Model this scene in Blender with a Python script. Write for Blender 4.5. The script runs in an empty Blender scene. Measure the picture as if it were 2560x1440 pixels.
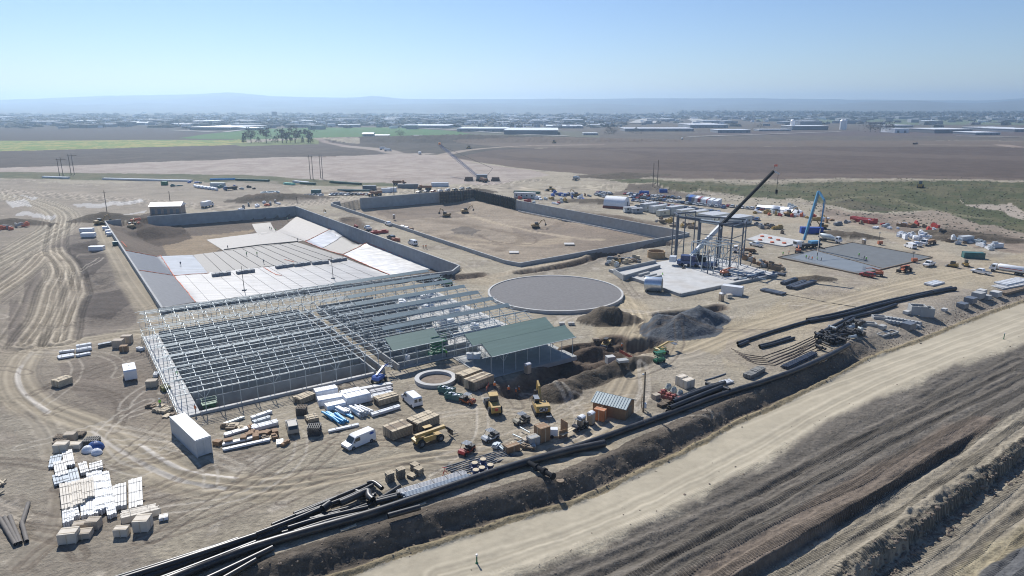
import bpy, math, random
import numpy as np
R=math.radians
random.seed(7)
S=bpy.context.scene; COL=S.collection
# ---------------------------------------------------------------- camera, sky, sun, exposure
H=55.0; F=1707.0; HY=262.0; PITCH=math.atan((720-HY)/F)
cam=bpy.data.cameras.new('camera'); co=bpy.data.objects.new('camera',cam); COL.objects.link(co)
cam.sensor_width=36; cam.lens=36*F/2560; cam.clip_start=1; cam.clip_end=90000
co.location=(0,0,H); co.rotation_euler=(R(90)-PITCH,0,0); S.camera=co
SUN_EL=R(43); SUN_DIR=math.atan2(0.90,-0.43)       # where the sun stands, seen from above
w=bpy.data.worlds.new('World'); S.world=w; w.use_nodes=True
nt=w.node_tree; bg=nt.nodes['Background']; sky=nt.nodes.new('ShaderNodeTexSky')
sky.sky_type='NISHITA'; sky.sun_disc=False; sky.sun_elevation=SUN_EL; sky.sun_rotation=R(90)-SUN_DIR
sky.air_density=1.0; sky.dust_density=0.05; sky.ozone_density=5.0; sky.altitude=0
tn=nt.nodes.new('ShaderNodeVectorMath'); tn.operation='MULTIPLY'; tn.inputs[1].default_value=(0.99,1.0,1.12)      # the camera's cool white balance
nt.links.new(sky.outputs[0],tn.inputs[0]); nt.links.new(tn.outputs[0],bg.inputs[0]); bg.inputs[1].default_value=0.078
sl=bpy.data.lights.new('sun','SUN'); so=bpy.data.objects.new('sun',sl); COL.objects.link(so)
sl.energy=5.0; sl.angle=R(0.5); sl.color=(1,0.965,0.91)
cs=math.cos(SUN_EL)
from mathutils import Vector, Matrix
sv=Vector((math.cos(SUN_DIR)*cs,math.sin(SUN_DIR)*cs,math.sin(SUN_EL)))
so.rotation_euler=sv.to_track_quat('Z','Y').to_euler()
S.view_settings.view_transform='Standard'; S.view_settings.look='None'; S.view_settings.exposure=0.24; S.view_settings.gamma=1
S.cycles.volume_bounces=2; S.cycles.max_bounces=6; S.cycles.use_denoising=True; S.cycles.filter_width=1.1; S.cycles.use_adaptive_sampling=False; S.cycles.sample_clamp_indirect=4

def P(x,y,z=0.0):
    "point of the place at height z that the photo shows at x,y"
    dx=(x-1280)/F; dy=(720-y)/F
    vy=math.cos(PITCH)+dy*math.sin(PITCH); vz=-math.sin(PITCH)+dy*math.cos(PITCH)
    t=(z-H)/vz
    return (dx*t,vy*t)
AU=R(34); CU,SU=math.cos(AU),math.sin(AU)
def UV(u,v): return (-59.7+u*CU-v*SU, 114.6+u*SU+v*CU)      # the site's own axes
# ---------------------------------------------------------------- materials
def lin(c): return tuple(((v/255)/12.92 if v/255<=0.04045 else ((v/255+0.055)/1.055)**2.4) for v in c)
MATS={}
def mat(name,rgb,rough=0.7,metal=0.0,noise=0.12,scale=1.2,bump=0.0,alpha=None,spec=0.5,stretch=None,dirt=0.0):
    if name in MATS: return MATS[name]
    m=bpy.data.materials.new(name); m.use_nodes=True; n=m.node_tree; b=n.nodes['Principled BSDF']
    b.inputs['Roughness'].default_value=rough; b.inputs['Metallic'].default_value=metal
    b.inputs['Specular IOR Level'].default_value=spec
    tc=n.nodes.new('ShaderNodeTexCoord'); mp=n.nodes.new('ShaderNodeMapping')
    n.links.new(tc.outputs['Object'],mp.inputs[0])
    if stretch: mp.inputs['Scale'].default_value=stretch
    nz=n.nodes.new('ShaderNodeTexNoise'); nz.inputs['Scale'].default_value=scale; nz.inputs['Detail'].default_value=6
    n.links.new(mp.outputs[0],nz.inputs[0])
    cr=n.nodes.new('ShaderNodeMapRange'); cr.inputs[1].default_value=0.3; cr.inputs[2].default_value=0.7
    cr.inputs[3].default_value=1-noise; cr.inputs[4].default_value=1+noise
    n.links.new(nz.outputs[0],cr.inputs[0])
    mx=n.nodes.new('ShaderNodeVectorMath'); mx.operation='SCALE'; mx.inputs[0].default_value=rgb
    n.links.new(cr.outputs[0],mx.inputs['Scale']); out=mx.outputs[0]
    if dirt:
        n2=n.nodes.new('ShaderNodeTexNoise'); n2.inputs['Scale'].default_value=scale*0.4; n2.inputs['Detail'].default_value=8
        n.links.new(mp.outputs[0],n2.inputs[0])
        r2=n.nodes.new('ShaderNodeMapRange'); r2.inputs[1].default_value=0.45; r2.inputs[2].default_value=0.7; r2.inputs[4].default_value=dirt
        n.links.new(n2.outputs[0],r2.inputs[0])
        mi=n.nodes.new('ShaderNodeMix'); mi.data_type='RGBA'; n.links.new(r2.outputs[0],mi.inputs[0])
        n.links.new(out,mi.inputs[6]); mi.inputs[7].default_value=(0.30,0.25,0.19,1); out=mi.outputs[2]
    n.links.new(out,b.inputs['Base Color'])
    if bump:
        bp=n.nodes.new('ShaderNodeBump'); bp.inputs['Strength'].default_value=bump; bp.inputs['Distance'].default_value=0.078
        n.links.new(nz.outputs[0],bp.inputs['Height']); n.links.new(bp.outputs[0],b.inputs['Normal'])
    MATS[name]=m; return m
# ---------------------------------------------------------------- object helpers
def tag(o,label=None,cat=None,group=None,kind=None):
    if label: o['label']=label
    if cat: o['category']=cat
    if group: o['group']=group
    if kind: o['kind']=kind
    return o
def link(name,me,parent=None):
    o=bpy.data.objects.new(name,me); COL.objects.link(o)
    if parent: o.parent=parent
    return o
def thing(name,label,cat,loc=(0,0,0),rz=0,group=None):
    o=link(name,None); o.location=(*loc,0)[:3]; o.rotation_euler=(0,0,rz); o.empty_display_size=0.3
    return tag(o,label,cat,group)
def dup(t,loc,rz,label=None,group=None,scale=None):
    def cp(o,par):
        c=o.copy(); COL.objects.link(c)
        if par: c.parent=par
        for ch in KIDS.get(o.name,[]): cp(ch,c)
        return c
    r=cp(t,None); r.location=(*loc,0)[:3]; r.rotation_euler=(0,0,rz)
    if scale: r.scale=(scale,)*3
    if label: r['label']=label
    if group: r['group']=group
    return r
KIDS={}
class M:
    "collects boxes, prisms and tubes, then becomes ONE mesh object"
    def __init__(s): s.v=[]; s.f=[]; s.m=[]; s.k=0
    def add(s,vs,fs):
        b=len(s.v); s.v+=vs; s.f+=[tuple(b+i for i in f) for f in fs]; s.m+=[s.k]*len(fs); return s
    def box(s,x,y,z,sx,sy,sz,rz=0,tilt=None):
        "centre x,y, bottom z"
        c,d=math.cos(rz),math.sin(rz); vs=[]
        for k in (0,1):
            for i,j in ((-1,-1),(1,-1),(1,1),(-1,1)):
                a,b=i*sx/2,j*sy/2; zz=z+k*sz
                if tilt: zz+=a*tilt[0]+b*tilt[1]
                vs.append((x+a*c-b*d,y+a*d+b*c,zz))
        return s.add(vs,[(3,2,1,0),(4,5,6,7),(0,1,5,4),(1,2,6,5),(2,3,7,6),(3,0,4,7)])
    def tube(s,pts,r,n=8,caps=True):
        pts=[Vector(p) for p in pts]; vs=[]; fs=[]; N=len(pts); rr=r if isinstance(r,(list,tuple)) else [r]*N
        for i,p in enumerate(pts):
            t=(pts[min(i+1,N-1)]-pts[max(i-1,0)]).normalized()
            up=Vector((0,0,1)) if abs(t.z)<0.95 else Vector((0,1,0))
            a=t.cross(up).normalized(); b=a.cross(t)
            for k in range(n):
                g=2*math.pi*(k+0.5)/n; q=p+(a*math.cos(g)+b*math.sin(g))*rr[i]; vs.append(tuple(q))
        for i in range(N-1):
            for k in range(n): fs.append((i*n+k,(i+1)*n+k,(i+1)*n+(k+1)%n,i*n+(k+1)%n))
        if caps: fs.append(tuple(range(n-1,-1,-1))); fs.append(tuple((N-1)*n+k for k in range(n)))
        fs=[f[::-1] for f in fs]
        return s.add(vs,fs)
    def bar(s,a,b,w,h=None):
        return s.tube([a,b],[(w if h is None else h)*0.7071]*2,4)
    def pipe(s,pts,r,wall=0.15,n=12):
        "tube with open dark mouths"
        s.tube(pts,r,n,caps=False)
        for e,o in ((0,1),(-1,-2)):
            p=Vector(pts[e]); q=Vector(pts[o]); d=(q-p).normalized()
            rim=M(); rim.tube([p,p+d*r*2.5],[r*(1-wall)]*2,n,caps=False)
            outer=[Vector(v) for v in M().tube([p,p+d],[r]*2,n,caps=False).v[:n]]
            vs=[tuple(v) for v in outer]+rim.v
            fs=[(k,(k+1)%n,n+(k+1)%n,n+k) for k in range(n)]+[(n+k,n+(k+1)%n,2*n+(k+1)%n,2*n+k) for k in range(n)]+[tuple(2*n+k for k in range(n))]
            s.add(vs,fs)
        return s
    def prof(s,pts,y0,y1,inset=None):
        "side outline in x,z pulled across y; inset narrows the points above a height"
        n=len(pts); vs=[]
        for sd,y in ((0,y0),(1,y1)):
            for x,z in pts:
                yy=y
                if inset and z>inset[0]: yy=y+(inset[1] if sd==0 else -inset[1])*min(1,(z-inset[0])/inset[2])
                vs.append((x,yy,z))
        fs=[tuple(range(n)),tuple(range(2*n-1,n-1,-1))]+[(i,n+i,n+(i+1)%n,(i+1)%n) for i in range(n)]
        # outward for outlines running counter-clockwise seen from -y
        return s.add(vs,fs)
    def prism(s,poly,z0,z1):
        n=len(poly); vs=[(x,y,z0) for x,y in poly]+[(x,y,z1) for x,y in poly]
        return s.add(vs,[tuple(range(n-1,-1,-1)),tuple(range(n,2*n))]+[(i,(i+1)%n,n+(i+1)%n,n+i) for i in range(n)])
    def lathe(s,prof,x,y,n=16):
        vs=[];fs=[];N=len(prof)
        for r,z in prof:
            for k in range(n): g=2*math.pi*k/n; vs.append((x+r*math.cos(g),y+r*math.sin(g),z))
        for i in range(N-1):
            for k in range(n): fs.append((i*n+k,i*n+(k+1)%n,(i+1)*n+(k+1)%n,(i+1)*n+k))
        fs.append(tuple(range(n-1,-1,-1))); fs.append(tuple((N-1)*n+k for k in range(n)))
        return s.add(vs,fs)
    def wheel(s,x,y,r,w,n=14):
        return s.tube([(x,y-w/2,r),(x,y-w/2+w*0.15,r),(x,y+w/2-w*0.15,r),(x,y+w/2,r)],[r*0.9,r,r,r*0.9],n)
    def blob(s,x,y,z,rx,ry,rz,n=10,m=6,jit=0.0,half=False):
        vs=[];fs=[]
        for i in range(m+1):
            a=(math.pi/2 if half else math.pi)*i/m
            for k in range(n):
                g=2*math.pi*k/n; j=1+random.uniform(-jit,jit)
                vs.append((x+rx*math.sin(a)*math.cos(g)*j,y+ry*math.sin(a)*math.sin(g)*j,z+rz*math.cos(a)*j))
        for i in range(m):
            for k in range(n): fs.append((i*n+k,(i+1)*n+k,(i+1)*n+(k+1)%n,i*n+(k+1)%n))
        return s.add(vs,fs)
    def mesh(s,name,mats,smooth=False):
        me=bpy.data.meshes.new(name); me.from_pydata(s.v,[],s.f)
        for m in (mats if isinstance(mats,(list,tuple)) else [mats]): me.materials.append(m)
        me.polygons.foreach_set('material_index',s.m)
        if smooth: me.shade_smooth() if smooth is True else me.polygons.foreach_set('use_smooth',[True]*len(me.polygons))
        me.update(); return me
    def obj(s,name,mats,parent=None,smooth=False):
        o=link(name,s.mesh(name,mats,smooth),parent)
        if smooth: o.data.set_sharp_from_angle(angle=R(40))
        if parent: KIDS.setdefault(parent.name,[]).append(o)
        return o
    def solo(s,name,mats,label,cat,group=None,loc=(0,0,0),rz=0,smooth=False):
        o=s.obj(name,mats,None,smooth); o.location=(*loc,0)[:3]; o.rotation_euler=(0,0,rz)
        return tag(o,label,cat,group)
def struct(o): o['kind']='structure'; return o
# ---------------------------------------------------------------- numpy noise and polygons
def vn(x,y,seed=0):
    xi=np.floor(x).astype(np.int64); yi=np.floor(y).astype(np.int64); fx=x-xi; fy=y-yi
    fx=fx*fx*(3-2*fx); fy=fy*fy*(3-2*fy)
    def h(a,b):
        n=(a*374761393+b*668265263+seed*1442695041)&0xffffffff
        n=((n^(n>>13))*1274126177)&0xffffffff; n=(n^(n>>16))&0xffff
        return n/65535.0
    return (h(xi,yi)*(1-fx)+h(xi+1,yi)*fx)*(1-fy)+(h(xi,yi+1)*(1-fx)+h(xi+1,yi+1)*fx)*fy
def fbm(x,y,o=4,seed=0):
    s=0;a=0.5;t=0
    for i in range(o): s=s+a*vn(x*2**i+17.3*i,y*2**i-9.1*i,seed+i); t+=a; a*=0.5
    return s/t*2-1
def sst(a,b,x): t=np.clip((x-a)/(b-a),0,1); return t*t*(3-2*t)
def inpoly(x,y,poly):
    r=np.zeros(x.shape,bool); n=len(poly)
    for i in range(n):
        x1,y1=poly[i]; x2,y2=poly[(i+1)%n]
        if y1==y2: continue
        c=((y1>y)!=(y2>y)); r^=c&(x<(x2-x1)*(y-y1)/(y2-y1)+x1)
    return r
def segdist(x,y,pl):
    "distance to a polyline, signed (+ on its right), and how far along"
    best=np.full(x.shape,1e9); sg=np.zeros(x.shape); al=np.zeros(x.shape); acc=0
    for (x1,y1),(x2,y2) in zip(pl[:-1],pl[1:]):
        dx,dy=x2-x1,y2-y1; L=math.hypot(dx,dy)
        t=np.clip(((x-x1)*dx+(y-y1)*dy)/L**2,0,1)
        d=np.hypot(x-x1-t*dx,y-y1-t*dy); c=(x-x1)*dy-(y-y1)*dx
        m=d<best; best=np.where(m,d,best); sg=np.where(m,np.sign(c),sg); al=np.where(m,acc+t*L,al); acc+=L
    return best,sg*best,al
def spline(pts,k=6):
    "smooth curve through the points"
    out=[];n=len(pts)
    for i in range(n-1):
        p0,p1,p2,p3=[np.array(pts[max(0,min(n-1,j))],float) for j in (i-1,i,i+1,i+2)]
        for j in range(k):
            t=j/k; out.append(tuple(0.5*(2*p1+(p2-p0)*t+(2*p0-5*p1+4*p2-p3)*t*t+(3*p1-p0-3*p2+p3)*t**3)))
    out.append(tuple(pts[-1])); return out
HAZE=1.55e-4
# ---------------------------------------------------------------- ground: one sheet to the horizon
NR,NC=1020,1200
ang=np.concatenate([np.linspace(R(50),R(6),660,endpoint=False),np.linspace(R(6),R(0.9),240,endpoint=False),np.geomspace(R(0.9),R(0.27),NR-900)])
gy=H/np.tan(ang); uu=np.linspace(-1,1,NC)
GY=np.repeat(gy[:,None],NC,1); GX=uu[None,:]*(GY+40)*0.92
Pw=lambda pts,z=0:[P(a,b,z) for a,b in pts]
# basins
B1=dict(A=(-194.4,323.2),B=(-95.8,179.1),C=(-20,221.5),C2=(-18.2,229.8),D=(-118.7,372.6),E=(-181.1,336.5))
B1P=[B1[k] for k in 'ABC']+[B1['C2'],B1['D'],B1['E']]
B2P=[(-101.8,383.6),(-2.6,238.0),(2.8,233.5),(71.8,287.8),(71.5,301.4),(2.3,397.0),(-24.5,441.0),(-45.7,434.7),(-89.6,402.2)]
B1G=[B1['A'],B1['B'],B1['C'],(-17.2,230.2),(-116.2,375.4),(-183,339.5)]      # dug a little past the far walls
B2G=[B2P[0],B2P[1],B2P[2],B2P[3],(73.5,303),(4.4,400.5),(-25,445),(-47,438),(-91,406)]
def edge_in(x,y,a,b):
    dx,dy=b[0]-a[0],b[1]-a[1]; L=math.hypot(dx,dy)
    return ((y-a[1])*dx-(x-a[0])*dy)/L       # + to the left of a->b, the inside of a counter-clockwise outline
def g_height(x,y):
    far=sst(300,2500,y)
    z=0.10*fbm(x*0.25,y*0.25,4,3)*(1-far)+0.35*fbm(x/40,y/40,3,9)*sst(140,300,y)*(1-far)
    z=z+fbm(x/900,y/900,4,5)*4*sst(900,4000,y)
    z=z-0.12*sst(0.2,1,fbm(x/3.0,y/3.0,4,77))
    # foreground: yard edge down to the haul road, then the dark bench and two scarps
    wob=fbm(x/2.2,y/2.2,4,21)*0.55
    _,d,_=segdist(x,y,ROAD_EDGE); rw=sst(72,100,x); z=z-2.3*sst(0-7*rw,3.4+1.5*rw,d+wob*1.2)
    z=z+0.45*np.exp(-((d+wob-4.1)/0.55)**2)*(d>0)
    _,d,al=segdist(x,y,DARK_EDGE); b=sst(-1.5,5,d+wob)
    z=z+b*0.32*fbm((x*CU+y*SU)/9,(-x*SU+y*CU)/1.3,4,41)-b*0.4
    _,d,_=segdist(x,y,SCARP1); z=z-1.3*sst(-0.25,0.35,d+wob*0.35)*EXT1(x,y)
    _,d,_=segdist(x,y,SCARP2); z=z-1.9*sst(-0.25,0.45,d+wob*1.1+fbm(x/0.9,y/0.9,2,66)*0.5)+1.1*np.exp(-((d+1.6+wob*2)/1.0)**2)*(0.55+0.6*fbm(x/1.1,y/1.1,3,65))
    _,d,_=segdist(x,y,SCARP3); z=z+0.8*sst(-0.4,1.2,d+wob)
    # basins
    m=inpoly(x,y,B1G)
    if m.any():
        X=x[m];Y=y[m]; fl=-6.0
        dl=edge_in(X,Y,B1['A'],B1['B']); dn=edge_in(X,Y,B1['B'],B1['C']); dr=edge_in(X,Y,B1['C2'],B1['D']); db=edge_in(X,Y,B1['D'],B1['E'])
        h=np.maximum.reduce([0.9-6.9*np.clip(dl,0,13)/13,0.9-6.9*np.clip(dn,0,13)/13,-3.5-2.5*np.clip(dr,0,15)/15,-4-2*np.clip(db,0,22)/22])
        z[m]=np.maximum(h,fl)+0.06*fbm(X,Y,3,8)
    m=inpoly(x,y,B2G)
    if m.any():
        X=x[m];Y=y[m]
        dl=edge_in(X,Y,B2P[0],B2P[1]); dn=edge_in(X,Y,B2P[2],B2P[3]); dr=edge_in(X,Y,B2P[4],B2P[5]); db=edge_in(X,Y,B2P[7],B2P[8])
        h=np.maximum.reduce([0.4-6.4*np.clip(dl,0,14)/14,0.4-6.4*np.clip(dn,0,14)/14,-4-2*np.clip(dr,0,17)/17,-4.5-1.5*np.clip(db,0,20)/20])
        z[m]=np.maximum(h,-6)+0.35*fbm(X/7,Y/7,4,18)
    # slope beside basin 2 falls away on its left end, trench between the basins
    for pl,dep,wid,rim in TRENCH:
        bd,_,_=segdist(x,y,pl); k=bd+wob*0.8
        z=z-dep*(1-sst(wid*0.45,wid,k))+rim*np.exp(-((k-wid*1.35)/(wid*0.35+0.3))**2)*(0.8+0.5*fbm(x/1.7,y/1.7,2,4))
    for (cx,cy),rx,ry,hh,rot in MOUNDS:
        c,s=math.cos(rot),math.sin(rot); X=((x-cx)*c+(y-cy)*s)/rx; Y=(-(x-cx)*s+(y-cy)*c)/ry
        r=np.hypot(X,Y)*(1+0.16*fbm(x/3,y/3,3,31))
        z=z+hh*np.clip(1-r,0,1)**0.9*(1+0.16*fbm(x/2.6,y/2.6,3,12)+(0.05*fbm(x/0.8,y/0.8,3,13) if rx<25 else 0))
    for poly,dz,e in PADS:
        m=inpoly(x+wob*e,y+wob*e,poly); z[m]=(z[m]*0.15 if e<1 else z[m])+dz
    for pl,wid,dep in RUTS:
        xs=[p[0] for p in pl]; ys=[p[1] for p in pl]
        m=(x>min(xs)-wid)&(x<max(xs)+wid)&(y>min(ys)-wid)&(y<max(ys)+wid)
        if not m.any(): continue
        bd,sd,_=segdist(x[m]+wob[m]*0.4,y[m]+wob[m]*0.4,pl)
        z[m]+=dep*(np.cos(sd*2.6+np.sin(sd*0.9)*1.5)*0.5-0.4)*(1-sst(wid*0.6,wid,bd))
    return z
ROAD_EDGE=Pw([(-900,1900),(630,1418),(1000,1300),(1250,1228),(1400,1190),(1650,1085),(1800,1010),(2000,925),(2130,862),(2250,822),(2420,760),(2560,715),(3200,560)])
DARK_EDGE=Pw([(600,1760),(1270,1440),(1500,1360),(1700,1270),(1850,1190),(2050,1070),(2200,1000),(2330,935),(2560,855),(3300,600)],-2.3)
SCARP1=Pw([(1500,1650),(1840,1440),(2000,1345),(2200,1225),(2400,1100),(2480,1060)],-2.7)
def EXT1(x,y): return 1-sst(*[P(2400,1100,-2.7)[0]*k for k in (0.97,1.1)],x)
SCARP2=Pw([(1900,1620),(2130,1440),(2240,1345),(2330,1275),(2440,1195),(2560,1125),(2900,930)],-2.9)
SCARP3=Pw([(2200,1640),(2420,1440),(2500,1380),(2640,1290),(3000,1080)],-4.6)
TRENCH=[
 (Pw([(1300,985),(1420,925),(1560,880),(1620,868)],-1),2.6,5.2,0),          # the shaded cut below the green roof
 (Pw([(1330,905),(1480,868),(1540,850)]),1.5,2.6,0),
 (Pw([(1650,790),(1740,782),(1800,770)]),1.6,2.4,0.4),
 (Pw([(1500,640),(1580,620),(1680,608)]),1.8,4.0,0.7),
 (Pw([(1300,683),(1420,665),(1500,640)]),1.3,2.6,0.4),
 (Pw([(1060,703),(1150,694),(1200,688)]),1.2,2.6,0.3),
 (Pw([(860,560),(905,585),(870,548)]),1.5,4,0.4),
 (Pw([(640,500),(760,486),(1000,470)]),1.0,4,0.3),
 (Pw([(1420,530),(1560,548),(1650,560)]),0.8,5,0.4),
]
MOUNDS=[(P(1700,824),9.8,6.4,4.2,0.45),(P(1745,803),8,5.2,4.4,0.3),(P(1640,818),5,4,2.2,0.3),(P(1500,802),6,5,3.2,0),(P(1545,800),7,5,3.0,0),
 (P(1388,985),6.0,4.0,3.0,0.5),(P(1450,958),7,3.2,2.3,0.55),(P(1520,932),8,3.0,2.2,0.6),(P(1580,908),7,3,1.6,0.6),(P(1500,892),8,2.6,1.4,0.6),(P(1440,905),4,3,1.6,0.6),
 (P(1480,868),9,3,1.7,0.3),(P(375,590,-6),17,12,4.4,0.8),(P(345,575,-4),7,6,4.5,0.4),
 (P(260,548),16,9,4,0.3),(P(640,502),16,9,4,0.2),(P(712,497),30,7,4,0.2),
 (P(2135,592),13,5,2.6,-0.3),(P(2090,585),10,5,2,-0.2),(P(1160,585,-6),20,12,1.6,0.4),
 (P(1190,500,-5),14,9,3,0),(P(2370,585),20,5,2.4,-0.2),(P(2440,600),26,5,2.6,-0.2),(P(2040,698),7,3.5,1.4,0),
 (P(1560,440),40,20,3,0.2),(P(2150,450),160,60,3,-0.1),(P(2500,480),200,60,3,0),
 (P(1480,505),24,7,2.5,-0.3),(P(1650,470),60,14,4,-0.2),(P(30,560),20,8,3,0),(P(1150,352),380,60,10,0),(P(250,700),10,16,-2.6,0.6),(P(300,800),12,10,-1.6,0.6),(P(220,620),9,12,-2.4,0.6),
 (P(205,710),9,22,-1.4,0.8)]
PADS=[([UV(0.6,-0.6),UV(55,-0.6),UV(55,0.5),UV(78,0.5),UV(78,53),UV(0.6,53)],-0.5,0.2)]
FBPIT=[UV(2.6,0.3),UV(36.6,0.3),UV(36.6,51.8),UV(2.6,51.8)]; PADS.append((FBPIT,-1.3,0))
sp=lambda pts,z=0:spline(Pw(pts,z),5)
RUTS=[(sp([(-80,690),(20,640),(100,595),(150,560),(140,525),(60,498),(-60,480)]),9,0.55),
 (sp([(60,860),(110,790),(130,720),(150,670),(115,630),(60,680),(-60,760)]),8,0.55),
 (sp([(150,850),(165,790),(190,720),(170,660),(140,620),(150,560)]),6,0.5),
 (sp([(1500,1130),(1150,1135),(900,1180),(700,1215),(560,1212),(440,1190),(330,1130),(240,1070),(110,1020),(50,970),(45,920),(90,870),(200,852),(360,830)]),4.6,0.22),
 (sp([(-60,850),(60,868),(180,872),(330,842)]),5,0.2),
 (sp([(60,1400),(150,1300),(160,1180),(110,1060),(40,1000)]),2.4,0.12),
 (sp([(255,560),(300,650),(350,730),(400,790)]),3.5,0.15),(sp([(390,800),(700,745),(1000,705),(1230,690),(1420,650),(1600,615),(1700,600)]),3,0.12),
 (sp([(830,545),(980,600),(1130,655),(1230,700),(1570,760),(1590,880),(1500,1050),(1380,1120)]),4,0.15),
 (sp([(1560,745),(1590,800),(1570,855),(1700,888),(1900,815),(2300,705),(2560,660)]),5,0.15),
 (sp([(1300,790),(1450,790),(1600,790),(1830,760),(2000,720)]),4,0.15),
 (sp([(-100,470),(300,500),(640,520),(1000,480),(1500,470)]),10,0.2),(sp([(1100,470),(1300,455),(1430,442)]),6,0.2),
 (sp([(1400,560,),(1300,600),(1150,610),(1050,560),(1150,545),(1350,580)],-6),6,0.3),
 (sp([(700,1440),(1300,1270),(1900,1030),(2560,790)],-2.3),2.2,0.03),(sp([(1100,1440),(1600,1270),(2200,960),(2560,820)],-2.3),2.5,0.03),
 (sp([(1500,1500),(1900,1290),(2300,1060),(2560,940)],-2.7),5,0.22),(sp([(1300,1500),(1800,1290),(2200,1080),(2560,900)],-2.7),4,0.2),
 (sp([(1900,1500),(2300,1230),(2560,1080)],-4),4,0.14),(sp([(2250,1500),(2400,1380),(2600,1230)],-5.8),4,0.14)]
GZ=g_height(GX,GY)
# colours of the ground, in patches with ragged edges
K=0.77
def c3(r,g,b): return np.array(lin((r,g,b)))*K
CT=np.ones((NR,NC,3))*c3(168,158,139)
n1=fbm(GX/14,GY/14,5,51); n2=fbm(GX/3.3,GY/3.3,4,52); n3=fbm(GX/60,GY/60,4,53)
sc=np.maximum(GY/150,0.6)
W1=fbm(GX/(6*sc),GY/(6*sc),4,54); W2=fbm(GX/(6*sc)+40,GY/(6*sc),4,55)
def patch(poly,col,amp=1.0,mix=1.0,z=0,col2=None,world=False,feather=0.0):
    if not world and sum(p[1] for p in poly)/len(poly)<452: amp*=0.3
    pw=poly if world else Pw(poly,z)
    m=inpoly(GX+W1*amp*sc,GY+W2*amp*sc*1.5,pw)
    if not m.any(): return
    c=c3(*col)
    if col2 is not None:
        t=sst(-0.25,0.3,n1[m]+0.6*n2[m])[:,None]; c=c*(1-t)+c3(*col2)*t
    CT[m]=CT[m]*(1-mix)+c*mix
def band(pl,wid,col,mix=0.8,z=0,amp=0.5,soft=0.5,worldpl=False):
    p=pl if worldpl else sp(pl,z)
    xs=[q[0] for q in p]; ys=[q[1] for q in p]
    m=(GX>min(xs)-wid*2)&(GX<max(xs)+wid*2)&(GY>min(ys)-wid*2)&(GY<max(ys)+wid*2)
    if not m.any(): return
    d,_,_=segdist(GX[m],GY[m],p); d=d+W1[m]*amp*wid
    t=(mix*(1-sst(wid*(1-soft),wid,d)))[:,None]; CT[m]=CT[m]*(1-t)+c3(*col)*t
t=sst(-0.2,0.5,n1+0.5*n2)[...,None]; CT=CT*(1-t*0.8)+c3(141,131,117)*t*0.8
t=sst(0.25,0.55,n2+0.3*n1)[...,None]; CT=CT*(1-t*0.3)+c3(188,179,164)*t*0.45
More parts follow.
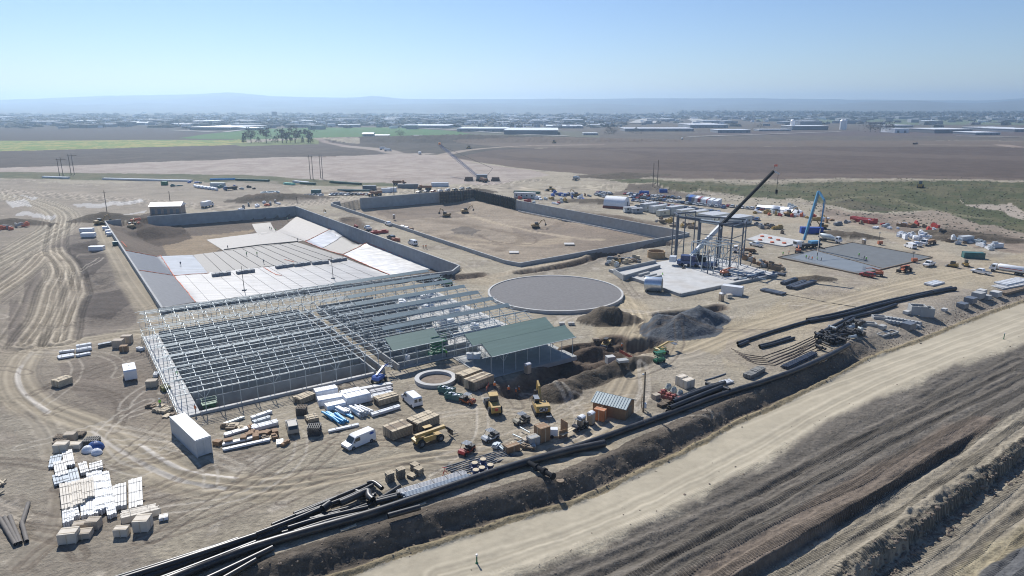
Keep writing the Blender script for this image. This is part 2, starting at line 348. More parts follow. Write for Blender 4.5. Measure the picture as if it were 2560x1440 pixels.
exec('''
patch([(-2000,262.6),(4500,262.6),(4500,300),(-2000,300)],(92,96,92),6,col2=(110,108,100))
patch([(-2000,299),(4500,299),(4500,352),(-2000,352)],(96,90,84),6,col2=(108,100,90))
patch([(-400,312),(430,314),(600,330),(620,352),(-400,355)],(82,75,72),3)
patch([(-600,360),(0,352),(300,350),(610,350),(612,362),(300,370),(0,378),(-600,392)],(162,154,96),3,col2=(116,138,78))
patch([(-600,392),(0,378),(300,370),(612,362),(790,352),(960,362),(1090,385),(640,400),(0,422),(-600,440)],(84,76,70),4,col2=(94,86,78))
patch([(440,346),(520,334),(640,323),(820,319),(1000,318),(1130,328),(1240,345),(1100,340),(900,347),(760,352)],(76,116,62),3,col2=(90,116,72))
patch([(560,358),(800,352),(800,360),(600,366)],(118,128,84),2)
patch([(1120,320),(1500,330),(1500,345),(1240,345)],(104,104,90),3)
patch([(900,348),(1240,345),(1500,352),(1330,372),(1120,400),(1050,382),(900,366)],(76,71,64),4,col2=(88,82,74))
patch([(-600,445),(0,420),(640,396),(1000,384),(1110,388),(1180,408),(1340,425),(1380,438),(1240,462),(1000,462),(740,448),(300,438),(-600,440)],(172,160,149),5,col2=(160,147,137))
patch([(1110,398),(1240,374),(1500,366),(1900,366),(3600,372),(3600,480),(2560,455),(2240,455),(1800,450),(1560,440),(1400,430),(1180,404)],(92,80,72),5,col2=(99,87,79))
patch([(1120,356),(1400,352),(1900,351),(3600,356),(3600,372),(1900,366),(1300,370)],(112,100,89),4)
patch([(1240,384),(1330,376),(1500,374),(1640,392),(1560,402),(1300,392)],(104,92,82),4,0.8)
patch([(1150,400),(1200,392),(1500,420),(1800,430),(2100,440),(2560,448),(2560,455),(2240,455),(1800,452),(1560,442),(1400,430)],(110,97,87),4,0.8)
patch([(1500,372),(2000,374),(2400,388),(3600,410),(3600,425),(2500,400),(2000,386),(1600,378)],(108,96,87),4,0.8)
patch([(3600,318),(1900,328),(1700,336),(2100,340),(3600,338)],(98,88,86),3)
patch([(1870,292),(2300,294),(2560,300),(3000,303),(3000,312),(2300,312),(1900,303)],(102,114,90),4)
patch([(-600,452),(0,430),(150,431),(600,438),(760,447),(980,458),(1010,466),(800,464),(560,457),(300,450),(0,446),(-600,470)],(94,98,72),3,col2=(112,108,84))
patch([(1500,446),(1620,448),(1800,455),(2240,460),(3600,462),(3600,760),(2620,598),(2480,578),(2400,556),(2330,530),(2230,534),(2160,528),(2080,514),(1990,498),(1840,486),(1720,476),(1600,466)],(84,89,62),4,col2=(104,101,76))
patch([(1600,447),(1900,456),(2250,457),(2560,452),(2560,459),(2200,464),(1850,461)],(160,150,132),2,0.7)
patch([(2085,505),(2150,500),(2240,520),(2300,532),(2200,530),(2110,518)],(90,84,72),4,0.8,col2=(104,98,78))
band([(2060,505),(2150,496),(2230,499),(2290,515),(2360,532),(2450,545)],5,(128,124,98),0.7)
patch([(2385,495),(2410,512),(2460,512),(2520,508),(2560,535),(2600,560),(2530,545),(2490,526),(2420,516)],(170,158,144),2)
patch([(2290,540),(2330,526),(2400,545),(2500,572),(2620,600),(2620,640),(2420,590)],(150,137,122),3)
patch([(1560,470),(1700,475),(1800,490),(1700,492),(1500,486)],(108,98,88),4,0.9)
patch([(2050,520),(2160,535),(2300,540),(2400,560),(2600,610),(2600,650),(2300,590),(2050,545)],(156,141,125),4,col2=(132,119,106))
''')
band([(870,366),(960,375),(1000,384),(1060,384)],14,(170,158,146)); band([(790,352),(870,366)],9,(165,150,140),0.8)
band([(1170,404),(1110,393),(1120,384),(1200,372),(1330,364),(1500,362)],8,(170,156,142))
band([(2500,362),(2560,368),(2800,376)],14,(160,144,130)); band([(2290,361),(2420,363),(2500,365)],6,(150,138,124))
# near site
patch([(-300,470),(240,545),(390,800),(450,1040),(430,1060),(200,1080),(40,1010),(-300,1040)],(139,128,115),8,0.62)
patch([(-300,448),(640,462),(900,500),(640,520),(260,545),(-300,560)],(146,135,122),8,0.55)
patch([(380,1000),(470,1050),(430,1180),(250,1090),(150,1030)],(150,138,122),6,0.5)
patch([(-300,1020),(60,1010),(220,1110),(420,1230),(380,1440),(-300,1500)],(152,143,130),8,0.5,col2=(138,128,116))
patch([(1040,970),(1500,1000),(1560,1060),(1200,1160),(900,1100)],(150,138,120),6,0.4)
patch([(140,600),(220,575),(300,640),(340,760),(300,830),(170,860),(140,760)],(132,122,111),4,0.85,col2=(118,109,100))
for q in ([(150,640),(180,610),(245,595),(255,600),(215,625),(165,655)],[(160,670),(185,640),(270,632),(280,650),(235,680),(175,690)],[(190,760),(240,720),(330,722),(340,745),(280,790),(200,790)]): patch(q,(96,88,82),1.5,0.9)
patch([(60,700),(100,650),(110,760),(60,860),(20,860)],(116,106,97),4,0.7)
patch([(130,900),(380,870),(430,1030),(330,1030),(200,980)],(130,119,108),5,0.6)
patch([(-200,840),(60,860),(30,960),(-200,960)],(128,117,106),5,0.6)
band([(1500,1130),(1150,1135),(900,1180),(700,1215),(560,1212),(440,1190),(330,1130),(240,1070),(110,1020),(50,970),(45,920),(90,870),(200,852),(360,830)],4.2,(170,158,136),0.75)
band([(120,1030),(60,980),(46,930),(80,880)],0.7,(205,198,188),0.7); band([(560,1220),(440,1196),(320,1138),(230,1078)],0.5,(205,198,188),0.7); band([(590,1195),(450,1170),(350,1110)],0.4,(210,204,196),0.7)
band([(255,560),(300,650),(350,730),(400,790)],4.5,(166,154,133),0.85)
band([(390,800),(700,745),(1000,705),(1230,690),(1420,650),(1600,615),(1750,600),(1900,560)],3.4,(172,158,136),0.8)
band([(-80,690),(20,640),(100,595),(150,560),(140,525),(60,498),(-60,480)],11,(172,162,143),0.7); band([(60,900),(110,790),(130,720),(150,670),(115,630),(60,680),(-60,760)],6,(170,158,138),0.7)
band([(150,900),(165,790),(190,720),(170,660),(140,620)],3.5,(172,160,140),0.7)
band([(1200,700),(1580,760),(1600,880),(1500,1050),(1380,1120)],7,(172,158,134),0.7)
band([(1560,760),(1600,860),(1900,815),(2300,705),(2700,640)],12,(174,160,134),0.85); band([(1700,960),(1900,880),(2200,780),(2560,690)],3,(170,158,136),0.5)
band([(1300,470),(1450,490),(1700,540),(2100,560),(2350,640),(2500,690)],8,(174,160,138),0.7)
band([(-200,470),(300,490),(640,515),(900,500),(1300,470)],12,(170,158,142),0.5)
for q in ([(0,505),(60,500),(90,515),(30,520)],[(60,530),(150,535),(140,545),(40,540)],[(200,505),(330,500),(340,508),(220,515)],[(270,535),(350,530),(340,538)],[(40,490),(100,492),(90,498)]): patch(q,(196,192,188),5,0.8)
patch([(1960,690),(2560,640),(2560,760),(2300,860),(2000,930),(1800,900),(1830,840),(1950,760)],(178,165,142),6,0.5,col2=(160,148,132))
patch([(2100,800),(2380,735),(2500,720),(2560,700),(2560,740),(2300,830),(2150,860),(2080,850)],(160,150,136),4,0.8)
patch([(1620,890),(1800,880),(1840,960),(1700,1000)],(170,160,144),4,0.6)
for (cx,cy),rx,ry,hh,rot in MOUNDS:
    if hh<0.5 or rx>50: continue
    c,s=math.cos(rot),math.sin(rot); m=np.hypot(((GX-cx)*c+(GY-cy)*s)/rx,(-(GX-cx)*s+(GY-cy)*c)/ry)*(1+0.2*W1)<1.06
    CT[m]=c3(100,91,79)*(1+.3*n2[m][:,None])
for p_,rr in ((P(1700,824),(11,7.4)),(P(1745,800),(9,6.3))):
    m=np.hypot(((GX-p_[0])*0.9+(GY-p_[1])*0.43)/rr[0],(-(GX-p_[0])*0.43+(GY-p_[1])*0.9)/rr[1])*(1+0.15*W1)<1.1; CT[m]=c3(92,97,103)*(1+.18*n2[m][:,None])
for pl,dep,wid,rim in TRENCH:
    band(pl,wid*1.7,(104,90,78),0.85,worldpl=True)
# foreground: berm face with its shade painted in, haul road, dark bench, lower benches
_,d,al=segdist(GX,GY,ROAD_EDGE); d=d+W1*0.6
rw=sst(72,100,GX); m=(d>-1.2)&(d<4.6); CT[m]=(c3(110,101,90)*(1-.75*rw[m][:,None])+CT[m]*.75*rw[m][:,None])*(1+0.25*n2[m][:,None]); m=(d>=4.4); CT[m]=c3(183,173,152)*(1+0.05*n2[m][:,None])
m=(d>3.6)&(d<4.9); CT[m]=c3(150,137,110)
sk=fbm((GX*CU+GY*SU)/22,(-GX*SU+GY*CU)/0.9,5,71); sk2=fbm((GX*CU+GY*SU)/60,(-GX*SU+GY*CU)/2.6,4,72)
m=d>4.9; CT[m]*=(1+0.05*sk[m]+0.09*sk2[m])[:,None]
_,d2,_=segdist(GX,GY,DARK_EDGE); t=(sst(-0.8,1.2,d2+W1*2.0)*(0.9+0.0*sk))[...,None]; CT=CT*(1-t)+c3(106,100,93)*(1+0.15*sk2+0.10*sk)[...,None]*t
_,ds,_=segdist(GX,GY,SCARP1); t=(sst(-5,-3.4,ds+W1)*(sst(3,5.5,d2)))[...,None]; CT=CT*(1-t)+c3(132,119,106)*(1+0.2*sk)[...,None]*t
t=(sst(0,1.2,ds)*sst(5,8,d2))[...,None]; CT=CT*(1-t)+c3(156,147,130)*(1+0.16*sk+0.22*sk2)[...,None]*t
_,ds,_=segdist(GX,GY,SCARP3); t=sst(-3,-1.5,ds+W1)[...,None]; CT=CT*(1-t)+c3(172,160,132)*(1+0.1*sk)[...,None]*t
t=sst(-0.2,0.4,ds+W1*0.6)[...,None]; CT=CT*(1-t)+c3(112,112,112)*(1+0.2*fbm((GX*CU+GY*SU)/0.5,(-GX*SU+GY*CU)/6,3,73))[...,None]*t
# ruts darken and lighten the soil they stir up
for pl,wid,dep in RUTS:
    xs=[p[0] for p in pl]; ys=[p[1] for p in pl]
    m=(GX>min(xs)-wid*1.5)&(GX<max(xs)+wid*1.5)&(GY>min(ys)-wid*1.5)&(GY<max(ys)+wid*1.5)
    bd,sd,_=segdist(GX[m]+W1[m]*0.5,GY[m]+W2[m]*0.5,pl); f=(1-sst(wid*0.7,wid*1.2,bd))
    CT[m]*=(1+f*((0.30 if wid>5.5 else .10)*np.cos(sd*2.6+np.sin(sd*0.9)*1.5)+(0.18 if wid>5.5 else .10)*np.cos(sd*6.3+1.3*np.sin(sd*1.7))))[:,None]
rt_=random.Random(17)
TRK=[]
for k in range(58):
    if k<26: px,py=rt_.uniform(20,430),rt_.uniform(860,1420)
    elif k<40: px,py=rt_.uniform(560,1500),rt_.uniform(1000,1200)
    elif k<50: px,py=rt_.uniform(1450,2300),rt_.uniform(700,960)
    else: px,py=rt_.uniform(0,600),rt_.uniform(490,840)
    x0,y0=P(px,py); a=rt_.uniform(0,3.14); c_=rt_.uniform(-.06,.06); pts=[]
    for i in range(14): pts.append((x0,y0)); x0+=2.6*math.cos(a); y0+=2.6*math.sin(a); a+=c_*2.6+rt_.uniform(-.08,.08)
    TRK.append((pts,rt_.choice([.5,.6,1.3]),rt_.choice([(120,108,95),(112,101,90),(196,187,172),(188,178,162)])))
for pts,wd_,col_ in TRK:
    xs=[q[0] for q in pts]; ys=[q[1] for q in pts]
    j0,j1=np.searchsorted(gy,[min(ys)-3,max(ys)+3]); sl=(slice(j0,j1),slice(None)); X=GX[sl]; Y=GY[sl]
    m=(X>min(xs)-3)&(X<max(xs)+3)
    if not m.any(): continue
    d,sd,_=segdist(X[m],Y[m],pts); sd=np.abs(sd+W1[sl][m]*.2); t=(np.maximum(1-sst(.12,.35,np.abs(sd-1.0)),1-sst(.05,.3,np.abs(sd-.55)) if wd_>1 else 0)*.6)[:,None]
    c_=CT[sl]; c_[m]=c_[m]*(1-t)+c3(*col_)*t; CT[sl]=c_
    g_=GZ[sl]; g_[m]-=0.10*t[:,0]; GZ[sl]=g_
# basin floors
m=inpoly(GX,GY,B2P)
CT[m]=c3(160,146,128)*(1+0.12*n1[m]+0.1*n2[m])[:,None]
patch([(1400,560),(1540,575),(1680,592),(1500,628),(1330,600),(1290,560)],(134,121,108),3,0.7,z=-5); patch([(920,520),(1120,505),(1180,520),(1150,545),(960,548)],(130,117,104),3,0.8,z=-6)
patch([(1120,575),(1160,565),(1205,578),(1180,592),(1130,590)],(112,104,96),1,0.9,z=-6)
band([(1400,600),(1300,612),(1150,600)],8,(176,160,136),0.7,z=-6)
for q_,w_,c_ in (([(1000,540),(1150,560),(1300,590),(1250,625)],5,(138,124,107)),([(1150,530),(1250,560),(1400,590),(1500,600)],3,(186,170,146)),([(1050,590),(1200,605),(1350,620),(1450,612)],3,(142,128,112)),([(1230,575),(1330,590),(1330,610),(1240,605),(1200,590)],1.5,(126,112,98)),([(1010,565),(1100,600),(1220,625)],2,(184,168,146)),([(1290,545),(1420,568),(1560,592),(1640,600)],4,(148,133,117)),([(960,530),(1040,536),(1150,528)],3,(120,108,96))): band(q_,w_,c_,.75,z=-6,amp=.6)
m=inpoly(GX,GY,B1P); CT[m]=c3(118,106,94)*(1+0.1*n1[m]+0.08*n2[m])[:,None]
patch([(400,600),(500,590),(640,575),(560,610),(520,640),(420,640)],(158,140,115),1,0.9,z=-6)
patch([(330,570),(420,555),(470,600),(400,620),(330,600)],(88,76,66),2,0.9,z=-6)
vv=(-GX*SU+GY*CU); uq=(GX*CU+GY*SU)
CLEAT=sst(3,6,d2)*sst(-.05,.18,np.sin(vv*1.9+1.5*fbm(uq/30,vv/30,3,201)*3)+.6*fbm(uq/14,vv/2,3,202))+0.35*sst(-3,0,d2)*sst(.0,.3,fbm(uq/9,vv/1.5,3,203))
CLEAT=np.clip(CLEAT,0,1)
CT*=(1+0.10*fbm(GX*1.3,GY*1.3,3,91)*(1-sst(60,200,GY)))[...,None]
lum=CT.mean(-1,keepdims=True); nearw=(1-sst(500,700,GY))[...,None]*.05; CT=CT*(1-nearw)+lum*nearw; CT=np.clip(CT,0.01,0.8)
me=bpy.data.meshes.new('ground'); nv=NR*NC
me.vertices.add(nv); me.vertices.foreach_set('co',np.stack([GX,GY,GZ],-1).astype(np.float32).ravel())
ii=(np.arange(NR-1)[:,None]*NC+np.arange(NC-1)[None,:]).ravel()
fq=np.stack([ii,ii+1,ii+NC+1,ii+NC],-1).astype(np.int32); nf=len(fq)
me.loops.add(nf*4); me.loops.foreach_set('vertex_index',fq.ravel()); me.polygons.add(nf)
me.polygons.foreach_set('loop_start',np.arange(nf,dtype=np.int32)*4); me.polygons.foreach_set('use_smooth',np.ones(nf,bool))
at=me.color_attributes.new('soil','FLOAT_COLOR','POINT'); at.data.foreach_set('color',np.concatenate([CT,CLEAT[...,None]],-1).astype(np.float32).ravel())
CALM=np.clip(sst(4.6,5.4,segdist(GX,GY,ROAD_EDGE)[1])*(1-sst(-2,1,d2))*.85+.75*sst(60,64,GY*0)*0,0,1)
for pl,wid,dep in RUTS[3:12]:
    xs=[p[0] for p in pl]; ys=[p[1] for p in pl]; m=(GX>min(xs)-wid)&(GX<max(xs)+wid)&(GY>min(ys)-wid)&(GY<max(ys)+wid)
    CALM[m]=np.maximum(CALM[m],.6*(1-sst(wid*.5,wid,segdist(GX[m],GY[m],pl)[0])))
ac=me.attributes.new('calm','FLOAT','POINT'); ac.data.foreach_set('value',CALM.astype(np.float32).ravel())
me.update(calc_edges=True); me.validate()
gm=bpy.data.materials.new('soil'); gm.use_nodes=True; n=gm.node_tree; b=n.nodes['Principled BSDF']; b.inputs['Roughness'].default_value=0.95; b.inputs['Specular IOR Level'].default_value=0.15
va=n.nodes.new('ShaderNodeVertexColor'); va.layer_name='soil'; geo=n.nodes.new('ShaderNodeNewGeometry')
def nz(scale,det,rot=0,sc=(1,1,1)):
    mp=n.nodes.new('ShaderNodeMapping'); mp.inputs['Rotation'].default_value=(0,0,rot); mp.inputs['Scale'].default_value=sc
    q=n.nodes.new('ShaderNodeTexNoise'); q.inputs['Scale'].default_value=scale; q.inputs['Detail'].default_value=det; q.inputs['Roughness'].default_value=0.65
    n.links.new(geo.outputs['Position'],mp.inputs[0]); n.links.new(mp.outputs[0],q.inputs[0]); return q.outputs[0]
def mr(s,a,b_,lo,hi):
    q=n.nodes.new('ShaderNodeMapRange'); q.inputs[1].default_value=a; q.inputs[2].default_value=b_; q.inputs[3].default_value=lo; q.inputs[4].default_value=hi; n.links.new(s,q.inputs[0]); return q.outputs[0]
def mul(a,b_):
    q=n.nodes.new('ShaderNodeMath'); q.operation='MULTIPLY'; n.links.new(a,q.inputs[0]); n.links.new(b_,q.inputs[1]); return q.outputs[0]
A=nz(1.1,12); B=nz(0.06,8); C=nz(0.35,6,-AU,(0.12,1.0,1)); D=nz(0.004,6,0,(0.35,1,1))
ca=n.nodes.new('ShaderNodeAttribute'); ca.attribute_name='calm'
def calmix(a):
    q=n.nodes.new('ShaderNodeMix'); n.links.new(ca.outputs['Fac'],q.inputs[0]); n.links.new(a,q.inputs[2]); q.inputs[3].default_value=1.0; return q.outputs[0]
def mulmix():
    a=mr(A,0.3,0.7,0.76,1.24); q=n.nodes.new('ShaderNodeMix'); n.links.new(ca.outputs['Fac'],q.inputs[0]); n.links.new(a,q.inputs[2]); q.inputs[3].default_value=1.0; return q.outputs[0]
f=mul(mul(mulmix(),mr(B,0.3,0.7,0.88,1.12)),mul(calmix(mr(C,0.3,0.7,0.84,1.16)),mr(D,0.3,0.7,0.92,1.08)))
vm=n.nodes.new('ShaderNodeVectorMath'); vm.operation='SCALE'; n.links.new(va.outputs[0],vm.inputs[0]); n.links.new(f,vm.inputs['Scale']); n.links.new(vm.outputs[0],b.inputs['Base Color'])
bp=n.nodes.new('ShaderNodeBump'); bp.inputs['Strength'].default_value=1.0; bp.inputs['Distance'].default_value=0.45; n.links.new(A,bp.inputs['Height']); n.links.new(bp.outputs[0],b.inputs['Normal'])
wv=n.nodes.new('ShaderNodeTexWave'); wv.bands_direction='X'; wv.inputs['Scale'].default_value=0.62; wv.inputs['Distortion'].default_value=2.2; wv.inputs['Detail'].default_value=3; wv.inputs['Detail Scale'].default_value=.6
mpw=n.nodes.new('ShaderNodeMapping'); mpw.inputs['Rotation'].default_value=(0,0,-AU+R(6)); n.links.new(geo.outputs['Position'],mpw.inputs[0]); n.links.new(mpw.outputs[0],wv.inputs[0])
cl=mul(wv.outputs['Fac'],va.outputs['Alpha']); f=mul(f,mr(cl,0,1,1.08,0.62)); n.links.new(f,vm.inputs['Scale']); ad=n.nodes.new('ShaderNodeMath'); ad.operation='MULTIPLY_ADD'; n.links.new(cl,ad.inputs[0]); ad.inputs[1].default_value=0.55; qa=n.nodes.new('ShaderNodeMix'); n.links.new(ca.outputs['Fac'],qa.inputs[0]); n.links.new(A,qa.inputs[2]); qa.inputs[3].default_value=.5; n.links.new(qa.outputs[0],ad.inputs[2]); n.links.new(ad.outputs[0],bp.inputs['Height'])
me.materials.append(gm); struct(link('ground',me))
# ---------------------------------------------------------------- hills at the edge of the plain
hm=mat('hillside',(0.09,0.10,0.10),0.95,0,0.25,0.002)
def hills(name,prof,dist,foot,seed):
    "crest heights read off the skyline, standing dist metres away with a slope down to foot"
    N=400; xs=np.linspace(-1500,4100,N); cy=np.interp(xs,[p[0] for p in prof],[p[1] for p in prof])
    ax=(xs-1280)/F*dist; hz=H+(HY-cy)*dist/F*1.0
    hz=hz+fbm(xs/60,xs*0+seed,4,seed)*dist/F*1.2
    rows=24; V=[]
    for j in range(rows+8):
        if j<=rows: t=j/rows; y=foot+(dist-foot)*t; k=t**1.3
        else: t=(j-rows)/8; y=dist+dist*0.25*t; k=1-t
        sx=y/dist; zz=-3+(hz+3)*np.clip(k,0,1)+fbm(xs/70+j*0.13,xs*0+j*0.45,4,seed+5)*hz*0.22*math.sin(math.pi*min(1,k))
        V.append(np.stack([ax*sx,np.full(N,y),zz],-1))
    V=np.array(V); m_=M(); m_.v=[tuple(q) for q in V.reshape(-1,3)]; n_=rows+8
    m_.f=[(i*N+k,i*N+k+1,(i+1)*N+k+1,(i+1)*N+k) for i in range(n_-1) for k in range(N-1)]; m_.m=[0]*len(m_.f)
    struct(m_.obj(name,hm,smooth=True))
hills('hills',[(-1500,258),(0,251),(130,248),(300,241),(450,238),(530,237),(570,234),(600,233),(640,236),(690,241),(770,243),(860,245),(910,244),(940,241),(970,243),(1010,247),(1100,248),(1250,249),(1350,248),(1600,247),(1900,247),(2150,250),(2400,252),(2480,249),(2560,243),(2700,238),(4100,245)],9000,5000,3)
hills('ridge',[(-1500,270),(600,268),(900,262),(1150,259),(1350,264),(1500,259),(1620,264),(1900,266),(2050,262),(2130,254),(2260,252),(2330,257),(2400,259),(2480,252),(2560,245),(2700,240),(4100,255)],6600,4300,8)
# ---------------------------------------------------------------- materials of the things
def m_(n,c,rough=0.7,**k): return mat(n,tuple(v for v in c),rough,**k)
CONC=m_('concrete',(0.34,0.35,0.35),0.85,noise=0.12,scale=0.5,bump=0.15,dirt=0.25)
CONL=m_('pale_concrete',(0.46,0.46,0.45),0.8,noise=0.1,scale=0.4,dirt=0.35)
GALV=m_('galvanised_steel',(0.44,0.49,0.51),0.45,metal=0.3,noise=0.15,scale=2)
GALD=m_('grey_steel',(0.16,0.18,0.21),0.5,metal=0.4)
GRN=m_('green_roof_sheet',(0.15,0.225,0.195),0.6,noise=0.08,scale=0.6,stretch=(0.3,4,1))
WHT=m_('white_paint',(0.70,0.71,0.73),0.35,noise=0.04,dirt=0.12)
WHM=m_('white_metal_sheet',(0.72,0.74,0.77),0.5,noise=0.05)
TYR=m_('tyre_rubber',(0.022,0.022,0.024),0.8); GLS=m_('dark_glass',(0.02,0.03,0.035),0.08,noise=0,spec=0.9)
BLK=m_('black_plastic_pipe',(0.020,0.021,0.024),0.38,noise=0.25,scale=0.8,dirt=0.12); BLM=m_('black_metal',(0.03,0.03,0.032),0.55)
YEL=m_('machine_yellow',(0.42,0.28,0.08),0.5,dirt=0.5); ORG=m_('machine_orange',(0.48,0.15,0.07),0.5,dirt=0.35); REDM=m_('red_paint',(0.42,0.05,0.04),0.45)
BLU=m_('blue_paint',(0.03,0.10,0.38),0.4); GRM=m_('green_paint',(0.02,0.15,0.075),0.45); TEAL=m_('teal_paint',(0.03,0.13,0.13),0.5,dirt=0.3)
WOOD=m_('raw_timber',(0.50,0.42,0.30),0.8,noise=0.2,scale=3); PLY=m_('brown_plywood',(0.26,0.16,0.09),0.8,noise=0.15,scale=1.5); WDK=m_('weathered_timber',(0.22,0.17,0.12),0.85,noise=0.2,scale=3)
TAN=m_('tan_plastic',(0.36,0.28,0.20),0.6); SOILM=m_('heaped_soil',(0.20,0.16,0.125),0.95,noise=0.25,scale=0.8,bump=0.8)
PVC=m_('white_plastic_pipe',(0.62,0.64,0.66),0.35,noise=0.05); PVB=m_('blue_plastic_pipe',(0.08,0.35,0.62),0.35); WRAP=m_('white_wrapping',(0.75,0.77,0.80),0.4,noise=0.12,scale=1.5,bump=0.6)
ORT=m_('orange_sandbag_line',(0.62,0.17,0.09),0.8,noise=0.3,scale=2); SKIN=m_('skin',(0.45,0.28,0.2),0.6); HIV=m_('high_visibility_green',(0.30,0.75,0.10),0.7); HIO=m_('high_visibility_orange',(0.85,0.22,0.05),0.7); JEAN=m_('dark_trousers',(0.04,0.05,0.08),0.8)
_gyr=[float(v) for v in gy]
import bisect
def gz(x,y):
    "height of the ground sheet itself under x,y"
    j=min(max(bisect.bisect(_gyr,y),1),NR-1); t=(y-_gyr[j-1])/(_gyr[j]-_gyr[j-1]); t=min(1,max(0,t)); r1=j-1; r0=j
    c=(x/((y+40)*0.92)+1)/2*(NC-1); c=min(max(c,0),NC-1.001); i=int(c); f=c-i
    a=GZ[r1,i]*(1-f)+GZ[r1,i+1]*f; b=GZ[r0,i]*(1-f)+GZ[r0,i+1]*f
    return float(a*(1-t)+b*t)
def W(px,py,z=0): x,y=P(px,py,z); return x,y
def at(px,py,dz=0.0):
    "where the thing seen at px,py stands on the ground"
    z=0.0
    for _ in range(3): x,y=P(px,py,z); z=gz(x,y)
    x,y=P(px,py,z); return (x,y,z+dz)
def ang(p,q): a=at(*p); b=at(*q); return math.atan2(b[1]-a[1],b[0]-a[0])
def wallrun(pts,t,z0,z1,closed=False):
    m=M(); n=len(pts); L=[];Rr=[]
    for i in range(n):
        p=Vector(pts[i]); a=Vector(pts[i-1]) if (i or closed) else None; b=Vector(pts[(i+1)%n]) if (i<n-1 or closed) else None
        d1=(p-a).normalized() if a is not None else None; d2=(b-p).normalized() if b is not None else None
        d=(d1+d2).normalized() if d1 is not None and d2 is not None else (d1 if d1 is not None else d2)
        nn=Vector((-d.y,d.x)); k=1/max(0.5,nn.dot(Vector((-(d2 if d2 is not None else d1).y,(d2 if d2 is not None else d1).x))))
        L.append(p+nn*t/2*k); Rr.append(p-nn*t/2*k)
    zs0=z0 if isinstance(z0,list) else [z0]*n; zs1=z1 if isinstance(z1,list) else [z1]*n
    vs=[]
    for i in range(n): vs+= [(L[i].x,L[i].y,zs0[i]),(Rr[i].x,Rr[i].y,zs0[i]),(Rr[i].x,Rr[i].y,zs1[i]),(L[i].x,L[i].y,zs1[i])]
    fs=[]
    for i in range(n if closed else n-1):
        j=(i+1)%n
        for k in range(4): fs.append((4*i+k,4*i+(k+1)%4,4*j+(k+1)%4,4*j+k))
    if not closed: fs+=[(0,3,2,1),(4*n-4,4*n-3,4*n-2,4*n-1)]
    m.add(vs,fs); return m
def many(name,parent,me,locs,mats=None,limit=100):
    "the nearest copies as parts of their own, the rest as one part"
    locs=sorted(locs,key=lambda l:math.hypot(l[0],l[1]))
    for l in locs[:limit]:
        o=link(name,me,parent); o.location=l[:3]; o.rotation_euler=(0,0,l[3] if len(l)>3 else 0)
    if len(locs)>limit:
        mm=M()
        for l in locs[limit:]:
            c,s=(math.cos(l[3]),math.sin(l[3])) if len(l)>3 else (1,0)
            mm.add([(l[0]+v.co.x*c-v.co.y*s,l[1]+v.co.x*s+v.co.y*c,l[2]+v.co.z) for v in me.vertices],[tuple(p.vertices) for p in me.polygons])
        o=mm.obj(name,me.materials[0],parent); o['kind']='stuff'
# ---------------------------------------------------------------- basin 1
WT=[B1[k] for k in 'ABC']+[B1['C2'],B1['D'],B1['E']]
wallrun(WT,0.55,-7,1.5).solo('basin_wall',CONC,'long grey concrete retaining wall around the basin lined with pale sheets','wall',smooth=False)
a2=P(302,548,1.5); wallrun([B1['A'],a2],0.55,-7,1.5).solo('basin_wall',CONC,'short concrete wall piece at the far left corner beside the breach filled with soil','wall')
def liner(q,zs,col,label,name='liner_sheet',res=(26,14),rough=0.6,seams=0,silver=0,lift=0.14,sm=0):
    "a ground sheet stretched between four corners and lying on the basin floor or slope"
    pts=[P(a,b,z) for (a,b),z in zip(q,zs)]
    A_,B_,C_,D_=[np.array(p) for p in pts]; nu,nv=res; U_,V_=np.meshgrid(np.linspace(0,1,nu+1),np.linspace(0,1,nv+1))
    X=(1-U_)*(1-V_)*A_[0]+U_*(1-V_)*B_[0]+U_*V_*C_[0]+(1-U_)*V_*D_[0]; Y=(1-U_)*(1-V_)*A_[1]+U_*(1-V_)*B_[1]+U_*V_*C_[1]+(1-U_)*V_*D_[1]
    Z=g_height(X.ravel(),Y.ravel()).reshape(X.shape)+lift+0.05*fbm(X*0.7,Y*0.7,3,5)
    m=M(); m.v=[(float(a),float(b),float(c)) for a,b,c in zip(X.ravel(),Y.ravel(),Z.ravel())]; w_=nu+1
    m.f=[(j*w_+i,j*w_+i+1,(j+1)*w_+i+1,(j+1)*w_+i) for j in range(nv) for i in range(nu)]
    if (B_[0]-A_[0])*(D_[1]-A_[1])-(B_[1]-A_[1])*(D_[0]-A_[0])<0: m.f=[f[::-1] for f in m.f]
    m.m=[0]*len(m.f)
    rim=[j*w_ for j in range(nv+1)]
    t=thing(name,label,'ground sheet',(0,0,0),0,'sheets lining the left basin')
    mt=mat('sheet_%d_%d_%d_%d'%(*col,silver),tuple(v*0.50 for v in lin(col)),rough,noise=0.10+0.25*silver,scale=0.8,stretch=(0.15,1.2,1) if silver else None,bump=0.3+0.5*silver)
    mt.node_tree.nodes['Mapping'].inputs['Rotation'].default_value=(0,0,-R(30)); m.obj('sheet',mt,t,smooth=True)
    for k in range(seams):
        i=int((k+1)*nu/(seams+1)); line=[(float(X[j,i]),float(Y[j,i]),float(Z[j,i])+0.06) for j in range(nv+1)]
        M().tube(line,0.11 if not sm else .05,4).obj('seam',SEAL if sm else SEAM,t)
    return t
SEAM=m_('dark_sheet_edge',(0.05,0.05,0.055),0.7); SEAL=m_('grey_sheet_edge',(0.30,0.30,0.31),0.7)
liner([(313,626),(402,640),(433,690),(344,675)],[0.9,-6,-6,0.9],(112,118,130),'blue grey sheet on the left slope of the basin, upper piece',res=(14,14))
liner([(344,675),(433,690),(489,757),(407,766)],[0.9,-6,-6,0.9],(150,150,153),'light grey sheet on the left slope of the basin, lower piece',res=(14,20))
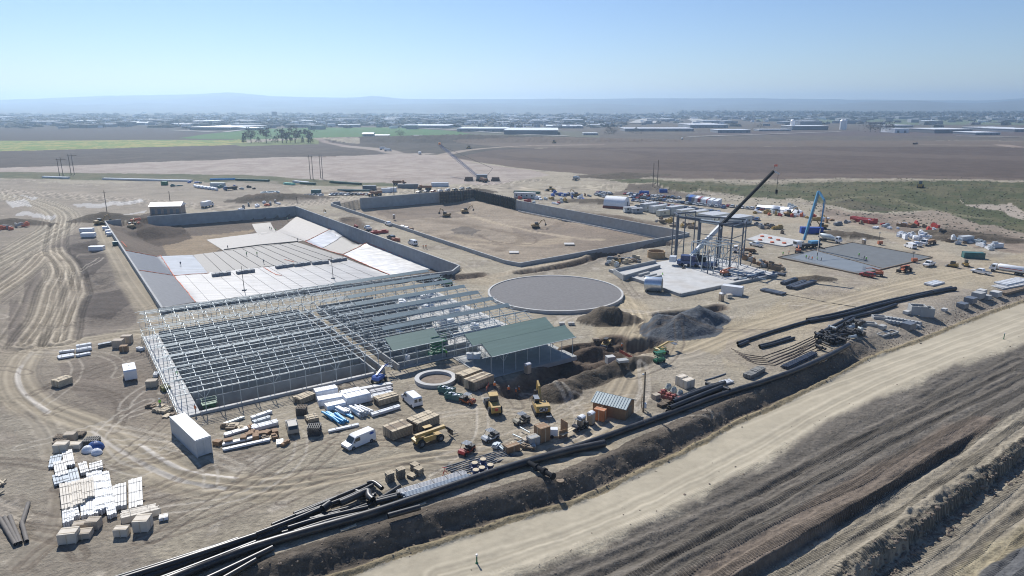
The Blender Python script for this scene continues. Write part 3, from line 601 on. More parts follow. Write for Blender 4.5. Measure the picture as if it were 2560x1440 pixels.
liner([(403,641),(481,638),(521,683),(434,689)],[-6]*4,(158,166,178),'silvery wrinkled sheet on the floor beside the dark strips',silver=1,rough=0.35)
liner([(482,638),(742,606),(862,644),(520,684)],[-6]*4,(124,119,115),'dark grey felt strips with black seams in the middle of the floor',res=(44,10),seams=10)
liner([(516,600),(690,577),(758,603),(560,628)],[-6]*4,(166,160,156),'pale floor sheet behind the dark felt strips',res=(24,8))
liner([(630,561),(676,557),(692,577),(645,583)],[-5]*4,(138,133,130),'small grey sheet farthest back on the floor',res=(8,6))
liner([(692,578),(742,541),(828,572),(764,604)],[-6,-3.7,-3.7,-6],(156,149,146),'pale sheet on the right slope nearest the far corner',res=(14,20))
liner([(764,604),(830,573),(866,588),(803,621)],[-6,-3.7,-3.7,-6],(212,214,220),'small bright white sheet on the right slope',silver=1,rough=0.3)
liner([(803,622),(867,589),(918,609),(857,637)],[-6,-3.7,-3.7,-6],(122,117,114),'dark grey sheet on the right slope between two white ones',res=(14,12),seams=0)
liner([(860,638),(919,610),(1085,673),(975,690)],[-6,-3.7,-3.7,-6],(205,205,208),'large bright white sheet on the right slope near the building frame',silver=1,rough=0.35,res=(16,44))
liner([(434,691),(866,648),(976,691),(489,758)],[-6]*4,(178,175,174),'wide pale sheet over the near half of the basin floor',res=(50,14),silver=1,rough=.45,seams=12,sm=1)
def rope(pts,zs,label):
    q=[P(a,b,z) for (a,b),z in zip(pts,zs)]; s=[]
    for i in range(len(q)-1):
        n_=max(2,int(math.dist(q[i],q[i+1])/1.2))
        for k in range(n_): s.append((q[i][0]+(q[i+1][0]-q[i][0])*k/n_+random.uniform(-.12,.12),q[i][1]+(q[i+1][1]-q[i][1])*k/n_+random.uniform(-.12,.12)))
    s.append(q[-1]); s=[(x,y,gz(x,y)+0.2) for x,y in s]
    M().tube(s,[0.10+0.10*random.random() for _ in s],5).solo('sandbag_line',ORT,label,'sandbag line','orange sandbag lines on the basin sheets')
rope([(402,640),(434,690),(489,757)],[-6]*3,'orange sandbag line along the foot of the left slope')
rope([(762,604),(802,621),(860,640),(975,690)],[-6]*4,'orange sandbag line along the foot of the right slope')
rope([(827,572),(866,588),(920,610),(1085,673)],[-3.6]*4,'orange sandbag line along the top of the right slope')
rope([(764,603),(829,573)],[-6,-3.7],'short orange line on the far edge of the small white sheet')
rope([(859,637),(919,610)],[-6,-3.7],'short orange line on the far edge of the large white sheet')
rope([(313,625),(402,640)],[0.9,-6],'orange line across the top of the blue grey sheet')
rope([(344,675),(434,690),(522,684)],[0.9,-6,-6],'orange line below the blue grey and silvery sheets')
rope([(660,670),(690,688),(705,690)],[-6]*3,'bent orange line on the pale floor sheet')
rope([(712,650),(735,656)],[-6]*2,'short orange line on the dark felt strips')
rope([(304,605),(318,622)],[-0,-1],'short orange line climbing beside the left wall')
M().tube([(*P(560,626,-6),-5.7),(*P(650,614,-6),-5.7),(*P(745,605,-6),-5.7)],0.3,5).solo('rolled_sheet_edge',SEAM,'black rolled sheet edge between pale and dark floor sheets','sheet roll')
# packs of sheet rolls on the floor
for i,(a,b,l,lb) in enumerate([((530,692),(580,686),10,'leftmost'),((592,686),(640,679),10,'second from the left'),((690,672),(732,666),9,'third from the left'),((735,667),(776,661),9,'fourth from the left'),((780,662),(826,657),9,'fifth from the left'),((828,656),(866,650),8,'rightmost')]):
    p,q=P(*a,-6),P(*b,-6); r=math.atan2(q[1]-p[1],q[0]-p[0]); L=math.dist(p,q)
    t=thing('block_stack','grey stack of ballast blocks on the basin floor, %s of six'%lb,'stack',((p[0]+q[0])/2,(p[1]+q[1])/2,-5.85),r,'block stacks on the basin floor')
    for k in range(int(L/1.3)):
        M().box(-L/2+0.65+k*1.3,0,0,1.22,2.0,1.0+0.1*(k%3)).obj('block',CONC,t)
for i,(a,top,lb) in enumerate([((611,727),8.5,'left'),((833,697),8.5,'right')]):
    x,y=P(*a,-6); t=thing('light_mast','thin dark light mast standing on the basin floor, the %s one'%lb,'mast',(x,y,-5.9),0,'masts on the basin floor')
    M().tube([(0,0,0.3),(-.2,0,top)],[.12,.07],6).obj('pole',BLM,t); M().box(0,0,0,1.2,1.2,0.35).obj('base',CONC,t)
# ---------------------------------------------------------------- basin 2
b2=[P(850,503,1.5),P(832,505,1.5)]+[B2P[0],B2P[1],B2P[2],B2P[3],P(1722,582,1.5),B2P[4],B2P[5]]
wallrun(b2,0.55,-7,1.5).solo('basin_wall',CONC,'long grey concrete wall around the right basin with bare soil floor','wall')
wallrun([P(1100,481,1.5),B2P[8]],0.55,-7,1.9).solo('basin_wall',CONC,'tall concrete wall at the far left of the right basin, behind its soil floor','wall')
FRMW=m_('brown_formwork',(0.10,0.075,0.065),0.8,noise=0.3,scale=0.6)
t=thing('formwork_wall','dark wall formwork of upright panels and props around the far corner of the right basin','formwork')
fp=[P(1099,480,2.2),B2P[6],B2P[5]]
wallrun(fp,0.7,-6.5,2.2).obj('panel_face',FRMW,t)
pm=M(); pm.box(0,0,0,0.28,0.5,9.4).box(0,-0.45,0,0.16,0.5,8.6); pmesh=pm.mesh('upright',BLM); bl=M().box(0,0,0,0.28,2.4,0.12); 
L=[]
for i in range(2):
    p,q=Vector(fp[i]),Vector(fp[i+1]); n_=int((q-p).length/2.0); r=math.atan2(q.y-p.y,q.x-p.x); nn=Vector((-math.sin(r),math.cos(r)))*(-0.7 if i==0 else 0.7)
    for k in range(n_+1):
        u=p+(q-p)*k/n_; L.append((u.x-abs(nn.x)*0 + (nn.x if nn.y<0 else -nn.x),u.y+(nn.y if nn.y<0 else -nn.y),-6.8,r))
many('upright',t,pmesh,L)
for i in range(2):
    for zz in (-4.5,-2.5,-0.5,1.4):
        p,q=Vector(fp[i]),Vector(fp[i+1]); M().bar((p.x,p.y-0.9,zz),(q.x,q.y-0.9,zz),0.2).obj('waling',WDK,t)
# strip footing edges on the basin 2 slopes
for i,(a,b,z) in enumerate([((1296,528),(1640,596),-4.0)]):
    p,q=P(*a,z),P(*b,z); M().bar((*p,z+0.1),(*q,z+0.1),0.5).solo('footing_strip',CONL,'thin pale footing line at the foot of the long far wall','footing')
# ---------------------------------------------------------------- round tank base
CX,CY=13.0,198.0
t=thing('tank_foundation','round tank base with pale concrete ring filled with grey gravel','tank base',(CX,CY,0))
m=M();n=120
for k in range(n):pass
pr=[(20.3,-0.6),(20.3,.85),(19.7,.85),(19.7,-0.6)]
vs=[(r*math.cos(2*math.pi*k/n),r*math.sin(2*math.pi*k/n),z) for r,z in pr for k in range(n)]
m.add(vs,[(i*n+k,i*n+(k+1)%n,((i+1)%4)*n+(k+1)%n,((i+1)%4)*n+k) for i in range(4) for k in range(n)]); m.obj('concrete_ring',CONL,t)
GRV=m_('grey_gravel',(0.15,0.145,0.145),0.9,noise=0.22,scale=2.5,bump=0.3,stretch=(0.5,1.6,1)); M().lathe([(19.69,0.2),(19.69,0.66),(0.01,0.70)],0,0,96).obj('gravel_fill',GRV,t)
# small ring near the yard
x,y=P(1089,951); t=thing('concrete_ring','low round concrete ring on bare soil in front of the shaded building','ring foundation',(x,y,gz(x,y)))
pr=[(4.3,-0.4),(4.3,0.75),(3.35,0.75),(3.35,-0.4)]; n=64; m=M()
vs=[(r*math.cos(2*math.pi*k/n),r*math.sin(2*math.pi*k/n),z) for r,z in pr for k in range(n)]
m.add(vs,[(i*n+k,i*n+(k+1)%n,((i+1)%4)*n+(k+1)%n,((i+1)%4)*n+k) for i in range(4) for k in range(n)]); m.obj('ring_wall',CONL,t); M().lathe([(3.34,-0.1),(3.34,0.12),(0.01,0.14)],0,0,48).obj('soil_fill',SOILM,t)
# ---------------------------------------------------------------- the long building under construction, west and east halves
CHF=m_('darkened_channel_floor',(0.11,0.115,0.12),0.7,noise=0.2,scale=.4)  # interior darkness of the deep channels painted into the floor colour
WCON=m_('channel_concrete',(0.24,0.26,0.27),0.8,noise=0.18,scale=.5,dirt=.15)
ZE,ZR,GW,BAY=4.2,5.8,7.4,3.1
fb=thing('building_foundation','concrete foundation of parallel channel walls under the open steel frame','foundation',(*UV(0,0),0),AU)
def boxuv(m,u0,u1,v0,v1,z0,z1): return m.box((u0+u1)/2,(v0+v1)/2,z0,u1-u0,v1-v0,z1-z0)
boxuv(M(),-1.0,2.4,-0.9,53,-0.8,0.35).obj('side_slab',CONL,fb)
boxuv(M(),2.42,36.5,-1.1,-0.4,-1.9,0.55).obj('front_kerb',CONL,fb)
for k in range(1,15):
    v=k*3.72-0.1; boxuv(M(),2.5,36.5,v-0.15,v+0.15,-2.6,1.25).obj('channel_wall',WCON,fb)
for u in (36.6,38.6,42.0): boxuv(M(),u-0.16,u+0.16,-1.1,52.2,-2.4,1.15).obj('centre_wall',CONC,fb)
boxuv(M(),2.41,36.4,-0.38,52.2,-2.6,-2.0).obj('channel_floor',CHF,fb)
for k in range(0,15):
    v=k*3.72-0.1; boxuv(M(),42.2,62+4*math.sin(k*2.1),v-0.15,v+0.15,-0.9,1.2).obj('channel_wall',WCON,fb)
boxuv(M(),42.2,78.5,-1.0,53,-0.9,0.1).obj('floor_slab',CONL,fb); boxuv(M(),55.0,78.8,-16.2,-1.02,-0.9,0.1).obj('floor_slab',CONC,fb)
boxuv(M(),38.8,41.8,-1.0,52.1,-1.4,-0.9).obj('channel_floor',CONC,fb)
PN=['first','fourth','eleventh','sixth','seventh','twelfth','ninth','fifth','fourteenth','eighth','thirteenth','third','second']
for u,v,a,b in ((46,3,.6,1),(50,9,2,1.4),(66,8,3,2),(70,14,2,2),(66,22,4,2),(72,28,3,1.5),(68,36,3,2),(62,1,2,1),(74,3,3,1.5),(64,44,5,2),(73,47,4,2),(59,-4,3,2),(52,20,2,1)): 
    x_,y_=UV(u,v); M().box(0,0,0,a,b,.9).box(a*.3,b*.2,.9,a*.5,b*.5,.3).solo('material_pallet',WRAP,'white wrapped pallet on the frame slab, %s counted from the centre walls'%PN.pop(0),'pallet','wrapped pallets inside the steel frame',(x_,y_,0.11),AU+u)
def frame(label,u0,nb,v0,ng,side,roofs=()):
    t=thing('shed_structure',label,'steel frame',(*UV(u0,v0),0),AU)
    U_=[i*BAY for i in range(nb+1)]
    post=M().tube([(0,0,0),(0,0,ZE)],0.075,6).mesh('column',GALV)
    locs=[(u,g*GW,0.3) for g in range(ng+1) for u in U_]
    def loc_sorted(locs): return locs
    # nearest first in the site frame: small v first
    for i,l in enumerate(sorted(locs,key=lambda l:l[1])):
        if i<100: o=link('column',post,t); o.location=l
        else:
            if i==100: rest=M()
            rest.tube([l,(l[0],l[1],ZE+0.3)],0.075,6)
    if len(locs)>100: o=rest.obj('column',GALV,t); o['kind']='stuff'
    tr=M(); h=GW/2
    tr.bar((0,0,ZE+0.3),(0,h,ZR+0.3),0.115).bar((0,h,ZR+0.3),(0,GW,ZE+0.3),0.115).bar((0,h,ZE+.3),(0,h,ZR+.3),0.05)
    trm=tr.mesh('truss',GALV); tl=[(u,g*GW,0) for g in range(ng) for u in U_]
    rest=M()
    for i,l in enumerate(sorted(tl,key=lambda l:l[1])):
        if i<100: o=link('truss',trm,t); o.location=l
        else: rest.add([(l[0]+a,l[1]+b,c) for a,b,c in tr.v],tr.f)
    if len(tl)>100: o=rest.obj('truss',GALV,t); o['kind']='stuff'
    e0,e1=-1.0,nb*BAY+1.0
    for g in range(ng):
        for q in ((0,1/6,1/3,0.5,2/3,5/6) if side!='east' else (0,.125,.25,.375,.5,.625,.75,.875)):
            zz=ZE+0.42+(ZR-ZE)*(1-abs(q-0.5)*2); M().bar((e0-(1.2 if q in (0,.5) else 0),g*GW+q*GW,zz),(e1,g*GW+q*GW,zz),0.085).obj('purlin',GALV,t)
        if side=='east' and g>0:
            w_=1.25; s_=(ZR-ZE)/h
            for sd in (-1,1):
                m=M(); zr=ZR+0.62; u0_,u1_=2+0.8*g,e1-1; y_=g*GW+h
                m.add([(u0_,y_,zr),(u1_,y_,zr),(u1_,y_+sd*w_,zr-s_*w_),(u0_,y_+sd*w_,zr-s_*w_),(u0_,y_,zr-.06),(u1_,y_,zr-.06),(u1_,y_+sd*w_,zr-s_*w_-.06),(u0_,y_+sd*w_,zr-s_*w_-.06)],[(0,1,2,3),(7,6,5,4),(3,2,6,7),(0,3,7,4),(1,5,6,2)])
                m.obj('ridge_sheet',RIDG,t)
    M().bar((e0,ng*GW,ZE+.42),(e1,ng*GW,ZE+.42),0.13,.16).obj('purlin',GALV,t)
    # knee braces and diagonals
    for i in range(0,nb,1):
        for g in range(0,min(ng,4)):
            if (i+g*2)%4==1:
                u=U_[i]; M().bar((u,g*GW,ZE-1.3),(u+1.1,g*GW,ZE+.3),0.08).bar((u,g*GW,ZE-1.3),(u-1.1,g*GW,ZE+.3),0.08).obj('knee_brace',GALV,t)
    for (a,b,g,both) in roofs:
        for sd in ((0,1) if both else (0,)):
            y0=g*GW+(-0.35 if sd==0 else GW+0.0); y1=g*GW+h+(0.02 if sd==0 else -0.02); z0=ZE+.55-(0.15 if sd==0 else 0); z1=ZR+0.62
            m=M(); m.add([(a,y0,z0),(b,y0,z0),(b,y1,z1),(a,y1,z1),(a,y0,z0-.1),(b,y0,z0-.1),(b,y1,z1-.1),(a,y1,z1-.1)],[(0,1,2,3),(7,6,5,4),(4,5,1,0),(5,6,2,1),(6,7,3,2),(7,4,0,3)] if sd==0 else [(3,2,1,0),(4,5,6,7),(0,1,5,4),(1,2,6,5),(2,3,7,6),(3,0,4,7)])
            m.obj('roof_sheet',GRN,t)
        m=M().bar((a-.05,g*GW-.45,ZE+.42),(b+.05,g*GW-.45,ZE+.42),0.12).obj('gutter',GALV,t)
    return t
RIDG=m_('pale_ridge_sheet',(0.16,0.215,0.235),0.45,metal=0.2,noise=0.1,scale=0.7,stretch=(0.2,3,1))
t=frame('large open galvanised frame of gabled trusses over the left channel walls',0.35,12,-0.9,8,'west')
# wall rails and lone posts on the left side
for k in range(0,18):
    v=k*3.1+0.4; M().bar((-1.7,v,0),(-1.7,v,4.3+0.3*math.sin(k)),0.06).obj('side_post',GALV,t)
for zz in (1.2,2.6): M().bar((-1.7,0,zz),(-1.7,53,zz),0.06).obj('side_rail',GALV,t)
frame('open galvanised frame with long pale ridge sheets and one green roof piece, right of centre',40.3,12,-0.9,8,'east',roofs=((0.4,12.3,0,False),))
frame('nearest part of the frame under two green gabled roofs with deep shade below',56.2,7,-0.9-2*GW,2,'front',roofs=((0,22.2,0,True),(0,22.2,1,True)))
# ---------------------------------------------------------------- slab with the tall frame
s=[P(1523,679),P(1700,741),P(1942,690),P(1770,640)]
sl=thing('building_slab','wide pale concrete slab with low kerb walls under the tall steel frame and crane','slab')
M().prism(s,-0.5,0.75).obj('slab',CONL,sl)
for a,b in ((0,1),(1,2)): 
    p,q=s[a],s[b]; wallrun([p,q],0.5,-0.6,0.9).obj('kerb_wall',CONC,sl)
# low formed walls on its left
for i,(a,b) in enumerate([((1535,672),(1640,650)),((1560,688),(1650,662)),((1535,672),(1560,688))]):
    wallrun([P(*a,1.8),P(*b,1.8)],0.4,0,1.8).obj('low_wall',CONC,sl)
for a,b in [((1585,688),(1612,681)),((1596,691),(1622,684)),((1612,695),(1640,688)),((1623,699),(1652,692))]:
    p,q=P(*a,.75),P(*b,.75); r=math.atan2(q[1]-p[1],q[0]-p[0]); x_,y_=(p[0]+q[0])/2,(p[1]+q[1])/2
    M().box(0,0,0,math.dist(p,q),0.9,0.7).solo('concrete_beam',CONC,'dark grey concrete beam lying on the pale slab left of the crane','beam','concrete beams on the slab',(x_,y_,0.76),r)
# tall frame
STL=m_('dark_structural_steel',(0.085,0.10,0.13),0.5,metal=0.3)
def beam3(m,a,b,w,h=None): return m.bar(a,b,w,h)
tf=thing('tower_structure','tall grey structural steel frame of columns and roof girders beside the crane','steel frame')
def col_at(px,py,h,w): x_,y_=P(px,py); M().bar((x_,y_,0.7),(x_,y_,h),w).obj('column',STL,tf); return (x_,y_,h)
c1=col_at(1688,655,17,0.9); c2=col_at(1742,664,16.5,0.9); c3_=col_at(1797,648,14,0.8)
k1=col_at(1678,645,17,0.35); k2=col_at(1707,643,17,0.35); k3=col_at(1732,638,16.5,0.35); k4=col_at(1822,680,16.2,0.4); k5=col_at(1850,668,15.6,0.4); k6=col_at(1858,650,15,0.35); k7=col_at(1790,672,16,0.4); k8=col_at(1768,690,9,0.3); k9=col_at(1760,668,9,.3)
for a,b,w in ((c1,c2,0.7),(c2,k7,1.0),(k7,k5,0.6),(k1,k3,0.5),(k3,k6,0.5),(k1,c1,0.5),(k2,c2,.3),(k5,k6,.5),(c3_,k6,.4),(k4,k5,.4),(c1,k4,.3)): 
    zz=min(a[2],b[2]); M().bar((a[0],a[1],zz),(b[0],b[1],zz),w*0.8,w).obj('girder',GALV if w>0.9 else STL,tf)
for a,b in ((c2,k7),(k4,k5),(k1,k2),(k5,k6),(k7,k4)):
    for zz in (4,8,11.5): M().bar((a[0],a[1],zz),(b[0],b[1],zz),0.2).obj('side_beam',STL,tf)
    M().bar((a[0],a[1],1),(b[0],b[1],8),0.14).obj('brace',STL,tf)
# lower inner frame in paler steel
for i in range(4):
    for j in range(3):
        a=P(1775,690); x_=a[0]+i*4.2*CU-j*5*SU+1; y_=a[1]+i*4.2*SU+j*5*CU; M().bar((x_,y_,.7),(x_,y_,10),0.26).obj('column',GALV,tf)
        if i<3: M().bar((x_,y_,10),(x_+4.2*CU,y_+4.2*SU,10),0.26).obj('side_beam',GALV,tf); M().bar((x_,y_,5.5),(x_+4.2*CU,y_+4.2*SU,5.5),0.2).obj('side_beam',GALV,tf)
        if j<2: M().bar((x_,y_,10),(x_-5*SU,y_+5*CU,10),0.26).obj('side_beam',GALV,tf); M().bar((x_,y_,1),(x_-5*SU,y_+5*CU,9.5),0.12).obj('brace',GALV,tf)
for i in range(14):
    a=P(1850+random.uniform(-30,70),690+random.uniform(-16,12),.9); r=AU+random.choice((0,math.pi/2))+random.uniform(-.1,.1)
    M().box(0,0,0,random.uniform(3,7),.35,.35).solo('steel_beam',random.choice([STL,GALV]),'steel beam lying on the slab right of the crane','beam','loose steel beams on the slab',(*a,.78),r)
# ---------------------------------------------------------------- slab being poured
q=[P(1945,645),P(2150,688),P(2330,645),P(2130,608)]
ps=thing('poured_slab','grey freshly poured concrete slab with dark timber edge forms and workers on it','slab')
WETC=m_('fresh_concrete',(0.12,0.13,0.135),0.75,noise=0.1,scale=0.3,bump=.1); WETL=m_('wet_concrete',(0.18,0.20,0.215),0.5,noise=0.08,scale=.2)
def mixp(a,b,t): return (a[0]+(b[0]-a[0])*t,a[1]+(b[1]-a[1])*t)
M().prism(q,-0.3,0.3).obj('slab',WETC,ps)
i0=mixp(q[0],q[1],0.12); i1=mixp(q[0],q[1],0.88); m0=mixp(q[0],q[3],0.46); m1=mixp(q[1],q[2],0.30)
M().prism([mixp(i0,m0,.15),mixp(i1,m1,.12),mixp(m1,q[2],-.02),mixp(m0,m1,.02)],0.25,0.31).obj('wet_area',WETL,ps)
for a,b in ((q[0],q[1]),(q[1],q[2]),(q[2],q[3]),(q[3],q[0]),(m0,mixp(m0,m1,.97))): wallrun([a,b],0.35,-.2,.5).obj('edge_form',WDK,ps)
nn=26
for k in range(nn): 
    a=mixp(q[0],q[1],(k+.5)/nn); M().box(a[0]+SU*1.0,a[1]-CU*1.0,0,0.35,2.2,.25,rz=AU-math.pi/2+math.pi/2).obj('form_brace',WOOD if k%2 else WDK,ps)
# second slab, farther away, with stubs
q=[P(1865,600),P(1960,618),P(2010,605),P(1905,586)]
t=thing('foundation_slab','pale foundation slab with orange rebar stubs left of the pump truck','slab'); M().prism(q,-.2,.4).obj('slab',CONL,t)
for a in [(1905,594),(1925,598),(1945,603),(1900,603),(1930,609),(1960,611)]: x_,y_=P(*a); M().lathe([(.9,.4),(.8,.9),(.3,1.0)],x_,y_,8).obj('rebar_stub',ORT,t)
# ---------------------------------------------------------------- silos, tents, offices, halls
t=thing('steel_tank','large bright steel tank lying on its side by the slab','tank',(*P(1633,728),0),0)
a,b=P(1612,727),P(1650,729); d_=Vector((b[0]-a[0],b[1]-a[1],0)); r=math.atan2(-0.30,0.95)
t.rotation_euler=(0,0,r); SST=m_('stainless_steel',(0.62,0.66,0.70),0.28,metal=0.8)
M().tube([(-2.6,0,2.25),(-2.3,0,2.25),(2.5,0,2.25)],[2.1,2.2,2.2],28).obj('shell',SST,t,smooth=True); M().tube([(2.5,0,2.25),(2.7,0,2.25)],[2.05,1.5],28).obj('end_dome',m_('dull_tan_steel',(.25,.22,.17),.6),t); M().box(-1.5,0,0,.3,3,.5).box(1.5,0,0,.3,3,.5).obj('skid',BLM,t)
t=thing('white_shed','wide shed with glaring white roof and open brick coloured front behind the left basin','shed',(*P(421,533),0),R(8))
M().box(0,0,0,15,8,4.2).obj('wall',m_('tan_wall',(.30,.24,.20),.8,noise=.2),t); m=M(); m.add([(-8,-4.6,4.3),(8,-4.6,4.3),(8,0,5.9),(-8,0,5.9),(8,4.6,4.3),(-8,4.6,4.3),(-8,-4.6,4.15),(8,-4.6,4.15),(8,4.6,4.15),(-8,4.6,4.15)],[(0,1,2,3),(3,2,4,5),(6,7,1,0),(9,5,4,8),(6,0,3,5,9),(7,8,4,2,1),(9,8,7,6)]); m.obj('roof',WHT,t)
for k in range(5): M().box(-6+3*k,-4.05,0.2,1.6,.12,2.6).obj('opening',GALD,t)
# white fabric tent
t=thing('fabric_tent','white ribbed round topped fabric tent beside the car park','tent',at(1541,519),R(-28))
m=M(); n=20; Lh=6.0; Wd=4.6
for sgm in range(1):
    vs=[];N=9
    for i in range(N+1):
        for k in range(n+1):
            g=math.pi*k/n; rr=1.0+(0.0 if i%2 else 0.015); vs.append((-Lh+2*Lh*i/N,Wd*math.cos(g)*rr,1.2+5.0*math.sin(g)**0.8*rr))
    m.add(vs,[(i*(n+1)+k,i*(n+1)+k+1,(i+1)*(n+1)+k+1,(i+1)*(n+1)+k) for i in range(N) for k in range(n)])
    m.add([vs[k] for k in range(n+1)],[tuple(range(n+1))]); m.add([vs[N*(n+1)+k] for k in range(n+1)],[tuple(range(n,-1,-1))])
m.obj('cover',WHM,t,smooth=True); M().box(0,-4.4,0,12.4,1.2,1.4).box(0,4.4,0,12.4,1.2,1.4).obj('side_container',m_('rust_red',(.18,.05,.04),.7),t); M().box(6.1,1,1.2,.1,1.6,2.4).obj('door',GALD,t)
OFW=m_('office_white',(.60,.61,.58),.6,noise=.06,dirt=.1); OFC=m_('office_cream',(.55,.52,.42),.6); OFG=m_('office_grey',(.30,.33,.36),.6); ROFG=m_('grey_flat_roof',(.40,.42,.45),.7)
def office(px,py,L_,W_,H_,rz,mt,label,wins=3,group='site office trailers'):
    t=thing('office_trailer',label,'office trailer',at(px,py),rz,group)
    M().box(0,0,0.5,L_,W_,H_-.5).obj('wall',mt,t); M().box(0,0,0.05,L_-.3,W_-.3,.44).obj('skirt',GALD,t)
    m=M(); m.box(0,0,H_,L_+.3,W_+.3,.16); m.obj('roof',ROFG,t)
    for k in range(wins):
        x_=-L_/2+L_*(k+.5)/wins; M().box(x_,-W_/2-.03,1.5,.9,.1,.9).obj('window',GLS,t)
    M().box(L_/2+.03,0,.6,.1,.9,2).obj('door',GALD,t)
AO=R(-28)
RO=AO+R(90)
for a in [((1312,496),13,3,3.4,R(-18),OFW,'long pale trailer behind the formwork beside orange fencing',4),((1575,531),7,2.6,2.8,R(14),OFW,'small white cabin nearest the tent',2),((1592,533),6,2.6,2.6,R(14),OFG,'dark grey low cabin second from the tent',1),
 ((1621,527),10,3.2,4.0,R(38),OFG,'grey tall cabin third from the tent',2),((1645,531),11,3.2,3.6,R(38),OFW,'white office cabin with two windows left of the cream one',2),((1657,540),7,2.8,3.0,R(30),OFC,'cream yellow cabin in the office row',1),
 ((1686,536),10,3.4,4.2,R(38),OFG,'grey tall cabin right of the cream cabin',1),((1713,541),11,3.4,3.6,R(38),OFW,'pale cabin with grey roof right of the two grey ones',1),((1745,546),12,3.6,3.8,R(36),OFC,'cream cabin left of the widest office block',3),
 ((1783,553),13,9,3.8,R(36),OFW,'widest office block with flat grey roof and three windows',4),((1840,561),15,7,3.8,R(36),OFW,'office block at the right end beside its wooden steps',3)]: office(*a[0],*a[1:])
# ---------------------------------------------------------------- vehicles and machines (front is +x)
def wheels4(t,xs,hw,r,w=0.28,rim=True):
    for x_ in xs:
        for sd in (-1,1):
            o=M().wheel(x_,sd*hw,r,w).obj('wheel',TYR,t)
            if rim: M().tube([(x_,sd*(hw+w/2-.02),r),(x_,sd*(hw+w/2+.03),r)],r*.5,10).obj('rim',GALD,o)
def paint(n,c): return m_('car_paint_'+n,c,0.28,noise=0.03,dirt=0.10)
P_WH=paint('white',(.78,.78,.78)); P_SI=paint('silver',(.42,.44,.46)); P_BK=paint('black',(.02,.02,.025)); P_GY=paint('grey',(.12,.13,.14)); P_RD=paint('red',(.30,.03,.02)); P_BL=paint('blue',(.04,.08,.2)); P_TN=paint('tan',(.36,.33,.28))
def mk_van(pm):
    t=thing('van',None,None)
    M().prof([(-2.8,.35),(2.6,.35),(2.85,.55),(2.85,1.0),(1.95,1.25),(1.25,2.05),(.9,2.2),(-2.6,2.2),(-2.8,2.0)],-.98,.98,(1.1,.14,1.1)).obj('body',pm,t)
    M().prof([(1.33,2.0),(1.98,1.27),(2.02,1.33),(1.38,2.06)],-.78,.78).obj('windscreen',GLS,t)
    for sd in (-1,1):
        M().prof([(.35,1.3),(1.65,1.3),(1.2,1.9),(.35,1.9)],sd*.90-.04,sd*.90+.04).obj('side_window',GLS,t); M().box(2.86,sd*.68,.7,.06,.3,.22).obj('headlight',CHR,t); M().box(1.5,sd*1.05,1.25,.1,.16,.24).obj('mirror',BLM,t)
    for sd in (-1,1): M().box(-2.78,sd*.42,1.3,.08,.62,.62).obj('rear_window',GLS,t)
    M().box(2.87,0,.35,.1,1.8,.25).box(-2.85,0,.35,.12,1.8,.2).obj('bumper',BLM,t); wheels4(t,(-1.85,1.75),.88,.36,.24); return t
CHR=m_('lamp_glass',(.7,.7,.72),.15)
def mk_pickup(pm):
    t=thing('pickup_truck',None,None)
    M().prof([(-2.9,.55),(2.85,.55),(2.95,.8),(2.9,1.15),(1.6,1.22),(1.0,1.88),(-.55,1.9),(-.85,1.22),(-.9,1.2),(-2.9,1.2)],-.98,.98,(1.2,.16,.7)).obj('body',pm,t)
    M().box(-1.95,0,1.205,1.75,1.6,.03).obj('bed',BLM,t)
    M().prof([(1.02,1.8),(1.58,1.26),(1.66,1.3),(1.1,1.87)],-.74,.74).obj('windscreen',GLS,t)
    for sd in (-1,1): M().prof([(-.7,1.27),(1.4,1.27),(.92,1.78),(-.48,1.78)],sd*.9-.035,sd*.9+.035).obj('side_window',GLS,t); M().box(2.95,sd*.7,.85,.06,.35,.22).obj('headlight',CHR,t)
    wheels4(t,(-1.9,1.9),.88,.41,.27); return t
def mk_suv(pm):
    t=thing('suv',None,None)
    M().prof([(-2.3,.4),(2.3,.4),(2.4,.7),(2.3,1.05),(1.15,1.15),(.5,1.7),(-2.0,1.72),(-2.35,1.1)],-.92,.92,(1.05,.18,.65)).obj('body',pm,t)
    M().prof([(.55,1.64),(1.15,1.18),(1.22,1.22),(.62,1.7)],-.7,.7).obj('windscreen',GLS,t); M().prof([(-2.3,1.15),(-2.02,1.62),(-2.1,1.66),(-2.4,1.17)],-.68,.68).obj('rear_window',GLS,t)
    for sd in (-1,1): M().prof([(-2.0,1.18),(1.0,1.18),(.45,1.6),(-1.85,1.6)],sd*.84-.04,sd*.84+.04).obj('side_window',GLS,t)
    wheels4(t,(-1.4,1.45),.82,.37,.24); return t
def mk_utv(body):
    t=thing('utility_buggy',None,None)
    M().prof([(-1.5,.4),(1.45,.4),(1.6,.65),(1.35,.95),(.7,1.02),(.55,.6),(-.5,.6),(-.5,.85),(-1.5,.85)],-.68,.68).obj('body',body,t)
    m=M()
    for sd in (-1,1): m.tube([(-.55,sd*.66,.7),(-.45,sd*.6,1.85),(.45,sd*.6,1.85),(.95,sd*.66,.95)],.035,6)
    m.obj('roll_cage',BLM,t); r=M()
    for k in range(5): r.box(-.55+.28*k,0,1.88,.2,1.3,.05)
    r.obj('roof',GALD,t); M().box(-.15,0,.62,.5,1.2,.25).box(-.4,0,.85,.15,1.2,.5).obj('seat',BLM,t); M().box(-1.05,0,.86,.95,1.25,.28).obj('cargo_bed',BLM,t); wheels4(t,(-1.05,1.05),.7,.34,.26); return t
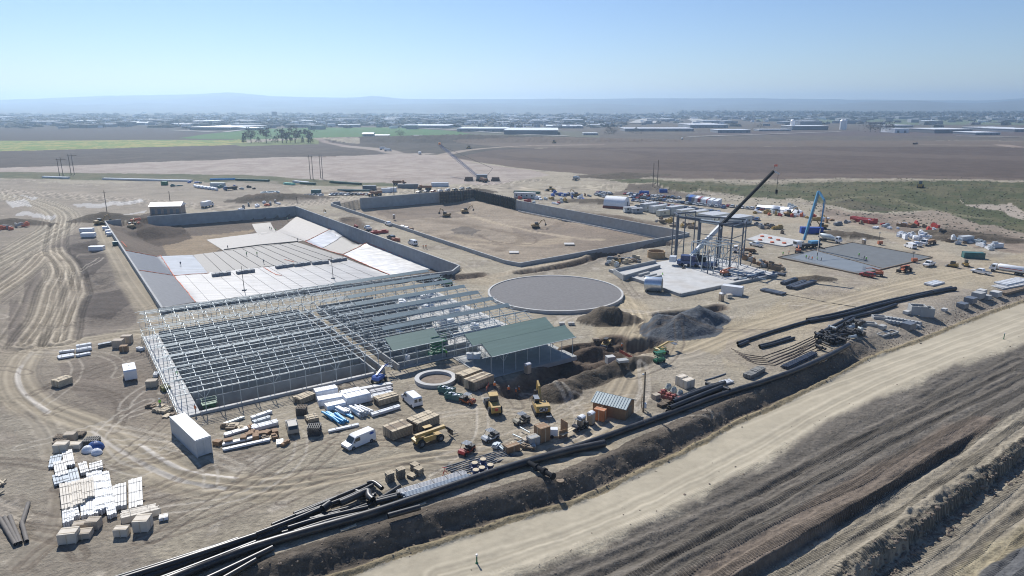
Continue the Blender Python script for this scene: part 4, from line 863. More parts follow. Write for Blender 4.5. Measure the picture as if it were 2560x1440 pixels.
def mk_telehandler(c):
    t=thing('telehandler',None,None)
    M().prof([(-2.7,.7),(2.2,.7),(2.3,1.1),(-.2,1.3),(-2.2,1.5),(-2.9,1.3)],-.75,.75).box(-.4,-.95,.8,2.2,.55,.9).obj('chassis',c,t)
    M().prof([(-.6,1.2),(1.1,1.2),(.9,2.5),(-.4,2.5)],.35,1.15).obj('cab',BLM,t); M().box(.2,.75,2.5,1.5,.9,.06).obj('cab_roof',c,t)
    M().bar((-2.6,-.2,1.9),(3.0,-.2,2.1),.55).obj('boom',c,t); M().bar((2.9,-.2,2.1),(4.0,-.2,1.2),.35).box(4.1,-.2,.4,.15,1.6,1.0).obj('carriage',BLM,t)
    for sd in (-1,1): M().box(4.75,-.2+sd*.5,.35,1.3,.14,.08).obj('fork',BLM,t)
    wheels4(t,(-1.9,1.7),1.05,.68,.5); return t
def mk_loader(c):
    t=thing('wheel_loader',None,None)
    M().prof([(-3.1,.8),(.2,.8),(.2,1.7),(-1.0,2.1),(-3.0,1.9),(-3.3,1.4)],-.85,.85).obj('engine_body',c,t); M().box(1.1,0,.8,1.6,1.0,.7).obj('front_frame',c,t)
    M().prof([(-1.0,1.7),(.6,1.7),(.5,3.2),(-.85,3.2)],-.75,.75).obj('cab',GLS,t); M().box(-.15,0,3.2,1.8,1.7,.14).obj('cab_roof',c,t); M().box(-3.35,0,1.3,.06,.5,.5).obj('slow_sign',REDM,t)
    M().bar((1.2,.5,1.7),(3.0,.5,.7),.25).bar((1.2,-.5,1.7),(3.0,-.5,.7),.25).obj('lift_arm',c,t); M().prof([(2.7,.2),(4.0,.15),(4.0,.25),(3.0,.4),(2.9,1.3),(2.6,1.3)],-1.3,1.3).obj('bucket',GALD,t)
    wheels4(t,(-1.9,1.5),1.0,.78,.55); return t
def mk_excavator(c,word=False,sc=1):
    t=thing('excavator',None,None)
    for sd in (-1,1): M().prof([(-1.9,.15),(-1.5,0),(1.5,0),(1.9,.15),(2.0,.5),(1.6,.8),(-1.6,.8),(-2.0,.5)],sd*1.15-.3,sd*1.15+.3).obj('track',TYR,t)
    M().box(0,0,.6,1.6,1.8,.35).obj('turntable',BLM,t); hs=M().prof([(-2.3,1.0),(1.5,1.0),(1.5,1.6),(-.6,1.75),(-.8,2.2),(-2.2,2.15),(-2.5,1.7)],-1.3,1.3).obj('house',c,t)
    M().prof([(-.5,1.6),(1.45,1.6),(1.3,2.8),(-.5,2.85)],.35,1.25).obj('cab',GLS,t); M().box(.4,.8,2.85,1.9,.95,.08).obj('cab_roof',GALD,t)
    if word:
        cu=bpy.data.curves.new('lettering','FONT'); cu.body='CAT'; cu.size=.85; cu.extrude=.02; cu.align_x='CENTER'; tmp=bpy.data.objects.new('tmp',cu); COL.objects.link(tmp)
        me_=bpy.data.meshes.new_from_object(tmp); bpy.data.objects.remove(tmp); me_.materials.clear(); me_.materials.append(WHT)
        M().box(-2.47,0,1.2,.08,1.5,.8).obj('badge_plate',BLM,t); o=link('lettering',me_,t); o.rotation_euler=(R(90),0,R(-90)); o.location=(-2.54,0,1.32); KIDS[t.name].append(o)
    M().tube([(1.0,-.2,1.5),(2.8,-.2,3.9),(4.2,-.2,4.4)],[.28,.3,.2],4).obj('boom',c,t); M().tube([(4.1,-.2,4.5),(5.0,-.2,2.2)],[.22,.15],4).obj('stick',c,t); M().prof([(4.6,1.2),(5.2,1.1),(5.5,1.8),(5.1,2.3),(4.8,2.2)],-.65,.3).obj('bucket',BLM,t); return t
def mk_skid(c):
    t=thing('skid_steer',None,None)
    M().prof([(-1.5,.4),(1.2,.4),(1.2,.9),(-.5,1.2),(-1.5,1.3)],-.55,.55).obj('body',c,t); M().prof([(-.6,1.1),(.9,.95),(.8,2.0),(-.5,2.05)],-.45,.45).obj('cab',GLS,t); M().box(.1,0,2.05,1.5,1.0,.1).obj('cab_roof',BLM,t)
    for sd in (-1,1): M().prof([(-1.4,.1),(1.3,.1),(1.4,.45),(-1.5,.5)],sd*.75-.18,sd*.75+.18).obj('track',TYR,t); M().bar((-1.3,sd*.75,1.5),(1.7,sd*.75,.5),.16).obj('lift_arm',c,t)
    M().prof([(1.5,.1),(2.4,.05),(2.4,.15),(1.75,.3),(1.7,.8),(1.5,.8)],-.95,.95).obj('bucket',GALD,t); return t
def mk_boomlift(c,up=1.0):
    t=thing('boom_lift',None,None)
    M().box(0,0,.45,2.6,1.5,.4).obj('chassis',GALD,t); M().prof([(-1.5,.9),(.9,.9),(.9,1.5),(-1.2,1.7),(-1.5,1.5)],-.85,.85).obj('turret',c,t)
    M().bar((-1.0,0,1.8),(2.2,0,1.9+up),.36).obj('boom',c,t); M().bar((2.2,0,1.9+up),(3.9,0,1.4+up*1.3),.24).obj('jib',c,t)
    m=M(); z=1.0+up*1.1
    for zz in (0,.55,1.05):
        for a,b in (((3.9,-.8),(4.8,-.8)),((4.8,-.8),(4.8,.8)),((4.8,.8),(3.9,.8)),((3.9,.8),(3.9,-.8))): m.bar((*a,z+zz),(*b,z+zz),.06)
    m.box(4.35,0,z-.05,.95,1.6,.06).obj('basket',GALD,t); wheels4(t,(-1.0,1.05),.95,.48,.36); return t
def mk_scissor(c):
    t=thing('scissor_lift',None,None); M().box(0,0,.35,2.6,1.2,.5).obj('chassis',c,t); m=M()
    for k in range(3):
        for sd in (-1,1): m.bar((-1.1,sd*.4,.9+.5*k),(1.1,sd*.4,1.35+.5*k),.1).bar((1.1,sd*.4,.9+.5*k),(-1.1,sd*.4,1.35+.5*k),.1)
    m.obj('scissor_arms',c,t); m=M().box(0,0,2.4,2.7,1.3,.15)
    for zz in (2.95,3.45):
        for a,b in (((-1.3,-.6),(1.3,-.6)),((1.3,-.6),(1.3,.6)),((1.3,.6),(-1.3,.6)),((-1.3,.6),(-1.3,-.6))): m.bar((*a,zz),(*b,zz),.06)
    m.obj('platform',c,t); wheels4(t,(-.9,.9),.55,.3,.25,False); return t
def mk_truck(pm,load,lm,L_=8.5):
    t=thing('truck',None,None); h=L_/2
    M().prof([(h-2.0,.7),(h,.7),(h+.05,1.5),(h-.35,1.7),(h-.7,2.6),(h-2.0,2.65)],-1.15,1.15,(1.7,.1,.9)).obj('cab',pm,t); M().prof([(h-.66,2.5),(h-.33,1.75),(h-.25,1.8),(h-.6,2.55)],-.9,.9).obj('windscreen',GLS,t)
    for sd in (-1,1): M().box(h-1.3,sd*1.1,1.75,.8,.08,.6).obj('side_window',GLS,t)
    M().box(-1,0,.7,L_-2,.9,.3).obj('chassis',BLM,t)
    if load=='tank': M().tube([(-h,0,1.9),(-h+.3,0,1.9),(h-2.7,0,1.9),(h-2.4,0,1.9)],[.9,1.1,1.1,.9],16).obj('tank',lm,t,smooth=True); M().box(-1.2,-1.1,1.75,L_-3.5,.06,.22).box(-1.2,1.1,1.75,L_-3.5,.06,.22).obj('red_stripe',REDM,t)
    elif load=='mixer': M().tube([(-h+.2,0,2.7),(-h+1.2,0,2.3),(-.3,0,2.0),(h-2.6,0,1.6)],[.5,1.0,1.2,.7],14).obj('drum',lm,t,smooth=True); M().bar((-h,0,2.6),(-h-.6,0,1.4),.4).obj('chute',GALD,t)
    elif load=='dump': M().prof([(-h,1.1),(h-2.3,1.0),(h-2.1,2.3),(-h-.2,2.3)],-1.25,1.25).obj('dump_bed',lm,t); M().box(-1.1,0,2.31,L_-3,2.1,.03).obj('load',SOILM,t)
    elif load=='flat': M().box(-1.1,0,1.05,L_-2.3,2.4,.15).obj('flat_bed',lm,t); M().box(-1.3,0,1.2,L_-4,1.6,.7).obj('deck_load',PLY,t)
    elif load=='box': M().box(-1.1,0,1.05,L_-2.4,2.45,2.4).obj('cargo_box',lm,t)
    wheels4(t,(-h+.9,-h+2.1,h-1.2),1.0,.5,.4); return t
def mk_artic(c):
    t=thing('articulated_dump_truck',None,None)
    M().prof([(2.2,1.2),(5,1.2),(5.1,1.9),(3.6,2.3),(3.4,3.3),(2.3,3.3)],-1.2,1.2).obj('cab',c,t); M().prof([(-4.6,1.6),(1.6,1.4),(2.0,3.0),(-4.9,2.9)],-1.4,1.4).obj('dump_bed',c,t); M().box(-1.5,0,2.95,5.6,2.4,.1).obj('load',SOILM,t); wheels4(t,(-3.4,-1.7,3.4),1.35,.85,.6); return t
def mk_ctrailer(pm,L_=4.8):
    t=thing('cargo_trailer',None,None); M().prof([(-L_/2,.5),(L_/2,.5),(L_/2,2.3),(L_/2-.25,2.55),(-L_/2+.05,2.55),(-L_/2,2.4)],-1.15,1.15).obj('box',pm,t); M().box(.9,0,2.56,.35,.35,.08).box(-.9,0,2.56,.35,.35,.08).obj('roof_vent',GALV,t)
    M().bar((L_/2,.5,.5),(L_/2+1.2,0,.5),.1).bar((L_/2,-.5,.5),(L_/2+1.2,0,.5),.1).obj('tow_bar',BLM,t); wheels4(t,(-.6,.25),1.1,.34,.2,False); return t
PROTO={}
def put(kind,px,py,rz,label,cat,group=None,dz=0,key=None,scale=None,loc=None):
    l=loc or at(px,py,dz)
    if isinstance(rz,tuple): rz=ang(*rz)
    k=kind.__name__ if hasattr(kind,'__name__') and kind.__name__!='<lambda>' else key
    k=key or k
    if k not in PROTO:
        t=kind(); PROTO[k]=t; t.location=l; t.rotation_euler=(0,0,rz); tag(t,label,cat,group)
        if scale: t.scale=(scale,)*3
        return t
    t=dup(PROTO[k],l,rz,label,None)
    for q in ('group',):
        if q in t: del t[q]
    if group: t['group']=group
    t['category']=cat; t.scale=(scale or 1,)*3
    return t
van=lambda:mk_van(P_WH); 
V=put(van,1030,1008,((1048,1020),(1010,988)),'white cargo van with two rear windows parked beside the white wrapped packs','van',key='van')
V=put(van,898,1112,((930,1098),(868,1124)),'white cargo van with a dark oval badge on its side, nearest the camera','van',key='van')
# the oval badge is on this van only
M().lathe([(.45,0),(.45,.03),(.01,.035)],0,0,20).obj('oval_badge',BLU,V).rotation_euler=(R(90),0,0)
bo=[o for o in V.children if o.name.startswith('oval_badge')][0]; bo.location=(-2.0,-.88,1.75); bo.scale=(1,.5,1); bo2=link('oval_badge',bo.data,V); bo2.location=(-2.0,.90,1.75); bo2.rotation_euler=(R(90),0,0); bo2.scale=(1,.5,1)
put(van,1032,612,((1045,617),(1020,607)),'white van between the two basins beside two workers in orange','van',key='van')
put(van,2275,620,((2290,625),(2262,616)),'white van right behind the poured slab beside a white pickup','van',key='van')
put(lambda:mk_suv(P_TN),731,1075,((737,1095),(726,1055)),'tan station car with dusty roof parked left of a stack of dark racks','car',key='suvtan')
pw_=lambda:mk_pickup(P_WH)
for a in [((2290,615),((2300,619),(2275,610)),'white pickup beside the white van behind the poured slab'),((2322,665),((2340,658),(2302,670)),'white crew pickup at the near right corner of the poured slab'),((2452,685),((2472,688),(2430,680)),'white pickup with an orange load parked before the tank truck'),
 ((1890,616),((1905,619),(1872,612)),'white pickup behind the tall steel frame'),((972,564),((982,568),(962,560)),'white pickup beside the low wall of the right basin'),((920,574),((930,578),(910,571)),'white pickup behind the long basin wall'),((2305,598),((2318,602),(2292,594)),'white pickup under the white loads at the storage yard')]:
    put(pw_,*a[0],a[1],a[2],'pickup truck','pickups around the site',key='pw')
put(lambda:mk_suv(P_GY),978,597,((990,600),(968,593)),'dark open backed car between the basins left of the white van','car',key='suvg')
put(lambda:mk_suv(P_RD),2168,692,((2180,695),(2155,690)),'small silver and red car at the near corner of the poured slab','car',key='suvr')
put(lambda:mk_telehandler(YEL),1072,1105,((1040,1108),(1110,1085)),'yellow telehandler with lowered boom in front of the long timber stacks','telehandler',key='tele')
put(lambda:mk_loader(YEL),1233,1025,((1240,1040),(1222,1000)),'yellow wheel loader seen from behind with red slow sign','wheel loader',key='ld')
E_=put(lambda:mk_excavator(YEL,True),1352,1030,((1360,1045),(1343,1008)),'yellow excavator with white letters on its black rear badge','excavator',key='ex')
put(lambda:mk_skid(YEL),1515,866,((1530,858),(1500,872)),'yellow tracked skid steer with a bucket working beside the soil cut','skid steer',key='sk')
put(lambda:mk_boomlift(YEL,.6),1652,885,((1632,890),(1670,878)),'yellow boom lift on the dirt right of the soil cut','boom lift',key='bly')
put(lambda:mk_scissor(GRM),1648,906,.5,'green lift with a worker in front of the yellow boom lift','scissor lift',key='scg')
put(lambda:mk_scissor(GRM),528,1013,AU,'green scissor lift inside the near left corner of the frame','scissor lift',key='scg',loc=(*UV(4.5,2.2),-1.9))
put(lambda:mk_scissor(GRM),1103,878,AU,'bright green scissor lift standing between the two green roofs','scissor lift',key='scg',scale=1.5,loc=(*UV(52.5,1.0),.11))
put(lambda:mk_boomlift(GRM,.3),1118,715,AU+2,'green boom lift at the far right corner of the frame','boom lift',key='blg')
put(lambda:mk_boomlift(BLU,.8),948,955,((940,958),(972,935)),'blue boom lift at the end of the front channel wall','boom lift',key='blb')
for i,(a,r,c,k,l) in enumerate([((1169,1008),((1155,1002),(1190,1012)),m_('buggy_orange',(.4,.1,.03),.5),'u1','black and orange utility buggy beside the teal dumpsters'),((1167,1133),((1185,1118),(1148,1145)),P_RD,'u2','black buggy with red nose and slatted roof nearest the camera'),
  ((1226,1100),((1245,1092),(1205,1110)),P_SI,'u3','silver grey buggy with loaded bed right of the telehandler'),((1304,1058),((1325,1052),(1285,1065)),m_('buggy_camouflage',(.22,.2,.15),.6),'u4','dusty brown buggy carrying tools below the excavator'),((1450,1072),((1458,1068),(1440,1076)),P_BK,'u5','small black buggy parked in front of the portable toilets')]):
    put((lambda c=c:mk_utv(c)),*a,r,l,'buggy','utility buggies in the yard',key=k)
ORL=lambda:mk_boomlift(ORG,.6)
for a in [((1812,694),.3,'orange boom lift on the slab right of the crane'),((2195,690),2.6,'orange boom lift at the near edge of the poured slab, left of the telehandler'),((1995,632),1.2,'orange lift at the left corner of the poured slab')]: put(ORL,*a[0],a[1],a[2],'boom lift','orange boom lifts',key='blo',dz=0.75 if a[0][0]==1812 else 0)
put(lambda:mk_telehandler(ORG),2262,680,((2285,672),(2240,686)),'orange telehandler at the near right corner of the poured slab','telehandler',key='telo')
put(lambda:mk_skid(YEL),2382,668,2.2,'small yellow loader right of the white crew pickup','skid steer',key='sk'); put(lambda:mk_skid(YEL),2414,665,1.2,'brown skid steer left of the tank truck','skid steer',key='sk')
put(lambda:mk_skid(YEL),1540,658,2.6,'small green and orange tractor on the dirt left of the tall frame','skid steer',key='sk')
put(lambda:mk_truck(P_WH,'tank',WHT,10),2516,683,((2545,685),(2478,675)),'white tank truck with a red stripe at the right edge','tank truck',key='tk')
put(lambda:mk_truck(P_WH,'mixer',GALV,9),2075,605,((2055,600),(2100,607)),'concrete mixer truck behind the blue pump boom','mixer truck',key='mix')
put(lambda:mk_truck(P_WH,'mixer',GALV,9),1440,450,((1430,450),(1450,446)),'mixer truck driving on the dirt beside the far brown field','mixer truck',key='mix')
put(lambda:mk_truck(P_WH,'flat',PLY,9),2320,612,((2340,606),(2300,614)),'flatbed truck with a dark loader in the storage yard','flatbed truck',key='flt')
put(lambda:mk_truck(P_WH,'flat',PLY,9),1860,632,((1885,630),(1840,628)),'white flatbed truck behind the tall steel frame','flatbed truck',key='flt')
put(lambda:mk_truck(P_WH,'box',WHT,9),519,518,((505,520),(535,512)),'white box trailer truck behind the left basin, right of the shed','truck',key='bx')
put(lambda:mk_truck(P_BL,'dump',BLM,9),576,475,((585,474),(566,476)),'dark dump truck beside the white half pipes, far left','dump truck',key='dp')
put(lambda:mk_artic(m_('dusty_orange',(.26,.13,.07),.7)),938,490,((955,488),(922,492)),'big brown articulated dump truck beyond the right basin','dump truck',key='art')
for i,a in enumerate([((998,462),0.2,'brown hauler left of the long grey container row'),((1062,475),2.9,'brown hauler right of the long grey container row'),((1208,455),2.0,'dark orange hauler at the foot of the blue lattice boom')]): put(lambda:0,*a[0],a[1],a[2],'dump truck',None,key='art')
BULL=lambda:mk_excavator(m_('dusty_yellow',(.30,.20,.08),.6))
for a in [((250,562),1.0,'dusty yellow excavator behind the far left corner of the basin'),((1116,542),2.6,'small roller machine on the floor of the right basin'),((1163,533),.4,'yellow excavator on the slope of the right basin'),((1340,570),.2,'reddish brown crawler machine in the middle of the right basin'),((818,545),2.2,'dark machine between the two basins'),
   ((330,572),1.8,'dark excavator standing on the soil heap in the breach of the left basin'),((1443,492),2.8,'brown excavator left of the white tent'),((2055,572),2.8,'yellow excavator right of the blue container'),((1972,540),.2,'yellow machine by the white tarps on the right')]:
    put(BULL,*a[0],a[1],a[2],'excavator','dusty machines around the basins',key='exd')
for a in [((1322,495),.4,'yellow loader beside the orange fencing'),((1376,478),2.8,'yellow loader on the dirt beyond the formwork')]: put(lambda:0,*a[0],a[1],a[2],'wheel loader',None,key='ld')
put(lambda:mk_ctrailer(WHT),327,945,((323,925),(333,962)),'white enclosed cargo trailer alone on the dirt at left','trailer',key='ct')
# shipping containers
def container(px,py,L_,rz,mt,label,Hc=2.75,dz=0,cat='container',grp=None):
    t=thing('shipping_container',label,cat,at(px,py,dz),rz,grp); M().box(0,0,.15,L_-.1,2.34,Hc-.27).obj('panel',mt,t)
    m=M()
    n=int(L_/.45)
    for k in range(n):
        for sd in (-1,1): m.box(-L_/2+.3+k*(L_-.6)/n+.15,sd*1.19,.2,.2,.05,Hc-.35)
    for k in range(5): m.box(L_/2-.03,-.9+.45*k,.2,.05,.18,Hc-.35)
    m.obj('corrugation',mt,t)
    f=M()
    for a in (-1,1):
        for b in (-1,1): f.box(a*(L_/2-.08),b*1.16,0,.18,.16,Hc)
    for b in (-1,1): f.box(0,b*1.16,Hc-.12,L_-.35,.15,.13).box(0,b*1.16,0,L_-.35,.15,.16)
    f.obj('frame',mt,t); M().box(0,0,Hc-.12,L_-.35,2.15,.1).obj('roof',mt,t); M().box(L_/2+.01,.0,.3,.05,.06,Hc-.6).obj('door_bar',GALV,t); return t
a,b=P(470,1113),P(502,1147); 
CONT=m_('container_grey',(.52,.55,.57),.5,noise=.06,dirt=.15)
c=container(484,1110,12.2,R(-46.5),CONT,'long pale grey shipping container in the near left of the yard',3.1); c.location=(-54.0,104.4,gz(-54,104))
container(1830,735,6.1,AU-R(64),WHT,'white container box right of the pale slab',2.6); container(2028,583,9.5,R(-6),m_('container_blue',(.02,.07,.36),.5),'bright blue container behind the pump truck boom'); container(2432,645,7,R(-12),TEAL,'dark green open dumpster in the right yard',2.2)
container(2413,605,6,.3,CONT,'grey box trailer right of the flatbed truck',2.6)
for i,a in enumerate([((924,474),9,'dark grey container left of the two white cabins beyond the basins'),((1020,470),14,'long dark grey container beyond the basins')]): container(*a[0],a[1],R(4),GALD,a[2])
for i,a in enumerate([((965,481),6,'first white cabin between the dark containers'),((980,480),6,'second white cabin between the dark containers'),((1100,466),12,'long pale trailer with a white tank beyond the right basin')]): container(*a[0],a[1],R(4),WHM,a[2])
container(791,485,6,R(4),TEAL,'teal container left of the parked car row beyond the basins'); container(545,467,10,R(-3),GALV,'grey trailer beside a white tank, far left'); container(412,463,4,0,GRM,'small green container, far left')
for i in range(7): container(1722+i*7.5,500+i*1.3,12,R(68),[P_GY,BLU,GALD,WHM,m_('container_maroon',(.2,.03,.04),.6),GALV,REDM][i],['black','blue','dark grey','pale','maroon','grey','red'][i]+' container in the tight row behind the car park')
for i in range(3): container(1765+i*14,508+i*2,12,R(62),WHM,'white container at the right end of the tight row, number %s from the left'%['one','two','three'][i],2.9)
container(1610,487,6,R(-5),BLU,'blue tarped container behind the car park, left one',2.4); container(1658,481,5,R(-5),BLU,'blue tarped container behind the car park, right one',2.2)
# cars in the car park: body, glass and tyres in one small mesh
def lotcar(pm):
    m=M(); m.prof([(-2.2,.35),(2.2,.35),(2.3,.75),(1.3,.95),(.6,1.42),(-1.2,1.45),(-2.25,1.0)],-.88,.88,(.9,.18,.55)); m.k=1
    m.prof([(.62,1.36),(1.28,.98),(1.34,1.02),(.68,1.42)],-.66,.66)
    for sd in (-1,1): m.prof([(-1.9,1.0),(1.05,1.0),(.5,1.36),(-1.1,1.38)],sd*.82-.04,sd*.82+.04)
    m.prof([(-2.15,1.03),(-1.3,1.4),(-1.35,1.47),(-2.25,1.08)],-.64,.64); m.k=2
    for x_ in (-1.4,1.4):
        for sd in (-1,1): m.wheel(x_,sd*.8,.33,.22,10)
    return m.mesh('parked_car',[pm,GLS,TYR])
LC=[(n,lotcar(p)) for n,p in (('white',P_WH),('silver',P_SI),('black',P_BK),('dark grey',P_GY),('red',P_RD),('dark blue',P_BL),('white',P_WH),('silver',P_SI))]
ORDN=['first','second','third','fourth','fifth','sixth','seventh','eighth','ninth','tenth','eleventh','twelfth','thirteenth','fourteenth','fifteenth','sixteenth','seventeenth','eighteenth','nineteenth','twentieth','twenty first','twenty second','twenty third','twenty fourth','twenty fifth','twenty sixth','twenty seventh','twenty eighth']
rr=random.Random(3)
for (x0,y0),(x1,y1),n_,nm in [((1580,502),(1800,534),25,'front row of the car park'),((1572,493),(1815,521),26,'second row of the car park'),((1560,486),(1700,497),17,'third row of the car park'),((1487,487),(1512,493),6,'short row left of the tent'),((1490,483),(1530,486),6,'row behind the tent'),((1800,516),(1925,527),10,'row right of the office blocks'),((765,491),(806,490),5,'row beside the teal container'),((825,488),(925,488),10,'row left of the brown dump truck'),((1040,484),(1180,472),8,'row beyond the formwork wall'),((1820,540),(1900,552),6,'loose row at the right of the offices'),((1590,518),(1612,521),3,'pair of spaces beside the tent')]:
    for i in range(n_):
        t_=(i+.5)/n_; x_=x0+(x1-x0)*t_+rr.uniform(-1.5,1.5); y_=y0+(y1-y0)*t_+rr.uniform(-.5,.5); n,me_=rr.choice(LC)
        o=link('parked_car',me_); o.location=at(x_,y_); o.rotation_euler=(0,0,R(58)+rr.uniform(-.07,.07)+(math.pi if rr.random()<.5 else 0)); tag(o,'%s car, %s from left in the %s'%(n,ORDN[i],nm),'car','parked cars')
# ---------------------------------------------------------------- cranes and masts
def lattice(m,a,b,w,t=.12,n=30):
    a=Vector(a);b=Vector(b); d=(b-a).normalized(); s=d.cross(Vector((0,0,1))).normalized(); u=s.cross(d); c=[s*i*w/2+u*j*w/2 for i,j in ((-1,-1),(1,-1),(1,1),(-1,1))]
    for q in c: m.bar(a+q,b+q,t)
    for k in range(n):
        p=a+(b-a)*k/n; p2=a+(b-a)*(k+1)/n
        for i in range(4): m.bar(p+c[i],p2+c[(i+1)%4],t*.6)
def ray(px,py,dist_xy):
    "point above the ground on the sight line at a given distance north"
    dx=(px-1280)/F; dy=(720-py)/F; vy=math.cos(PITCH)+dy*math.sin(PITCH); vz=-math.sin(PITCH)+dy*math.cos(PITCH); t_=dist_xy/vy; return (dx*t_,dist_xy,H+vz*t_)
x0,y0=P(1740,672); t=thing('mobile_crane','large mobile crane with long dark boom reaching up right over the tall frame','crane')
tip=ray(1934,428,y0+6.0); ba=Vector((x0-2.0,y0+2.2,3.4)); tp=Vector(tip); f0=lambda k:tuple(ba+(tp-ba)*k)
DKB=m_('dark_boom',(.022,.024,.028),.85,spec=.1)
M().bar(f0(0),f0(.37),1.25).obj('base_boom',m_('crane_white',(.55,.58,.62),.4),t); M().bar(f0(.36),f0(.62),1.0).obj('middle_boom',DKB,t); M().bar(f0(.61),f0(1),.85).obj('upper_boom',DKB,t)
M().bar((tp.x,tp.y,tp.z),(tp.x+2,tp.y,tp.z-.9),.45).obj('boom_head',m_('crane_white',(.55,.58,.62),.4),t); M().tube([(tp.x,tp.y,tp.z),(tp.x+.2,tp.y,tp.z+2.2)],.06,5).obj('flag_staff',BLM,t); M().box(tp.x+.6,tp.y,tp.z+1.6,1.1,.05,.7).obj('flag',m_('red_and_white_flag',(.7,.2,.15),.7),t)
M().tube([(tp.x+1.7,tp.y,tp.z-.8),(tp.x+1.7,tp.y,tp.z-6.5)],.07,5).obj('hoist_cable',BLM,t); M().box(tp.x+1.7,tp.y,tp.z-7.7,.7,.4,1.3).obj('hook_block',DKB,t)
rz=R(-20); t2=t
cx,cy=x0,y0
M().box(cx,cy,1.6,13,2.8,1.2,rz=rz).obj('carrier',P_BL,t); M().box(cx-2.5,cy+1.5,2.9,5,2.9,1.6,rz=rz).obj('turntable_house',m_('crane_navy',(.03,.04,.12),.4),t); M().box(cx-7.5,cy+2.9,2.0,2.2,2.7,1.9,rz=rz).obj('cab',m_('crane_white',(.55,.58,.62),.4),t); M().box(cx+1.5,cy-.5,3.0,3,3,1.6,rz=rz).obj('counterweight',DKB,t)
for k in range(5):
    for sd in (-1,1): M().wheel(0,0,.65,.5).obj('wheel',TYR,t).location=(cx+(k*2.3-4.6)*math.cos(rz)-sd*1.2*math.sin(rz),cy+(k*2.3-4.6)*math.sin(rz)+sd*1.2*math.cos(rz),.76)
for a,b in ((-5,-3),(5,-3),(-5,3),(5,3)): M().box(cx+a,cy+b-.34*a*.36,.76,1.2,1.2,.3).bar((cx+a*.8,cy+b*.3-.36*a,1.8),(cx+a,cy+b-.12*a,1.1),.35).obj('outrigger',BLM,t)
M().tube([(cx-1.5,cy+1,4),f0(.2)],.4,8).obj('lift_cylinder',GALV,t)
# concrete pump
x0,y0=P(2020,620); t=thing('pump_truck','concrete pump truck with folded blue boom beside the poured slab','pump truck')
PB=m_('pump_blue',(.10,.30,.48),.4); p0=Vector((x0-2,y0,3.2)); p1=Vector(ray(2046,478,y0-2)); p2=Vector(ray(2061,500,y0-6)); p3=Vector(ray(2051,572,y0-12)); p4=Vector(ray(2044,632,y0-22))
M().bar(p0,p1,.75).obj('boom_section',PB,t); M().bar(p1,p2,.6).obj('boom_section',PB,t); M().bar(p2,p3,.42).obj('boom_section',PB,t); M().tube([p3,p4,(p4.x,p4.y,1.4)],.16,6).obj('end_hose',BLM,t)
M().tube([p0+Vector((.5,-.5,0)),p1+Vector((.5,-.5,0)),p2+Vector((.3,-.5,0)),p3],.1,5).obj('delivery_pipe',GALD,t)
rz=R(14)
M().box(x0,y0,1.0,11,2.4,.8,rz=rz).obj('chassis',BLM,t); M().box(x0-5.0,y0-1.4,1.0,2.2,2.5,2.2,rz=rz).obj('cab',P_WH,t); M().box(x0-5.9,y0-1.65,2.0,.5,2.2,.9,rz=rz).obj('windscreen',GLS,t); M().box(x0+2.5,y0+.8,1.8,4,2.2,1.0,rz=rz).obj('hopper',PB,t)
for k in range(4):
    for sd in (-1,1): M().wheel(0,0,.55,.4).obj('wheel',TYR,t).location=(x0+(k*2.8-4.3)*math.cos(rz)-sd*1.1*math.sin(rz),y0+(k*2.8-4.3)*math.sin(rz)+sd*1.1*math.cos(rz),0)
for a,b in ((-4,-4.5),(5,-3.5)): M().bar((x0+a*.6,y0,1.2),(x0+a,y0+b,.5),.3).box(x0+a,y0+b,0,.9,.9,.3).obj('outrigger',BLM,t)
# blue lattice crane
t=thing('lattice_crane','blue lattice boom crane reaching left above the bare far field','crane'); x0,y0,_=at(1205,452); tp=ray(1099,362,y0+50); m=M(); lattice(m,(x0-3,y0,3),tp,1.5,.17,26); m.obj('lattice_boom',m_('lattice_blue',(.06,.10,.22),.5),t)
M().box(x0,y0,1.3,8,5,3.4).obj('house',GALD,t); M().tube([(x0+4,y0,4),(x0+8,y0+2,9),tp],.12,4).obj('stay_cable',BLM,t); M().box(tp[0],tp[1],tp[2],1.6,1.6,1.8).obj('boom_head',m_('orange_tip',(.8,.35,.15),.6),t)
for sd in (-1,1): M().box(x0,y0+sd*2.4,0,9,1.3,1.4).obj('track',TYR,t)
for sd in (-1,1): M().box(0,0,0,6.5,4.5,1.4).box(.2,0,1.4,5.6,4,1.5).solo('counterweight_stack',m_('dusty_brown',(.13,.09,.07),.8),'dark brown crane weights stacked %s of the blue lattice crane'%['','right','left'][sd],'weights','crane weights',(x0+sd*10,y0-sd,gz(x0,y0)))
# power poles
PWD=m_('dark_pole_wood',(.10,.075,.06),.8)
for g,(px,py,top,gn) in enumerate([(776,448,388,'mid'),(783,449,389,'mid'),(802,446,386,'mid'),(807,447,388,'mid'),(149,440,396,'l'),(158,440,393,'l'),(178,437,385,'l'),(186,437,384,'l'),(1632,467,407,'r'),(1643,464,400,'r')]):
    x_,y_,z_=at(px,py); h_=ray(px,top,y_)[2]-z_
    nm={'mid':'in the middle group of four beyond the basins','l':'in the left group of four beyond the dirt yard','r':'in the pair beyond the car park'}[gn]
    nth=['first','second','third','fourth','first','second','third','fourth','left','right'][g]
    t=thing('power_pole','tall wooden power pole, %s %s'%(nth,nm),'pole',(x_,y_,z_),0,'tall power poles'); M().tube([(0,0,0),(0,0,h_)],[.26,.18],6).obj('shaft',PWD,t)
    if g in (0,2,4,6): M().box(6 if g<4 else 3,0,h_*.92,14 if g<4 else 8,.3,.3).obj('crossarm',PWD,t)
